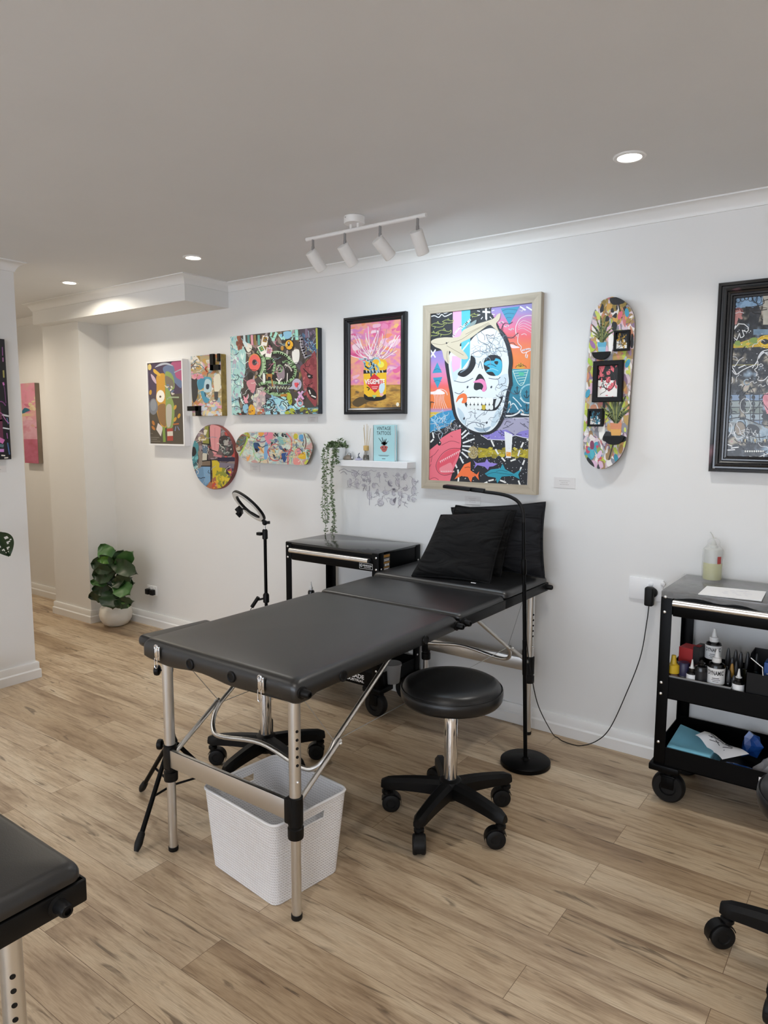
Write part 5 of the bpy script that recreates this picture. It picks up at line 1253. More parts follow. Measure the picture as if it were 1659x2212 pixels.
VC = (1180, 560, .28873)
root, A, _ = deck('upright painted skateboard deck with tiny black frames and plant shelves, right of the oak frame', [(490, 282), (560, 298), (620, 350), (655, 420), (662, 520), (652, 680), (640, 850), (628, 1020), (615, 1200), (600, 1350), (572, 1445), (510, 1525), (420, 1570), (345, 1545), (300, 1490), (277, 1410), (280, 1250), (295, 1050), (310, 800), (325, 600), (338, 470), (365, 380), (420, 312)], VC, .05, .012, maple)
A.p([(200, 200), (800, 200), (800, 1700), (200, 1700)], '#b7a79a'); A.daubs(760, (280, 290, 660, 1560), ['#b99a5a', '#a9b0b4', '#d9b4c4', '#c98a6a', '#e4dcd8', '#8a8a92', '#b4c44a', '#9c7f56', '#d6c4cc', '#e8e4e0', '#c77a7a', '#8a7088', '#cfd86a', '#d0a05a'], (14, 50), 90, 3.2)
A.daubs(30, (360, 300, 640, 470), ['#8f7a3a', '#2a2a2c', '#a08648', '#d0a050'], (12, 40), 90); A.sp([(480, 290), (590, 290), (580, 330), (500, 340)], '#1c1c1e'); A.st([(540, 320), (565, 440)], 10, '#1c1c1e', 0); A.daubs(20, (300, 1380, 420, 1560), ['#c04a60', '#d8b4cc', '#3f9ab0', '#3a3a3e', '#8aa45a'], (12, 36), 80)
for x, y, c in ((605, 400, '#3f9ab8'), (610, 780, '#3f9ab8'), (312, 1005, '#3f9ab8'), (345, 1455, '#4fb0c0'), (525, 1490, '#2f8aa0'), (555, 420, '#d86a7a'), (350, 640, '#9a6aa0'), (330, 770, '#a4c44a'), (470, 1350, '#4a7ab0'), (345, 1390, '#803a5a'), (400, 1460, '#dcc0d8'), (560, 1420, '#a0783a'), (450, 1160, '#b8d04a')): A.e(x, y, 16, 34, c, A.r.uniform(-30, 30))
A.sp([(470, 560), (505, 580), (490, 700), (470, 690)], '#f4f2ee'); A.sp([(400, 1250), (440, 1240), (430, 1330), (400, 1340)], '#f0eee8'); A.sp([(500, 470), (530, 480), (520, 540), (490, 520)], '#1e1e20'); A.sp([(640, 560), (655, 580), (650, 660), (632, 650)], '#1e1e20'); A.sp([(425, 1070), (445, 1070), (435, 1230), (425, 1230)], '#1e1e20'); A.sp([(440, 1300), (470, 1290), (600, 1330), (570, 1370), (430, 1360)], '#1e1e20'); A.sp([(310, 1480), (350, 1520), (360, 1560), (310, 1530)], '#1e1e20'); A.st([(500, 1390), (470, 1500)], 8, '#1e1e20', 0)
def plant(cx, cy, pot, s_):
    A.p([(cx-34*s_, cy), (cx+34*s_, cy), (cx+26*s_, cy+72*s_), (cx-26*s_, cy+72*s_)], pot[0]); A.p([(cx-30*s_, cy+36*s_), (cx+30*s_, cy+36*s_), (cx+26*s_, cy+72*s_), (cx-26*s_, cy+72*s_)], pot[1])
    for i, (dx, dy) in enumerate(((-85, -90), (-70, -130), (-40, -170), (-10, -190), (25, -180), (55, -150), (80, -110), (105, -90), (-60, -50), (60, -60))):
        A.st([(cx+dx*.1*s_, cy), (cx+dx*.4*s_, cy+dy*.55*s_), (cx+dx*s_, cy+dy*s_)], 17*s_, '#55633a' if i % 2 else '#8a8f4e', 4, True); A.st([(cx+dx*.1*s_, cy), (cx+dx*.4*s_+4, cy+dy*.55*s_), (cx+dx*s_, cy+dy*s_)], 4*s_, '#2f3a2a', 4, True)
plant(418, 620, ('#5aa6c4', '#8cc0d4'), 1); plant(523, 1224, ('#d58a62', '#e0a85a'), 1.32)
A.build('artwork', PAINT, root)
def mini_frame(x0, y0, x1, y1, w, art, sc):
    f = yb-.05-.002; a, b = UY(VC[0]+x0*VC[2], VC[1]+y0*VC[2], f), UY(VC[0]+x1*VC[2], VC[1]+y1*VC[2], f)
    R_ = (a.x, b.z, b.x, a.z); o = frame_mesh(MB(), R_, f, [(0, 0), (0, .018), (.1, .02), (.9, .02), (1, .017), (1, .003)], w).build('small_frame', BPLASTIC, root, 20)
    B = Art(*VC, 'Y', f-.006, tocrop([(R_[0]+w, R_[3]-w), (R_[2]-w, R_[3]-w), (R_[2]-w, R_[1]+w), (R_[0]+w, R_[1]+w)], f-.006, *VC), 61)
    B.p([(0, 0), (900, 0), (900, 1700), (0, 1700)], '#eceae6'); m_ = (y0+y1)/2; B.p([(x0, y0), (x1, y0), (x1, m_-10), (x0, m_-10)], '#17181a')
    B.daubs(26, (x0+18, y0+30, x1-18, m_+45*sc), [art, art, '#17181a'], (8*sc, 24*sc), 90); B.daubs(12, (x0+20, m_, x1-20, y1-25), [art, '#eceae6'], (4, 12*sc)); B.ring((x0+x1)/2, m_-10, (x1-x0)*.22, (y1-y0)*.25, 4*sc, '#2a2a2c', 12); B.scrib(10, (x0+40*sc, m_-40*sc, x1-40*sc, m_+30*sc), ['#1c1c1e'], (8, 20*sc), 4)
    B.build('miniature', PRINT, o)
mini_frame(516, 538, 628, 684, .010, '#b58f2e', .8); mini_frame(362, 766, 574, 1066, .022, '#dd6a74', 1.4); mini_frame(320, 1120, 428, 1252, .010, '#3f8aa4', .8)
for cx, cy, w_ in ((420, 696, 66), (515, 1325, 74)):
    f = yb-.05-.001; a, b = UY(VC[0]+(cx-w_)*VC[2], VC[1]+cy*VC[2], f), UY(VC[0]+(cx+w_)*VC[2], VC[1]+cy*VC[2], f); R2 = (b.x-a.x)/2; m_ = (a+b)/2
    pts = [V((m_.x-R2, f, m_.z))]+[V((m_.x+R2*math.cos(t), f, m_.z-R2*.85*math.sin(-t))) for t in [PI+PI*i/16 for i in range(1, 16)]]+[V((m_.x+R2, f, m_.z))]
    MB().prism(pts, (0, -.022, 0)).build('half_round_shelf', BPLASTIC, root)

# ---- black framed picture cut by the right edge
ox, oy, k = 1520, 590, .19886
fd = .035
tl, bl = UY(ox+160*k, oy+105*k, yb-fd), UY(ox+42*k, oy+2155*k, yb-fd); xL = (tl.x+bl.x)/2
Rr = (xL, bl.z, xL+.72, tl.z)
root = thing('framed_painting', 'dark skull and ship picture in a wide black moulded frame at the right edge', 'picture', ((Rr[0]+Rr[2])/2, yb, Rr[1]))
t = NT('sprayed_black_frame'); vec = t.mapping((1, 1, 1)); nz = t.noise(vec, 7, 2); n2 = t.noise(vec, 160, 2)
c1 = t.ramp(nz.outputs[0], [(.62, '#14161b'), (.72, '#7a5560'), (.8, '#d79aa6')]); c2 = t.ramp(n2.outputs[0], [(.74, '#000000'), (.76, '#5a6068')])
t.l(t.mix(1, c1, c2, 'ADD'), t.b.inputs['Base Color']); t.setb(Roughness=.16, Specular_IOR_Level=.8)
frame_mesh(MB(), Rr, yb, [(0, 0), (0, .026), (.04, .03), (.2, .032), (.24, .027), (.34, .027), (.38, .035), (.46, .037), (.54, .035), (.58, .026), (.7, .022), (.74, .026), (.82, .026), (.86, .018), (.97, .016), (1, .013), (1, .001)], .066).build('frame', t.m, root, 20)
MB().box((Rr[0]+.064, yb-.001, Rr[1]+.064), (Rr[2]-.064, yb-.010, Rr[3]-.064)).build('backing', PAPER, root)
A = Art(ox, oy, k, 'Y', yb-.0102, tocrop([(Rr[0]+.066, Rr[3]-.066), (Rr[2]-.066, Rr[3]-.066), (Rr[2]-.066, Rr[1]+.066), (Rr[0]+.066, Rr[1]+.066)], yb-.0102, ox, oy, k), 71)
A.bands(-100, 4600, [0, 300, 600, 760, 860, 1000, 1150, 1400, 1700, 2200], ['#7d93a8', '#9aa4ac', '#6a7078', '#8d8f74', '#9a9a86', '#4a4a4c', '#4f4a48', '#6c7a86', '#8a8a8a', '#3a3a3e'])
A.smoke((150, 150, 760, 2120), 60, 190, ['#93a9bd', '#6f8090', '#4a5058', '#232428', '#191a1d', '#2a2a2c', '#5e5a52', '#a39c8c', '#b9b2a2', '#b88a92'], 170, 3)
A.smoke((760, 150, 2950, 2120), 60, 60, ['#1d1f22', '#4a4e54', '#8ea2b6', '#b5ae9c', '#2c2d30', '#c48a94'], 260, 5)
A.smoke((290, 230, 640, 385), 30, 14, ['#5f7f9e', '#8fb0d0', '#6f8fae'], 90, 1, 1, [(300, 300), (340, 240), (440, 195), (560, 205), (640, 260), (640, 345), (560, 380), (480, 360), (400, 385), (300, 385)]); A.smoke((480, 340, 640, 700), 26, 40, ['#1f2125', '#2f3237', '#4a4a4c'], 90, 2, 1, [(500, 390), (600, 345), (625, 420), (590, 560), (560, 690), (510, 660), (490, 520)]); A.smoke((645, 200, 900, 560), 14, 24, ['#a8a49a', '#c2beb2', '#98948c'], 160, 4); A.smoke((540, 610, 900, 670), 20, 5, ['#5f7a92', '#86a0b6'], 90, 6)
A.ring(470, 300, 170, 110, 8, '#16181c', 14, 180, 340); 
for q in range(7): A.ring(330+q*45, 250+abs(q-3)*14, 30, 44, 6, '#1a1c20', 10)
A.st([(300, 390), (440, 380), (640, 340), (650, 280)], 8, '#16181c'); A.e(380, 420, 52, 46, '#7a4a4a'); A.ring(380, 420, 34, 30, 6, '#3a2326'); A.ring(380, 420, 16, 14, 5, '#3a2326'); A.st([(430, 415), (560, 410), (690, 395)], 9, '#2a2624'); A.daubs(12, (320, 430, 420, 540), ['#a8605e', '#b8807c'], (20, 50), 90)
A.st([(245, 770), (300, 660), (350, 570)], 9, '#eef0f2'); A.st([(250, 740), (380, 550), (485, 590), (470, 640), (420, 620), (440, 680), (400, 700), (390, 650), (360, 730), (320, 690), (300, 760), (245, 772)], 8, '#eef0f2', 2)
for q in range(3): A.st([(255, 700-q*60), (300, 660-q*60), (320, 600-q*35)], 7, '#dfe4e8')
A.p([(280, 790), (560, 700), (640, 720), (640, 800), (300, 815)], '#c9a52c'); A.daubs(14, (320, 740, 560, 800), ['#a8a838', '#7f9a4a', '#d8b43a'], (20, 50), 0); A.p([(240, 830), (285, 830), (300, 945), (228, 945)], '#d9d6c4'); A.st([(245, 830), (285, 830)], 12, '#2a2a2c', 0); A.dots(6, (245, 850, 285, 930), '#f4f4f0', 6, 8)
A.e(690, 745, 108, 72, '#e3bd2e'); A.ring(690, 745, 92, 58, 6, '#a8851e'); A.sp([(620, 745), (660, 715), (700, 725), (760, 745), (700, 765), (660, 775)], '#2a2822')
A.sp([(230, 950), (280, 930), (420, 985), (260, 1000)], '#33322f'); A.st([(225, 1000), (600, 995)], 10, '#8a8450', 0)
for p in ([(240, 1010), (310, 1060), (355, 1100), (430, 1050), (540, 1000)], [(310, 1020), (355, 1095)], [(380, 1030), (450, 1000)], [(225, 1075), (290, 1040)]): A.st(p, 10, '#e4e6ea')
f_ = '#eceef2'
A.st([(530, 1030), (580, 960), (600, 900), (640, 850), (720, 830)], 9, f_); A.st([(590, 960), (585, 1020), (555, 1050), (580, 1080), (575, 1110), (600, 1130), (590, 1160), (650, 1165), (700, 1120)], 9, f_); A.st([(600, 1000), (625, 985), (645, 1005), (610, 1015)], 7, f_); A.st([(700, 1150), (690, 1200), (730, 1240)], 8, f_)
for q in range(5): A.st([(600, 930-q*8), (650, 870-q*4), (740, 850+q*24)], 5, '#d8dce2')
A.st([(650, 945), (720, 900)], 6, '#22242a')
A.ring(470, 1185, 30, 30, 14, '#a9bccc', 12, 30, 300)
for x, y in ((420, 1225), (540, 1190), (630, 1225)): A.st([(x-35, y), (x-10, y-14), (x+10, y+6), (x+38, y-6)], 10, '#e9ebee')
for i in range(6): A.st([(215, 1200+i*58), (260, 1190+i*58), (235, 1215+i*58)], 9, '#dfe2e6')
A.smoke((185, 1390, 270, 1660), 12, 40, ['#b06c7a', '#d892a0', '#c48490'], 90, 3, 1, [(210, 1400), (262, 1420), (240, 1540), (262, 1600), (190, 1655), (185, 1500)]); A.smoke((630, 1290, 725, 1540), 14, 40, ['#d8808e', '#e89aa8', '#cf7886'], 90, 4, 1, [(660, 1310), (725, 1290), (725, 1500), (690, 1535), (655, 1440), (640, 1360)])
for xs, n_ in (((290, 390), 5), ((440, 530), 4), ((540, 640), 5)):
    for i in range(n_):
        y = 1320+i*70; A.sp([(xs[0], y), (xs[1], y-4), (xs[1]-12, y+30), (xs[1]+4, y+58), (xs[0]+6, y+60), (xs[0]+18, y+28)], ['#7d93b0', '#8f9a9a', '#7a8680', '#9aa8b0'][i % 4]); A.st([(xs[0], y), (xs[1], y-4)], 8, '#17181c', 0); A.st([(xs[0], y), (xs[0]+18, y+28), (xs[0]+6, y+60)], 7, '#17181c')
for x in (390, 505, 605): A.st([(x, 1230), (x-30, 1300), (x+40, 1300), (x, 1230)], 8, '#17181c', 0); A.st([(x, 1220), (x+6, 1640)], 7, '#17181c', 0)
A.ring(455, 1440, 58, 80, 7, '#c9ced0'); A.st([(190, 1660), (260, 1540), (290, 1400)], 8, '#17181c'); A.st([(620, 1380), (690, 1470), (720, 1520)], 7, '#17181c')
A.smoke((200, 1585, 725, 1855), 54, 30, ['#7f95a6', '#a9bccb', '#8f9494', '#6d7f8e'], 120, 9, 1, [(205, 1660), (320, 1595), (430, 1590), (560, 1610), (660, 1670), (720, 1700), (690, 1800), (560, 1850), (430, 1800), (380, 1830), (300, 1740)]); A.st([(190, 1650), (270, 1590), (380, 1570), (480, 1590), (600, 1640), (720, 1660)], 10, '#17181c')
A.e(395, 1690, 60, 78, '#8d8272'); A.ring(395, 1690, 60, 78, 8, '#1a1b1f'); A.sp([(460, 1680), (500, 1640), (580, 1660), (610, 1710), (560, 1770), (480, 1770), (450, 1730)], '#1d1e22'); A.scrib(8, (470, 1670, 590, 1760), ['#d5d8da'], (20, 44), 6); A.st([(230, 1640), (300, 1640), (300, 1720), (240, 1820)], 8, '#dfe3e6'); A.st([(330, 1720), (360, 1800), (430, 1780)], 8, '#e9eaec')
for i in range(9): A.p([(400+i*36, 1810), (430+i*36, 1800), (418+i*36, 1855)], '#c9b88a' if i % 3 == 1 else '#a6b4bc'); A.st([(400+i*36, 1810), (418+i*36, 1855), (430+i*36, 1800)], 6, '#17181c', 0)
A.st([(495, 1760), (490, 1890)], 12, '#17181c', 0); A.st([(600, 1720), (605, 1810)], 10, '#17181c', 0)
A.st([(370, 1850), (460, 1930), (600, 1950), (690, 1930)], 10, '#17181c')
for i in range(9): A.e(455+i*24, 1935, 9, 11, '#dfe0dc')
for p in ([(175, 1935), (260, 2000), (340, 2030), (520, 2030), (640, 2010), (660, 1960)], [(190, 1890), (240, 1920), (340, 1918)], [(235, 1850), (310, 1880)], [(300, 1900), (380, 1890)], [(165, 1990), (220, 1995), (210, 2030), (165, 2050)]): A.st(p, 11, '#eceef0')
A.dots(60, (230, 600, 690, 1220), '#e6e8ec', 3, 6)
A.scrib(34, (200, 220, 700, 2040), ['#17181c', '#17181c', '#e6e8ec'], (25, 60), 7)
A.scrib(40, (900, 300, 2800, 2000), ['#e6e8ec', '#17181c'], (50, 150), 10)
A.build('picture', PAINTG, root)

# ---- pink canvas down the corridor
ox, oy, k = 0, 680, .16282
root, A, Rp = canvas('tall pink abstract canvas on the corridor wall beyond the corner', cp(ox, oy, k, [(268, 913), (458, 902), (515, 1970), (338, 1968)]), .04, (ox, oy, k), 81, mat('canvas_edge_taupe', '#8b7d70', .6, var=.2))
A.bands(200, 600, [880, 1000, 1120, 1200, 1300, 1400, 1550, 1640, 1700, 2000], ['#c79096', '#d488a0', '#cf8a98', '#d3aa98', '#cf9098', '#cf93a2', '#c995a6', '#cf7f98', '#b0606f', '#b06078'])
A.smoke((260, 890, 540, 1380), 24, 60, ['#c88a94', '#d88ea6', '#cf9aa0', '#d6a9a0'], 120, 1); A.smoke((280, 1380, 540, 1650), 24, 34, ['#cb90a0', '#d6a8b8', '#c88494'], 120, 2); A.smoke((300, 1650, 560, 1985), 24, 40, ['#a85a68', '#b8647c', '#c07088', '#b06070'], 120, 3)
A.daubs(8, (270, 900, 520, 1960), ['#d98aa2', '#cfa09a', '#d6b0b4', '#c07088', '#d9b79a'], (20, 50), 0); A.daubs(10, (400, 1080, 470, 1240), ['#cdbb94', '#d8c8a8'], (14, 34)); A.sp([(285, 1300), (330, 1235), (400, 1265), (350, 1290), (310, 1312)], '#2f6a80'); A.sp([(285, 1320), (340, 1305), (420, 1330), (300, 1350)], '#cdb890')
A.build('picture', PAINT, root)

# ---- dark canvas on the left partition (only its edge is in view)
xw = XL+GAP
p0, p1 = UX(12, 733, xw+.03), UX(22, 992, xw+.03); yR = (p0.y+p1.y)/2; z1, z0 = p0.z, p1.z
root = thing('canvas_painting', 'black and magenta canvas on the left partition, cut by the left edge', 'picture', (xw, yR-.35, z0))
MB().box((xw, yR-.7, z0), (xw+.03, yR, z1), .002, 1).build('canvas', mat('canvas_black', '#131217', .5), root)
ox, oy, k = 0, 680, .16282
def tc2(pts, x):
    h = []
    for y, z in pts:
        v = V((x, y, z))-CAM; f = v.dot(Fv); h.append(((PW/2+FPX*v.dot(Rv)/f-ox)/k, (PH/2-FPX*v.dot(Uv)/f-oy)/k))
    return h
A = Art(ox, oy, k, 'X', xw+.0301, tc2([(yR-.7, z1), (yR, z1), (yR, z0), (yR-.7, z0)], xw+.0301), 91)
A.p([(-3000, -500), (300, -500), (300, 2500), (-3000, 2500)], '#16151b')
for p, w_, c in (([(30, 430), (34, 540)], 10, '#9a5a9a'), ([(38, 570), (40, 620)], 14, '#b070a8'), ([(45, 740), (50, 830)], 20, '#a8a05a'), ([(45, 915), (60, 980), (78, 1170)], 8, '#8a4a8a'), ([(42, 900), (50, 930)], 22, '#d07ac0'), ([(-40, 1100), (5, 1400), (20, 1650)], 50, '#6a2f4a'), ([(-20, 1650), (40, 1680)], 60, '#d878b8'), ([(-20, 1730), (40, 1740)], 40, '#5f7a80'), ([(-20, 1800), (44, 1800)], 40, '#c88ad0'), ([(30, 1325), (112, 1345)], 22, '#d9dce0'), ([(40, 1500), (122, 1515)], 18, '#d9dce0'), ([(92, 1370), (108, 1450)], 12, '#5a7aa8'), ([(100, 1700), (125, 1850)], 16, '#4a6a9a'), ([(90, 1570), (100, 1640)], 12, '#9a5a9a'), ([(20, 1865), (65, 1868)], 16, '#ece8dc'), ([(60, 1900), (105, 1895)], 16, '#ece8dc')): A.st(p, w_, c, 0)
A.scrib(30, (-900, 0, -60, 1800), ['#8a4a8a', '#d07ac0', '#4a6a9a', '#d9dce0'], (40, 120), 14)
A.build('picture', PAINT, root)

# ---- wall cards
def card(label, px, py, w=.095, h=.045, lines=True):
    c = UY(px, py, yb); root = thing('wall_card', label, 'label', (c.x, yb, c.z-h/2), 'small name cards on the wall')
    MB().box((c.x-w/2, yb, c.z-h/2), (c.x+w/2, yb-.0015, c.z+h/2)).build('card', CARD, root)
    m_ = MB(); r = random.Random(int(px))
    for i, f in enumerate((.5, .34, .42)):
        x = c.x-w*f/2
        while x < c.x+w*f/2:
            q = r.uniform(.003, .009); m_.box((x, yb-.0015, c.z+.009-i*.009), (min(x+q, c.x+w*f/2), yb-.0018, c.z+.0105-i*.009)); x += q+.002
    m_.build('print', mat('faint_grey_ink', '#9a9492', .7), root)
card('small pale card on the wall under the sideways skateboard deck', 551, 1011, .09, .045)
card('small pale card on the wall below the busy graffiti canvas', 676, 906, .08, .035)
card('small pale card on the wall under the oak framed skull picture', 1021, 1081, .09, .043)
card('pale card on the wall between the oak frame and the upright skateboard deck', 1219.5, 1043, .105, .05)
root = thing('wall_card', 'small card at the left edge below the dark canvas on the partition', 'label', (xw, 1.96, 1.25), 'small name cards on the wall')
q0 = UX(14, 1020, xw); q1 = UX(15, 1005, xw)
MB().box((xw, q0.y-.09, q0.z), (xw+.0015, q0.y, q1.z)).build('card', CARD, root)
MB().box((xw+.0015, q0.y-.06, q0.z+.016), (xw+.0018, q0.y-.03, q0.z+.018)).build('print', mat('faint_grey_ink', '#9a9492', .7), root)

# ---- tattoo drawings stuck on the wall under the shelf
ox, oy, k = 690, 920, .13261
A = Art(ox, oy, k, 'Y', yb, [(280, 690), (1620, 690), (1620, 1340), (280, 1340)], 101)
I1, I2 = '#9a96a0', '#aeaab4'
def flash(x, y, w, h, n_, c=I2):
    A.sp([(x+w*.42*math.cos(t)*A.r.uniform(.55, 1.1), y+h*.45*math.sin(t)*A.r.uniform(.55, 1.1)) for t in [PI*i/4 for i in range(8)]], '#d3d0d5')
    A.ring(x, y, w*.46, h*.46, 6, c, 10, A.r.uniform(0, 90), A.r.uniform(200, 360)); A.scrib(max(3, n_//2), (x-w*.25, y-h*.3, x+w*.25, y+h*.3), [c, I1], (w*.12+5, w*.22+8), 5)
for p in ([(320, 735), (400, 700), (470, 740), (560, 760)], [(345, 770), (400, 745), (450, 790)], [(520, 720), (600, 740), (650, 800)]): A.st(p, 8, I1)
for a in ((580, 780, 120, 90, 9), (760, 770, 150, 90, 10), (970, 800, 80, 90, 5), (1080, 800, 60, 100, 5), (500, 930, 90, 150, 9), (615, 940, 80, 170, 9), (735, 880, 50, 60, 4), (815, 880, 60, 80, 8), (735, 965, 90, 40, 5), (890, 970, 70, 90, 5), (1155, 930, 85, 110, 4), (1285, 800, 80, 80, 6), (1280, 920, 90, 140, 8), (1405, 820, 70, 140, 7), (1545, 900, 80, 160, 8), (1540, 1060, 90, 160, 9), (815, 1120, 80, 170, 8), (950, 1080, 50, 110, 4), (1090, 1080, 120, 80, 8), (1215, 1080, 70, 130, 6), (1320, 1090, 80, 110, 6), (1405, 1020, 90, 80, 6), (1000, 1240, 110, 130, 9), (1200, 1230, 110, 120, 9), (1310, 1250, 50, 110, 7), (1390, 1240, 70, 20, 3), (1460, 1170, 40, 100, 3), (1540, 1200, 70, 90, 4), (1360, 1140, 60, 60, 5)): flash(*a)
A.st([(815, 980), (815, 1290)], 9, I2, 0); A.sp([(1130, 890), (1160, 960), (1200, 975), (1150, 985), (1115, 940)], I1); A.sp([(1200, 1210), (1240, 1170), (1255, 1170), (1230, 1260)], '#77737c'); A.sp([(1195, 1020), (1235, 1020), (1230, 1050), (1200, 1050)], '#77737c')
root = thing('tattoo_flash_sheet', 'scattered grey tattoo drawings stuck on the wall under the floating shelf', 'drawing', (UY(800, 1050, yb).x, yb, UY(800, 1095, yb).z))
A.build('drawings', PRINT, root)
# ================================================================== FLOATING SHELF AND WHAT STANDS ON IT
a = UY(898, 1005, YB); sx1 = a.x; fy = None
r_ = ray(879.6, 1005); sy0 = sx1*r_.y/r_.x
l0 = UY(714, 993, sy0); lb = UY(714, 1006, sy0); r0 = UY(879.6, 998.5, sy0)
sz1 = (l0.z+r0.z)/2; sz0 = lb.z
root = thing('floating_shelf', 'white floating wall shelf below the yellow jar picture', 'shelf', ((l0.x+sx1)/2, YB, sz0))
MB().box((l0.x, sy0, sz0), (sx1, YB-.0005, sz1), .002, 1).build('board', mat('white_shelf', (.84, .84, .85), .4), root)
SH = sz1+.0005
def onshelf(px, y=None):
    y = sy0+.045 if y is None else y
    p = UY(px, 990, y); return V((p.x, y, SH))
# book
b0 = UY(805, 993, sy0+.03); b1 = UY(851, 993, sy0+.03); bt = UY(828, 918, sy0+.03)
bw = b1.x-b0.x; bh = bt.z-SH; by = sy0+.035
root = thing('book', 'pale blue book with a red emblem standing upright on the floating shelf', 'book', (b0.x+bw/2, by, SH))
teal = mat('book_cover_blue', '#a9d3d8', .5)
MB().box((b0.x, by, SH), (b1.x, by+.003, SH+bh)).box((b0.x, by+.0192, SH), (b1.x, by+.0222, SH+bh)).box((b0.x, by, SH), (b0.x+.003, by+.0222, SH+bh)).build('cover', teal, root)
MB().box((b0.x+.003, by+.0031, SH+.003), (b1.x-.004, by+.0191, SH+bh-.003)).build('pages', PAPER, root)
ink = mat('book_ink', '#3a4448', .6)
tx = MB(); f = by-.0004
text_on(tx, 'VINTAGE', (b0.x+bw*.17, f, SH+bh*.855), (bw*.66, 0, 0), (0, 0, bh*.10), .01); text_on(tx, 'TATTOOS', (b0.x+bw*.17, f, SH+bh*.725), (bw*.66, 0, 0), (0, 0, bh*.10), .01)
tx.box((b0.x+bw*.25, f, SH+bh*.155), (b0.x+bw*.75, f-.0002, SH+bh*.163)).box((b0.x+bw*.3, f, SH+bh*.135), (b0.x+bw*.7, f-.0002, SH+bh*.142)).box((b0.x+bw*.42, f, SH+bh*.055), (b0.x+bw*.58, f-.0002, SH+bh*.07))
cx, cz = b0.x+bw*.52, SH+bh*.36
for (u, v) in ((-.26, .28), (-.1, .30), (.1, .26), (.2, .2), (.02, .24)):
    tx.add([(cx-.004, f, cz+bh*.08), (cx+.004, f, cz+bh*.08), (cx+bw*u+.002, f, cz+bh*v), (cx+bw*u-.002, f, cz+bh*v)], [(0, 1, 2, 3)])
for i in range(12):
    t = PI*i/12; tx.add([(cx+bw*.14*math.cos(t), f, cz+bh*.12+bh*.06*math.sin(t)), (cx+bw*.14*math.cos(t+.27), f, cz+bh*.12+bh*.06*math.sin(t+.27)), (cx, f, cz+bh*.07)], [(0, 1, 2)])
tx.build('title', ink, root)
hd = MB(); hd.add([(cx, f-.0003, cz)]+[(cx+bw*.19*math.cos(t)*(1 if math.sin(t) > 0 else .75), f-.0003, cz+bh*(.075 if math.sin(t) > 0 else .11)*math.sin(t)) for t in [2*PI*i/20 for i in range(20)]], [(0, i+1, (i+1) % 20+1) for i in range(20)])
hd.build('emblem', mat('book_red', '#b8605a', .6), root)
k2 = MB()
for dx in (-.07, .07): k2.add([(cx+bw*dx+.004*math.cos(t), f-.0006, cz+bh*.02+.004*math.sin(t)) for t in [2*PI*i/10 for i in range(10)]], [tuple(range(10))])
k2.box((cx-bw*.08, f-.0006, cz-bh*.04), (cx+bw*.08, f-.0007, cz-bh*.03)); k2.build('emblem_lines', ink, root)
# reed diffuser
p = onshelf(791)
root = thing('reed_diffuser', 'small glass reed diffuser with wooden collar beside the blue book', 'diffuser', p)
gl = NT('clear_glass'); gl.setb(Base_Color=(.93, .9, .84, 1), Roughness=.03, Transmission_Weight=.9, IOR=1.3); GLASS = gl.m
MB().lathe([(0, 0), (.017, 0), (.018, .003), (.017, .02), (.010, .052), (.009, .056)], p, n=28).build('bottle', GLASS, root)
MB().lathe([(0, .003), (.0155, .003), (.0155, .016), (.012, .03), (0, .03)], p, n=24).build('oil', mat('diffuser_oil', '#b9925a', .15), root)
MB().lathe([(.010, .054), (.0155, .056), (.0155, .082), (.008, .084), (0, .084)], p, n=24).build('collar', mat('collar_wood', '#cda866', .55, var=.15), root)
rd = MB()
for dx, dy, h in ((-.022, .004, .105), (-.012, -.004, .12), (.004, .003, .125), (.016, -.003, .115), (.028, .005, .10)): rd.cyl(p+V((dx*.15, dy*.3, .03)), p+V((dx, dy, .08+h)), .0011, n=6)
rd.build('reed', mat('reed_stick', '#c2a878', .7), root)
# pyramid-like trinket dish and little ring dish
p = onshelf(752); root = thing('trinket_bowl', 'low brown and grey trinket bowl with a loop handle on the floating shelf', 'bowl', p)
MB().lathe([(0, 0), (.026, 0), (.030, .006), (.024, .018), (.010, .027), (0, .029)], p, n=28).build('body', mat('brown_stone', '#7d7266', .5, var=.3, vscale=40), root)
MB().tube([p+V((.008+.022*math.cos(t), 0, .006+.033*math.sin(t))) for t in [PI*i/14 for i in range(15)]], .0022, 8).build('loop_handle', CHROME, root)
MB().box((p.x+.022, p.y-.004, p.z), (p.x+.034, p.y+.004, p.z+.004)).tube([p+V((.018, 0, .036)), p+V((.030, 0, .002))], .003, 8).build('clasp', mat('dark_steel', '#4a4e58', .3, .8), root)
p = onshelf(775); root = thing('trinket_dish', 'tiny pale purple dish with a dark figure, left of the reed diffuser', 'dish', p)
MB().lathe([(0, 0), (.018, 0), (.022, .004), (.019, .010), (0, .011)], p, n=28).build('dish', mat('lilac_ceramic', '#b9b6cf', .4), root)
MB().lathe([(0, .01), (.011, .010), (.007, .018), (.004, .022), (0, .022)], p, n=16).tube(spline([p+V((0, 0, .02)), p+V((-.003, 0, .030)), p+V((.002, 0, .036)), p+V((.006, 0, .040))], 4), .0026, 8).build('figure', mat('slate_figure', '#5a6070', .4), root)
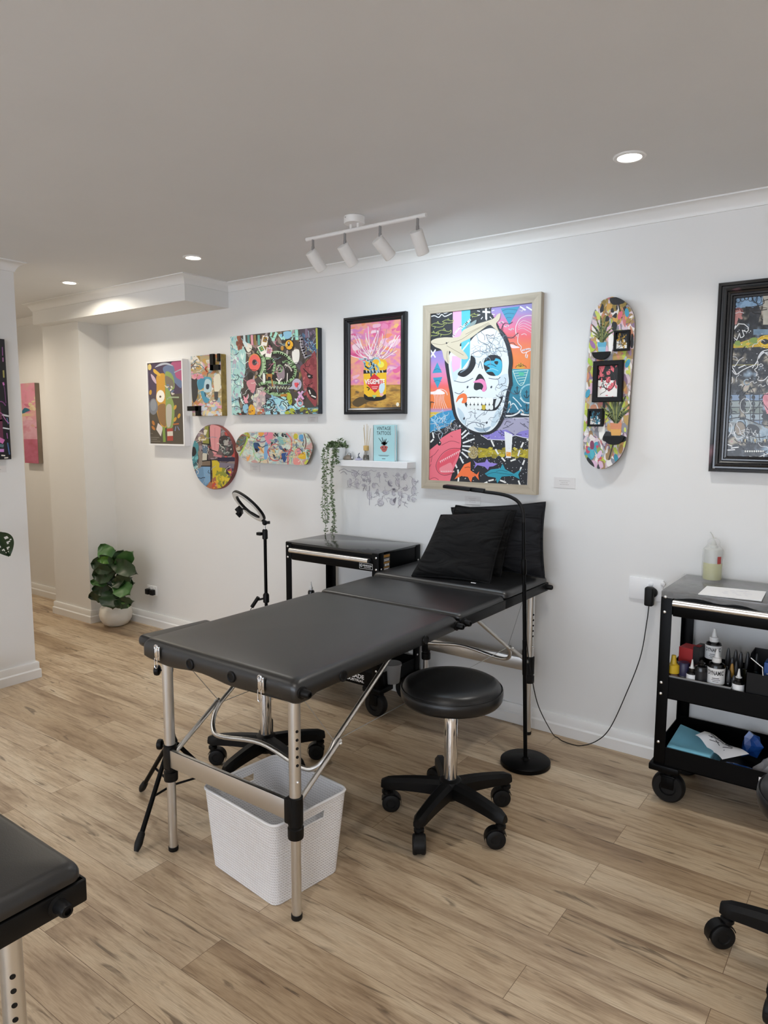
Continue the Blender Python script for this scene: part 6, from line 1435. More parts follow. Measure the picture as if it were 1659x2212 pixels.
# trailing plant
p = onshelf(732, sy0+.046)
root = thing('trailing_plant', 'trailing string plant in a white pot, vines hanging from the shelf left end', 'plant', p)
MB().lathe([(0, 0), (.031, 0), (.036, .005), (.041, .068), (.038, .070), (.036, .064), (0, .060)], p, n=36).build('pot', mat('white_pot', (.86, .86, .86), .45), root)
r = random.Random(5)
def leaflet(mb, o, d, L, W):
    d = d.normalized(); s_ = d.cross(V((r.uniform(-1, 1), r.uniform(-1, 1), r.uniform(-1, 1)))).normalized(); n_ = d.cross(s_)
    vs = [o, o+d*L*.35+s_*W, o+d*L*.75+s_*W*.7+n_*W*.2, o+d*L, o+d*L*.75-s_*W*.7+n_*W*.2, o+d*L*.35-s_*W, o+d*L*.5-n_*W*.25]
    mb.add(vs, [(0, 1, 6), (1, 2, 6), (2, 3, 6), (3, 4, 6), (4, 5, 6), (5, 0, 6)])
crown = MB(); top = p+V((0, 0, .07))
for i in range(130):
    a_ = r.uniform(0, 6.28); q = r.uniform(0, .05); o = top+V((q*math.cos(a_), q*math.sin(a_)*.8, r.uniform(-.01, .055)*(1-q/.07))); leaflet(crown, o, V((math.cos(a_), math.sin(a_), r.uniform(-.2, 1.0))), r.uniform(.014, .024), r.uniform(.004, .007))
crown.build('crown', VINE, root, 60, recalc=False)
def vine(pts, dens):
    path = spline(pts, 14); mb = MB(); mb.tube(path, .0012, 5)
    for i, q in enumerate(path[4:]):
        for _ in range(dens if r.random() < .9 else 1):
            a_ = r.uniform(0, 6.28); leaflet(mb, q+V((0, 0, r.uniform(-.006, .006))), V((math.cos(a_), math.sin(a_)*.8, r.uniform(-.7, .5))), r.uniform(.012, .02), r.uniform(.003, .0048))
    return mb.build('vine', VINE, root, 60, recalc=False)
vy = sy0-.012
def vp(px, py, dy=0): return UY(px, py, vy+dy)
vine([top+V((-.01, 0, .01)), vp(718, 955, .02), vp(703, 968, .01), vp(700, 1000), vp(701, 1050), vp(702, 1100), vp(704, 1149, .01)], 2)
vine([top+V((-.02, -.01, .01)), vp(712, 958, .01), vp(707, 975), vp(705, 1015, -.01), vp(706, 1060, -.01), vp(708, 1100, -.01), vp(706, 1128)], 2)
vine([top+V((-.02, .01, 0)), vp(708, 962, .02), vp(698, 985, .01), vp(699, 1030, .01), vp(697, 1080, .01), vp(697, 1120, .01)], 1)
vine([top+V((0, -.02, .0)), vp(729, 962), vp(727, 985), vp(729, 1000)], 2)
vine([top+V((-.015, -.02, 0)), vp(722, 975, -.005), vp(718, 1010, -.005), vp(717, 1050, -.005), vp(719, 1090), vp(721, 1120), vp(724, 1150)], 2)
vine([top+V((-.012, -.022, 0)), vp(720, 985, -.01), vp(715, 1030, -.01), vp(716, 1080, -.01), vp(722, 1118, -.01), vp(718, 1145, -.01), vp(722, 1168, -.01)], 2)

# ================================================================== POWER POINTS AND CORD
def outlet(label, px, py, w, h, grp='wall power outlets'):
    c = UY(px, py, YB); root = thing('power_outlet', label, 'outlet', (c.x, YB, c.z), grp)
    MB().box((c.x-w/2, YB-.0005, c.z-h/2), (c.x+w/2, YB-.009, c.z+h/2), .003).build('plate', WPLASTIC, root)
    for s_ in (-1, 1):
        MB().box((c.x+s_*w*.22-.008, YB-.009, c.z+h*.2), (c.x+s_*w*.22+.008, YB-.0125, c.z+h*.38), .001).build('switch', WPLASTIC, root)
        m_ = MB(); o = c.x+s_*w*.22
        for dx, dz, t in ((-.007, .004, .4), (.007, .004, -.4), (0, -.010, 0)):
            M = Matrix.Translation((o+dx, YB-.0092, c.z-.008+dz)) @ Matrix.Rotation(t, 4, 'Y'); m_.box((-.0013, -.0006, -.005), (.0013, .0003, .005), 0, 1, M)
        m_.build('socket', RUBBER, root)
    return root, c
o1, c1 = outlet('double wall socket low on the wall beside the leafy plant, with black plugs', 330, 1275, .115, .074)
pk = MB()
for s_ in (-1, 1): pk.box((c1.x+s_*.027-.02, YB-.0095, c1.z-.030), (c1.x+s_*.027+.02, YB-.04, c1.z+.012), .006)
pk.build('plug', RUBBER, o1)
c = UY(1396, 1272, YB)
o2 = thing('power_outlet', 'wide wall socket plate with white screws, holding the lamp plug beside the stocked trolley', 'outlet', (c.x, YB, c.z), 'wall power outlets')
MB().box((c.x-.075, YB-.0005, c.z-.05), (c.x+.075, YB-.009, c.z+.05), .003).build('plate', WPLASTIC, o2)
for q in (1406, 1432):
    v = UY(q, 1262, YB-.009); MB().lathe([(0, 0), (.011, 0), (.010, .004), (.005, .006), (0, .006)], (v.x, YB-.009, v.z), (0, -1, 0), 18).build('switch', WPLASTIC, o2)
v = UY(1405, 1287, YB-.03); pc = V((v.x, YB-.0095, v.z))
root = lampo
pl = MB(); pl.box((pc.x-.022, YB-.052, pc.z-.045), (pc.x+.016, YB-.018, pc.z+.040), .008, 3); pl.lathe([(.022, 0), (.022, .015), (.014, .02)], (pc.x+.004, YB-.0095, pc.z+.012), (0, -1, 0), 20)
pl.build('plug', RUBBER, root)
s0 = V((pc.x-.003, YB-.036, pc.z-.045))
cordp = [s0, UY(1397, 1345, YB-.04), UY(1383, 1420, YB-.05), UY(1352, 1500, YB-.06), UY(1318, 1572, 3.19), UY(1288, 1601, 3.17), UZ(1250, 1611, .004), UZ(1218, 1602, .004), UZ(1200, 1592, .004), UY(1186, 1572, 3.06), UY(1165, 1525, 2.95), UY(1152, 1470, 2.90), UY(1138, 1390, lc.y+.004), lc.lerp(ltop, .6)+V((.0095, 0, 0)), lc.lerp(ltop, .75)+V((.009, 0, 0))]
cordp[11] = UY(1150, 1470, lc.y+.02); cordp[10] = UY(1163, 1525, lc.y+.06)
MB().tube([V((v_.x, v_.y, max(v_.z, .003))) for v_ in spline(cordp, 10)], .0022, 8).build('cord', RUBBER, root, 60)

# ================================================================== LEAFY POT PLANT
pc = V((-4.80, 3.075, 0)); S_PX = 180, 1160, .09044
root = thing('potted_plant', 'leafy green plant in a round white pot in the far corner', 'plant', pc)
MB().lathe([(0, 0), (.065, 0), (.090, .014), (.114, .05), (.122, .09), (.114, .132), (.095, .158), (.086, .165), (.080, .160), (.082, .15), (0, .145)], pc, n=48).build('pot', CERAMIC, root)
MB().lathe([(0, .146), (.081, .146), (.081, .149), (0, .152)], pc, n=32).build('soil', SOIL, root)
MB().tube(spline([pc+V((0, 0, .14)), pc+V((.01, 0, .3)), pc+V((-.005, 0, .46)), pc+V((.01, .01, .58))], 6), .006, 8).build('stem', STEM, root)
def leaf(bx, by, bd, tx, ty, td, wid, m_, cup=.18, lean=.0):
    """leaf from base to tip (crop pixels plus distance in front of the stem)"""
    B = UY(S_PX[0]+bx*S_PX[2], S_PX[1]+by*S_PX[2], pc.y-bd); Tp = UY(S_PX[0]+tx*S_PX[2], S_PX[1]+ty*S_PX[2], pc.y-td)
    ax = Tp-B; L = ax.length; ax.normalize(); vw = (CAM-(B+Tp)/2).normalized(); n_ = (vw-ax*vw.dot(ax)).normalized(); sd = ax.cross(n_)
    n_, sd = n_*math.cos(lean)+sd*math.sin(lean), sd*math.cos(lean)-n_*math.sin(lean)
    W = wid*1.45*S_PX[2]*5.3/FPX
    def f(u, v):
        b = 2*v-1; w_ = W*(math.sin(PI*min(1, u**.8))**.6*(.62+.5*u) if 0 < u < 1 else 0)
        z = cup*W*(abs(b)**1.5)-.14*L*math.sin(PI*u)*-1*.6+.012*math.sin(14*u)*abs(b)
        return B+ax*L*u+sd*b*w_+n_*z
    mb = MB(); mb.grid(f, 14, 8); bmesh.ops.remove_doubles(mb.bm, verts=mb.bm.verts, dist=.0003)
    o = mb.build('leaf', m_, root, 70, recalc=False)
    return o
leaf(760, 720, .02, 430, 195, .03, 165, LEAFM); leaf(770, 560, .02, 330, 545, .12, 75, LEAFL, .5)
leaf(800, 700, .0, 960, 290, -.01, 140, LEAFD); leaf(830, 700, .02, 1210, 330, .03, 150, LEAFM)
leaf(860, 700, .03, 235, 640, .10, 190, LEAFD, .2); leaf(760, 640, .04, 1325, 900, .10, 150, LEAFD, .25); leaf(820, 860, .05, 290, 900, .1, 180, LEAFD, .3)
leaf(740, 1150, .05, 210, 1090, .10, 110, LEAFM, .3, .5); leaf(760, 1150, .05, 1190, 960, .09, 150, LEAFD); leaf(830, 1120, .06, 1130, 1400, .14, 190, LEAFM, .15)
leaf(730, 1270, .04, 240, 1240, .12, 120, LEAFD, .3); leaf(650, 1330, .05, 150, 1420, .12, 130, LEAFD, .15, -.4); leaf(690, 1310, .06, 700, 1740, .15, 240, LEAFD, .12); leaf(800, 1600, .07, 1240, 1530, .12, 110, LEAFD, .2); leaf(860, 1640, .07, 1150, 1640, .13, 60, LEAFM, .2); leaf(840, 1120, .02, 1255, 1100, .02, 110, LEAFD); leaf(720, 1560, .02, 560, 1690, .08, 100, LEAFM)
leaf(800, 1000, .04, 1010, 1130, .1, 170, LEAFD); leaf(760, 950, .03, 560, 1130, .09, 170, LEAFD); leaf(740, 1230, .02, 900, 1480, .06, 170, LEAFD)

# ---- perforated leaf reaching in at the left edge (the rest of its plant is outside the frame)
q = UX(10, 1180, -3.95)
pp = V((-3.93, q.y-.30, 0))
root = thing('swiss_cheese_plant', 'holed dark green leaf poking in at the left edge before the partition', 'plant', pp)
MB().lathe([(0, 0), (.09, 0), (.095, .01), (.12, .22), (.114, .225), (.108, .2), (0, .195)], pp, n=36).build('pot', CERAMIC, root)
base = UX(-6, 1150, -3.95); tip = UX(21, 1202, -3.95)
MB().tube(spline([pp+V((0, 0, .19)), pp+V((0, .02, .6)), pp+V((0, .12, .93)), base], 8), .004, 8).build('stem', LEAFD, root)
ax = (tip-base); L = ax.length; ax.normalize(); n_ = (V((1, -.3, .25))).normalized(); n_ = (n_-ax*n_.dot(ax)).normalized(); sd = ax.cross(n_)
mb = MB(); g = {}
NU, NVv = 20, 12
for i in range(NU+1):
    for j in range(NVv+1):
        u, b = i/NU, 2*j/NVv-1; w_ = L*.36*math.sin(PI*max(.02, min(.98, u))**.75)**.8
        g[i, j] = mb.bm.verts.new(base+ax*L*u+sd*b*w_+n_*(.1*L*abs(b)-.1*L*u*u))
holes = {(5, 2), (5, 3), (6, 2), (6, 3), (9, 2), (9, 3), (10, 3), (13, 3), (13, 4), (14, 4), (5, 8), (5, 9), (6, 8), (6, 9), (9, 8), (9, 9), (10, 8), (13, 7), (13, 8), (14, 7), (8, 1), (12, 10), (16, 4), (16, 7)}
for i in range(NU):
    for j in range(NVv):
        if (i, j) not in holes: mb.bm.faces.new((g[i, j], g[i+1, j], g[i+1, j+1], g[i, j+1]))
mb.solid(.0015).build('leaf', LEAFD, root, 60)

# ================================================================== THINGS ON THE STOCKED TROLLEY
TF = 2.84
ZT = .8765
def front(px, py, y): return UY(px, py, y)
# cling film over the top
film = NT('cling_film'); film.setb(Base_Color=(.9, .9, .9, 1), Roughness=.08, Alpha=.22, Specular_IOR_Level=.9)
nz = film.noise(film.mapping((1, 3, 1)), 22, 4, .7); nz.inputs['Distortion'].default_value = 2; film.bump(nz.outputs[0], .9, .01)
tx0, tx1 = -.413-.328, -.413+.328; r = random.Random(9)
mb = MB()
def ff(u, v):
    x = tx0+(tx1-tx0)*u; y0_, y1_ = 2.832, 3.222; y = y0_+(y1_-y0_)*v
    return V((x, y, ZT+.0018+.0012*math.sin(30*u+9*v)*math.sin(22*v)))
mb.grid(ff, 40, 24)
mb.grid(lambda u, v: V((tx0+(tx1-tx0)*u, 2.8325-.003*v-.002*math.sin(40*u)*v, ZT+.0018-.026*v-.008*v*math.sin(17*u+1)*math.sin(9*u))), 60, 4)
mb.grid(lambda u, v: V((tx0+.001-.003*v, 2.832+(3.222-2.832)*u, ZT+.0018-.03*v-.008*v*math.sin(20*u))), 30, 4)
fo = mb.build('cling_film', film.m, None, 60)
tag(fo, 'clear crinkled cling film stretched over the stocked trolley top', 'plastic wrap')
# paper sheets
P = [UZ(1508, 1284, ZT+.004), UZ(1527, 1267, ZT+.004), UZ(1655, 1279, ZT+.004), UZ(1645, 1299, ZT+.004)]
mb = MB(); mb.prism([(p_.x, p_.y, ZT+.0035) for p_ in P], (0, 0, .003)); o = mb.build('paper_sheets', PAPER); tag(o, 'small stack of white paper sheets lying on the wrapped trolley top', 'paper')
rr = random.Random(3); sm = MB()
for _ in range(14):
    u, v = rr.uniform(.25, .8), rr.uniform(.3, .8); a_ = P[0].lerp(P[3], u).lerp(P[1].lerp(P[2], u), v); sm.box((a_.x-rr.uniform(.004, .012), a_.y-.002, ZT+.0066), (a_.x+rr.uniform(.004, .012), a_.y+.002, ZT+.0068))
sm.build('faint_sketch', mat('pale_lilac_ink', '#d3d3de', .7), o)
# wrapped squeeze bottle
b = UZ(1537, 1252, ZT+.003); bx = V((b.x, b.y+.005, ZT+.0032))
root = thing('squeeze_bottle', 'clear cling-wrapped squeeze bottle of pale yellow liquid on the stocked trolley', 'bottle', bx)
def lumpy(prof, nn=40, amp=.0012, seed=1, tw=3):
    r = random.Random(seed); mb = MB(); rings = []
    for i, (rad, z) in enumerate(prof):
        rings.append([mb.bm.verts.new(bx+V(((rad+amp*math.sin(5*t+i*1.3)+amp*r.uniform(-1, 1))*math.cos(t), (rad+amp*math.sin(7*t-i)+amp*r.uniform(-1, 1))*math.sin(t), z))) for t in [2*PI*j/nn for j in range(nn)]])
    for A_, B_ in zip(rings, rings[1:]):
        for j in range(nn): mb.bm.faces.new((A_[j], A_[(j+1) % nn], B_[(j+1) % nn], B_[j]))
    return mb
MB().lathe([(0, .002), (.034, .002), (.036, .006), (.036, .072), (0, .072)], bx, n=36).build('liquid', mat('yellow_liquid', '#c9c68e', .2), root)
MB().lathe([(.0365, .072), (.0365, .120), (.034, .128), (.016, .134)], bx, n=36).build('upper_bottle', mat('milky_plastic', '#c4c6c0', .3), root)
MB().lathe([(.018, .133), (.018, .142), (.012, .145), (.006, .162), (.003, .166), (0, .166)], bx, n=24).build('nozzle', mat('milky_plastic', '#c4c6c0', .3), root)
lumpy([(.039, 0), (.040, .01), (.0395, .03), (.040, .055), (.0395, .08), (.040, .10), (.0395, .120), (.036, .131), (.027, .140), (.023, .150), (.024, .158), (.020, .166), (.012, .172)], 48, .0013, 4).build('film_wrap', film.m, root, 30)
MB().tube(spline([bx+V((0, 0, .165)), bx+V((-.004, 0, .178)), bx+V((-.010, 0, .19)), bx+V((-.016, 0, .198))], 4), .0022, 8).build('spout_tube', mat('milky_plastic', '#c4c6c0', .3), root)
fr_ = (CAM-bx).normalized(); an = math.atan2(fr_.y, fr_.x)+.62
lb = MB(); lb.grid(lambda u, v: bx+V((.0415*math.cos(an-.2+.4*u), .0415*math.sin(an-.2+.4*u), .072+.03*v)), 6, 2); lb.build('red_mark', mat('red_ink', '#a8403c', .5), root)

MZ = .4465+.0005          # floor of the middle tray
def floor_at(px, py_hint, y): 
    p_ = UY(px, py_hint, y); return V((p_.x, y, MZ))
# the pale plastic liner tray the ink stands in
mb = MB(); lx0, lx1, ly0, ly1 = -.722, -.47, 2.848, 3.05
mb.box((lx0, ly0, MZ), (lx1, ly1, MZ+.002)); mb.box((lx0, ly0, MZ), (lx1, ly0+.002, MZ+.090)); mb.box((lx1-.002, ly0, MZ), (lx1, ly1, MZ+.09)); mb.box((lx0, ly0, MZ), (lx0+.002, ly1, MZ+.09)); mb.box((lx0, ly1-.002, MZ), (lx1, ly1, MZ+.09)); mb.box((lx0, ly0-.004, MZ+.087), (lx1, ly0+.002, MZ+.090))
o = mb.build('liner_tray', mat('grey_clear_plastic', '#8c8c8c', .25)); tag(o, 'grey plastic liner tray that holds the ink bottles on the stocked trolley', 'tray')
MZ2 = MZ+.0025
def ink_bottle(label, px, topy, y, R, H, cap, body, capm, lab=None, group='ink bottles on the stocked trolley', name='ink_bottle', words=None, style='twist', neck=None):
    """bottle with twist cap; topy = photographed height of the tip"""
    tp = UY(px, topy, y); p_ = V((tp.x, y, MZ2)); total = tp.z-MZ2; ch = cap*total; bh = total-ch
    root = thing(name, label, 'bottle', p_, group)
    MB().lathe([(0, 0), (R*.94, 0), (R, R*.12), (R, bh-R*.55), (R*.86, bh-R*.2), (R*.5, bh), (0, bh)], p_, n=28).build('body', body, root)
    if style == 'wide': cpf = [(R*1.0, bh-R*.1), (R*1.02, bh), (R*.98, bh+ch*.42), (R*.55, bh+ch*.48), (R*.46, bh+ch*.6), (R*.34, bh+ch*.97), (0, bh+ch)]
    elif style == 'bullet': cpf = [(R*.7, bh-.002), (R*.72, bh), (R*.72, bh+ch*.3), (R*.62, bh+ch*.5), (R*.42, bh+ch*.85), (R*.2, bh+ch*.98), (0, bh+ch)]
    elif style == 'flat': cpf = [(R*1.03, bh-R*.2), (R*1.06, bh), (R*1.06, bh+ch*.9), (R*.9, bh+ch), (0, bh+ch)]
    else: cpf = [(R*.52, bh-.002), (R*.54, bh), (R*.54, bh+ch*.32), (R*.36, bh+ch*.36), (R*.30, bh+ch*.45), (R*.12, bh+ch*.97), (0, bh+ch)]
    MB().lathe(cpf, p_, n=20).build('cap', capm, root)
    if neck: MB().lathe([(R*1.004, bh-R*.5), (R*.88, bh-R*.15), (R*.6, bh+.001), (R*.6, bh+ch*.26), (R*.5, bh+ch*.27)], p_, n=24).build('collar', neck, root)
    if lab:
        z0_, z1_, lm = lab; a0 = math.atan2((CAM-p_).y, (CAM-p_).x)
        lo = MB().grid(lambda u, v: p_+V(((R+.0006)*math.cos(a0-1.5+3*u), (R+.0006)*math.sin(a0-1.5+3*u), bh*(z0_+(z1_-z0_)*v))), 24, 1).build('label', lm, root, 80)
        if words:
            tm = MB()
            for (s_, u0, u1, v0, v1) in words:
                vs, fs = text_geo(s_, .02) if s_ != '=' else ([(i/8, j) for j in (0, 1) for i in range(9)], [(i, i+1, i+10, i+9) for i in range(8)])
                vs = [(v_[0], v_[1]) for v_ in vs]
                tm.add([p_+V(((R+.0012)*math.cos(a0-1.5+3*(u0+(u1-u0)*q0)), (R+.0012)*math.sin(a0-1.5+3*(u0+(u1-u0)*q0)), bh*(z0_+(z1_-z0_)*(v0+(v1-v0)*q1)))) for q0, q1 in vs], fs)
            tm.build('lettering', mat('label_ink', '#17181a', .6), lo)
    return root
INK = mat('black_ink_bottle', '#0d0d0f', .2); WCAP = mat('white_cap', (.83, .83, .82), .4); WLAB = mat('white_label', (.84, .84, .84), .5); DCAP = mat('smoky_cap', '#3a3a3c', .35); BLAB = mat('black_label', '#17171a', .4)
DW = [('DYNAMIC', .17, .80, .58, .86), ('=', .36, .62, .37, .41), ('=', .34, .66, .27, .30), ('=', .38, .60, .17, .20)]
ink_bottle('large black ink bottle with a white label, at the front of the stocked trolley', 1550, 1401, 2.890, .031, 0, .24, INK, WCAP, (.50, .88, WLAB), words=DW)
ink_bottle('large black ink bottle with white label standing behind its twin, white cap highest', 1544, 1357, 3.0, .031, 0, .20, INK, WCAP, (.68, .94, WLAB), words=DW)
ink_bottle('small white ink bottle with black neck, standing left of the large black bottle', 1496, 1424, 2.876, .0195, 0, .30, WPLASTIC, WCAP, (.1, .75, WLAB), words=[('ANT', .3, .55, .1, .8)], neck=INK)
ink_bottle('small white ink bottle at the right, beside the black bin', 1597, 1444, 2.874, .021, 0, .30, WPLASTIC, WCAP, (.1, .75, WLAB), words=[('ANT', .22, .36, .1, .7), ('=', .5, .75, .35, .42), ('=', .55, .75, .15, .22)], neck=INK)
ink_bottle('squat black ink bottle left of the large white labelled bottle at the front', 1516, 1425, 2.885, .0265, 0, .12, INK, INK, (.1, .85, BLAB))
ink_bottle('yellow capped clear bottle in the left front corner of the stocked trolley', 1456, 1414, 2.876, .024, 0, .42, mat('amber_liquid', '#5a3a22', .15), mat('yellow_cap', '#d0ae2a', .4), style='wide')
ink_bottle('grey bottle with a broad purple cap, right of the yellow capped bottle', 1478, 1430, 2.892, .021, 0, .34, mat('grey_bottle', '#5c5c68', .3), mat('purple_cap', '#2a2748', .4), style='flat')
rowc = ['#201f22', '#26262a', '#2a3134', '#33331f', '#203338', '#3a2420']
for i, (px, ty, y) in enumerate(((1574, 1399, 3.01), (1590, 1403, 3.012), (1601, 1408, 3.014), (1616, 1408, 3.016), (1635, 1411, 3.018), (1582, 1420, 2.97))):
    ink_bottle('dark ink bottle with smoky pointed cap, '+['leftmost in the back row', 'second from the left in the back row', 'third in the back row', 'fourth in the back row', 'last in the back row, bluish', 'reddish, just in front of the back row'][i], px, ty, y, .0135, 0, .36, mat('dark_bottle_%d' % i, rowc[i], .25), DCAP, style='bullet')
for i, (px, ty, y, cm) in enumerate(((1582, 1433, 2.93, mat('orange_cap', '#b98a3a', .35)), (1575, 1446, 2.90, DCAP), (1591, 1428, 2.95, DCAP), (1586, 1458, 2.885, DCAP))):
    ink_bottle('small dark ink bottle '+['with a translucent orange cap among the ink bottles', 'right beside the large labelled bottle, smoky cap', 'behind the orange capped bottle', 'lowest, tucked left of the right white bottle'][i], px, ty, y, .0125, 0, .34, INK, cm, style='bullet')
# red box
a_, b_ = UY(1468, 1430, 2.95), UY(1502, 1390, 2.95)
mb = MB(); x0, x1, zt_ = a_.x, b_.x, UY(1470, 1397, 2.95).z
root = thing('red_box', 'red and black cardboard box at the back left of the stocked trolley', 'box', ((x0+x1)/2, 3.0, MZ2))
M_ = Matrix.Translation(((x0+x1)/2, 2.985, MZ2)) @ Matrix.Rotation(-.15, 4, 'Z')
w_ = (x1-x0)/2
MB().box((-w_, -.038, 0), (w_, .03, zt_-MZ2), .001, 1, M_).build('red_carton', mat('red_card', '#a9282a', .5), root)
MB().box((w_+.0005, -.0385, 0), (w_+.026, .033, zt_-MZ2+.012), .001, 1, M_).build('black_sleeve', BLAB, root)
MB().box((w_+.004, -.03, zt_-MZ2+.0122), (w_+.022, .0, zt_-MZ2+.0126), 0, 1, M_).build('red_tab', mat('red_card', '#a9282a', .5), root)
# black bin with blue box and silver pen
bx0 = UY(1612, 1460, 2.86).x; 
root = thing('storage_bin', 'open black plastic bin with slanted sides at the right of the middle tray', 'bin', (bx0+.14, 2.94, MZ))
mb = MB(); t_ = .003; x1_ = bx0+.26; y0_, y1_ = 2.85, 3.03; zf, zb_ = UY(1630, 1455, 2.85).z, UY(1655, 1402, 3.03).z
mb.box((bx0, y0_, MZ), (x1_, y1_, MZ+t_)); mb.box((bx0, y0_, MZ), (x1_, y0_+t_, zf)); mb.box((bx0, y1_-t_, MZ), (x1_, y1_, zb_))
for xx in (bx0, x1_-t_): mb.prism([(xx, y0_, MZ), (xx, y1_, MZ), (xx, y1_, zb_), (xx, y0_+.09, zb_), (xx, y0_, zf)], (t_, 0, 0))
mb.build('bin_body', BPLASTIC, root)
q_ = UY(1652, 1440, 2.92); mb = MB(); mb.box((q_.x, 2.90, MZ+.004), (q_.x+.1, 2.96, q_.z+.022), .002); o = mb.build('blue_packet', mat('blue_card', '#23509a', .45)); tag(o, 'bright blue packet standing inside the black bin at the right edge', 'packet')
tm = MB()
for i in range(3): tm.box((q_.x+.010, 2.8992, q_.z-.05+.014*i), (q_.x+.07-.01*i, 2.8998, q_.z-.046+.014*i))
tm.build('pale_print', WLAB, o)
c0_, c1_, c2_ = UY(1622, 1421, 2.853), UY(1647, 1442, 2.847), UY(1648, 1462, 2.8455)
mb = MB(); mb.tube(spline([c0_, c0_.lerp(c1_, .8), c1_, c1_.lerp(c2_, .3), V((c2_.x, 2.8455, zf-.0))], 6), .0022, 8); o = mb.build('bent_rod', ALU); tag(o, 'thin bent silver rod leaning over the front of the black bin', 'rod')
# bottom tray: blue folded cloth pack, creased paper, blue bag, grey bag
BZ_ = .1685
root = thing('cloth_pack', 'stack of folded light blue cloths in the bottom tray of the stocked trolley', 'cloth', (-.62, 2.95, BZ_))
cl = mat('blue_cloth', '#72b2c8', .8, bump=.2, bscale=600, var=.06)
P = [UY(1440, 1611, 2.853), UY(1534, 1634, 2.853), UY(1560, 1602, 3.02), UY(1470, 1563, 3.06)]
mb = MB(); nu = 16
for s_ in range(3):
    f0, f1 = s_/3, (s_+.96)/3
    lo = [V((p_.x, p_.y, BZ_+.001+(p_.z-BZ_)*f0)) for p_ in P]; hi = [V((p_.x, p_.y, BZ_+.001+(p_.z-BZ_)*f1)) for p_ in P]
    mb.add(lo+hi, [(0, 1, 5, 4), (1, 2, 6, 5), (2, 3, 7, 6), (3, 0, 4, 7), (4, 5, 6, 7), (3, 2, 1, 0)])
es = [e_ for e_ in mb.bm.edges]; bmesh.ops.bevel(mb.bm, geom=list(mb.bm.verts)+es, offset=.004, segments=2, profile=.5, affect='EDGES')
mb.build('folded_cloth', cl, root, 60)
def crumple(name, label, cat, c, rad, m_, seed, amp=.35):
    r = random.Random(seed); mb = MB(); bmesh.ops.create_icosphere(mb.bm, subdivisions=2, radius=1)
    for v in mb.bm.verts:
        d = v.co.normalized(); s_ = 1+amp*r.uniform(-.28, .28)+.18*math.sin(3*d.x+seed)*math.cos(4*d.z+seed); tp_ = 1.1-.35*d.z
        v.co = V((d.x*rad[0]*s_*tp_, d.y*rad[1]*s_*tp_, d.z*rad[2]*s_))
    zmin = min(v.co.z for v in mb.bm.verts); bmesh.ops.translate(mb.bm, vec=V(c)-V((0, 0, zmin)), verts=mb.bm.verts)
    return tag(mb.build(name, m_, None, 3), label, cat)
bag = mat('blue_film_bag', '#1f4f9c', .25, var=.35, vscale=30)
p_ = UY(1590, 1655, 2.89); crumple('plastic_bag', 'crumpled shiny blue plastic bag right of the light blue cloths', 'bag', (p_.x+.01, 2.895, BZ_), (.055, .036, .028), bag, 4, .8)
p_ = UY(1625, 1605, 3.1); crumple('plastic_bag', 'second blue plastic bag standing against the back of the bottom tray', 'bag', (p_.x+.0, 3.1, BZ_), (.036, .026, .056), bag, 7, 1.1)
p_ = UY(1655, 1630, 2.93); crumple('plastic_bag', 'grey and white printed bag in the bottom tray at the right edge', 'bag', (p_.x+.03, 2.93, BZ_), (.06, .05, .048), mat('grey_bag', '#9a9a9c', .4, var=.4, vscale=22), 9, .8)
P = [UY(1502, 1588, 2.98), UY(1522, 1580, 3.0), UY(1618, 1630, 2.93), UY(1560, 1642, 2.87)]
mb = MB(); mb.grid(lambda u, v: P[0].lerp(P[3], u).lerp(P[1].lerp(P[2], u), v)+V((0, 0, .016*math.sin(PI*v)*math.sin(PI*u)+.006*math.sin(9*u))), 16, 10); mb.solid(.0008); o = mb.build('paper_stencil', PAPER, None, 60); tag(o, 'curled white paper with a grey drawing on top of the light blue cloths', 'paper')
sk = MB(); rr = random.Random(12)
for _ in range(12):
    u, v = rr.uniform(.35, .9), rr.uniform(.3, .85); pts = []
    for q in range(5):
        uu, vv = min(.97, max(.03, u+.05*q*math.cos(_))), min(.97, max(.03, v+.06*q*math.sin(_*1.7)))
        pts.append(P[0].lerp(P[3], uu).lerp(P[1].lerp(P[2], uu), vv)+V((0, 0, .0022+.016*math.sin(PI*vv)*math.sin(PI*uu)+.006*math.sin(9*uu))))
    sk.tube(pts, .0014, 5)
sk.build('grey_drawing', mat('stencil_grey', '#55555a', .7), o)

# ================================================================== THINGS ON THE BARE TROLLEY
AX, AY = -2.425, 3.013
p_ = UY(672, 1257, 3.0)
MZ2 = .4468
ink_bottle('black ink bottle with white pointed cap on the middle tray of the bare trolley', 672, 1256, 2.98, .019, 0, .27, INK, WCAP, (.2, .6, WLAB), None)
c = V((AX-.13, AY+.0, .4468)); root = thing('wash_basin', 'white plastic basin on the middle tray of the bare trolley, left side', 'basin', c)
mb = MB(); prof = [(0, .0), (.09, 0), (.1, .004), (.122, .09), (.128, .096), (.126, .099), (.117, .092), (.096, .007), (0, .004)]
mb.lathe(prof, c, n=48); mb.build('bowl', WPLASTIC, root)
p_ = UY(846, 1450, 2.95); c = V((p_.x, 2.95, .1685)); root = thing('plastic_tub', 'pale grey plastic tub standing in the bottom tray of the bare trolley', 'tub', c)
zt_ = UY(846, 1432, 2.95).z-.1685
MB().lathe([(0, 0), (.04, 0), (.043, .004), (.05, zt_-.012), (.053, zt_-.012), (.053, zt_), (0, zt_)], c, n=36).build('body', mat('grey_tub', '#8f8f8f', .4), root)

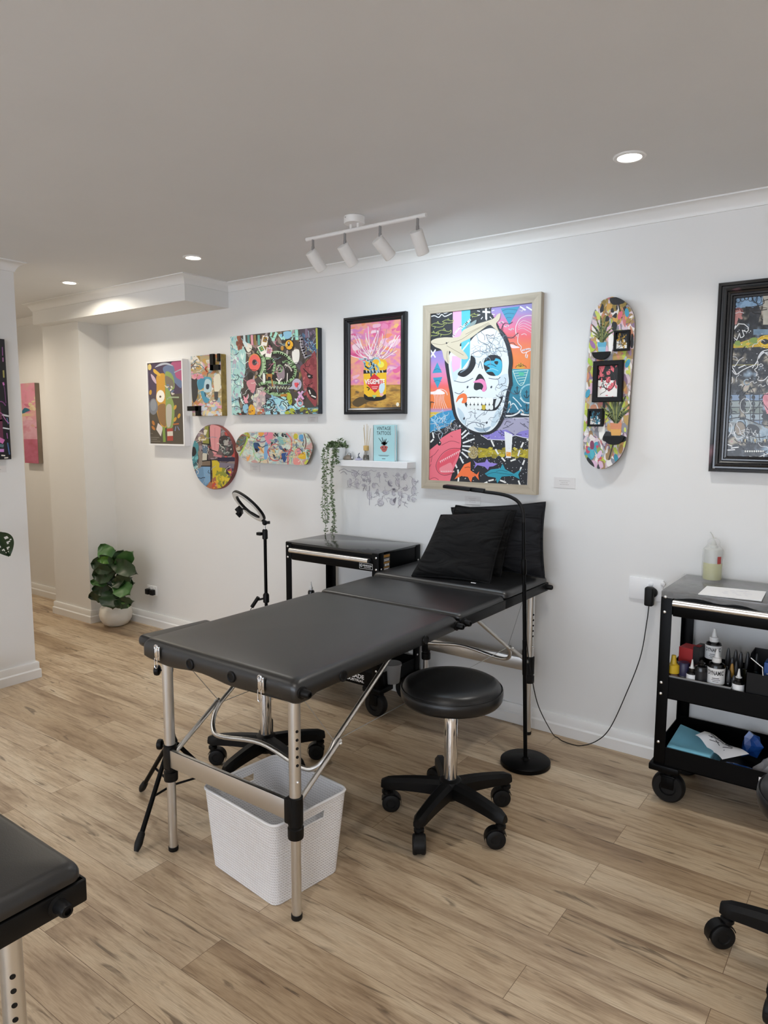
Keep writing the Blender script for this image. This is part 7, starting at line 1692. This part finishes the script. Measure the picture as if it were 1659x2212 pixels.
# ================================================================== LIGHTS
ON = emis('lamp_glow', (1, .95, .86), 14)
def downlight(label, x, y, spread=128, pw=1.0, tint=(1, .97, .91)):
    root = thing('downlight', label, 'light', (x, y, ZC-.004), 'recessed ceiling downlights')
    MB().lathe([(.038, 0), (.041, -.004), (.052, -.004), (.055, -.001), (.055, .0015), (.038, .0015)], (x, y, ZC-.0015), n=40).build('trim_ring', WMETAL, root)
    MB().lathe([(0, 0), (.0385, 0), (.0385, .0012), (0, .0012)], (x, y, ZC-.003), n=40).build('diffuser', ON, root)
    L = bpy.data.lights.new('downlight_beam', 'AREA'); L.shape = 'DISK'; L.size = .076; L.energy = DL*pw; L.color = tint; L.spread = math.radians(spread)
    o = bpy.data.objects.new('downlight_beam', L); C.objects.link(o); o.location = (x, y, ZC-.0075)
    return root
DL = 5.3
dl = [UZ(1360, 340, ZC-.003), UZ(417, 557, ZC-.003), UZ(150, 611, ZC-.003)]
downlight('recessed downlight on the ceiling at the right, above the upright skateboard deck', dl[0].x, dl[0].y, pw=.82)
downlight('recessed downlight in front of the bulkhead corner, left of the spotlight bar', dl[1].x, dl[1].y, spread=145)
downlight('recessed downlight on the corridor ceiling, nearest the left partition', dl[2].x, dl[2].y, spread=160, pw=1.25, tint=(1, .91, .76))
for x, y, t_ in ((1.55, 2.5, (1, .95, .88)), (-3.2, .35, (1, .95, .88)), (-.84, .35, (1, .95, .88)), (1.55, .35, (1, .95, .88)), (-3.2, -1.9, (1, .95, .88)), (-.84, -1.9, (1, .95, .88)), (1.55, -1.9, (1, .95, .88)), (-6.0, 2.45, (1, .86, .68))):  # last one: unseen corridor lamp, added to brighten and warm the pier
    downlight('recessed ceiling downlight outside the view', x, y, pw=ROWS*(1.5 if x < -5 else 1), spread=150 if x < -5 else 128, tint=t_)
# spotlight bar
cn = UZ(782, 474, ZC); a_, b_ = UZ(657, 516, 2.372), UZ(925, 466, 2.372)
ym = (a_.y+b_.y)/2; a_.y = b_.y = ym; cn.y = ym
root = thing('track_light', 'white ceiling spotlight bar with four cylinder heads', 'light', (cn.x, ym, ZC))
MB().lathe([(0, -.031), (.044, -.031), (.046, -.028), (.046, -.0015), (.044, 0), (0, 0)], (cn.x, ym, ZC-.0005), n=40).build('canopy', WMETAL, root)
bar = MB(); bar.tube([a_, b_], .0085, 16)
for s_ in (-.02, .02): bar.cyl((cn.x+s_, ym, ZC-.03), (cn.x+s_, ym, 2.372), .006, n=12)
bar.build('bar', WMETAL, root)
MB().cyl((cn.x-.012, ym-.046, ZC-.012), (cn.x-.012, ym-.049, ZC-.012), .003, n=8).build('screw', CHROME, root)
for px, d in ((676, (.16, .62, -.74)), (745, (.14, .62, -.76)), (821, (.28, .68, -.68)), (902, (.02, .55, -.84))):
    v = UY(px, 505, ym); x = v.x; d = V(d).normalized()
    st = MB(); st.cyl((x, ym, 2.366), (x, ym, 2.325), .0058, n=12); st.cyl((x, ym, 2.335), V((x, ym, 2.315)), .007, n=12)
    st_ = st.build('stem', STEMG, root)
    o = V((x, ym, 2.312)); h0 = o-d*.022-V((0, 0, .018)); h1 = h0+d*.098
    hd = MB(); hd.lathe([(0, 0), (.026, 0), (.0275, .0015), (.0275, .096), (.0255, .098), (.0245, .096), (.0245, .075), (0, .075)], h0, d, 32); hd.build('spot_head', WMETAL, st_)
    MB().lathe([(0, .0765), (.024, .0765), (.024, .078), (0, .078)], h0, d, 24).build('spot_lens', emis('spot_glow', (.85, .93, 1), 20), st_)
    L = bpy.data.lights.new('spot_beam', 'AREA'); L.shape = 'DISK'; L.size = .046; L.energy = SPOT; L.spread = math.radians(165); L.color = (.72, .88, 1)
    lo_ = bpy.data.objects.new('spot_beam', L); C.objects.link(lo_); lo_.location = h0+d*.099; lo_.rotation_mode = 'QUATERNION'; lo_.rotation_quaternion = V((0, 0, -1)).rotation_difference(d)

# sky fill through the unseen window opening added behind the camera
wd = bpy.data.worlds.new('daylight'); S.world = wd; wd.use_nodes = True
bg = wd.node_tree.nodes['Background']; bg.inputs[0].default_value = (.80, .88, 1, 1); bg.inputs[1].default_value = SKY

# ================================================================== VIEW
S.view_settings.view_transform = 'Standard'; S.view_settings.look = 'None'; S.view_settings.gamma = 1
S.view_settings.exposure = EXPO; S.view_settings.use_curve_mapping = False
S.cycles.use_denoising = True
try: S.cycles.denoiser = 'OPENIMAGEDENOISE'
except Exception: pass
S.cycles.max_bounces = 8; S.cycles.diffuse_bounces = 5; S.cycles.glossy_bounces = 4; S.cycles.transparent_max_bounces = 16
S.cycles.sample_clamp_indirect = 6; S.cycles.caustics_reflective = False; S.cycles.caustics_refractive = False
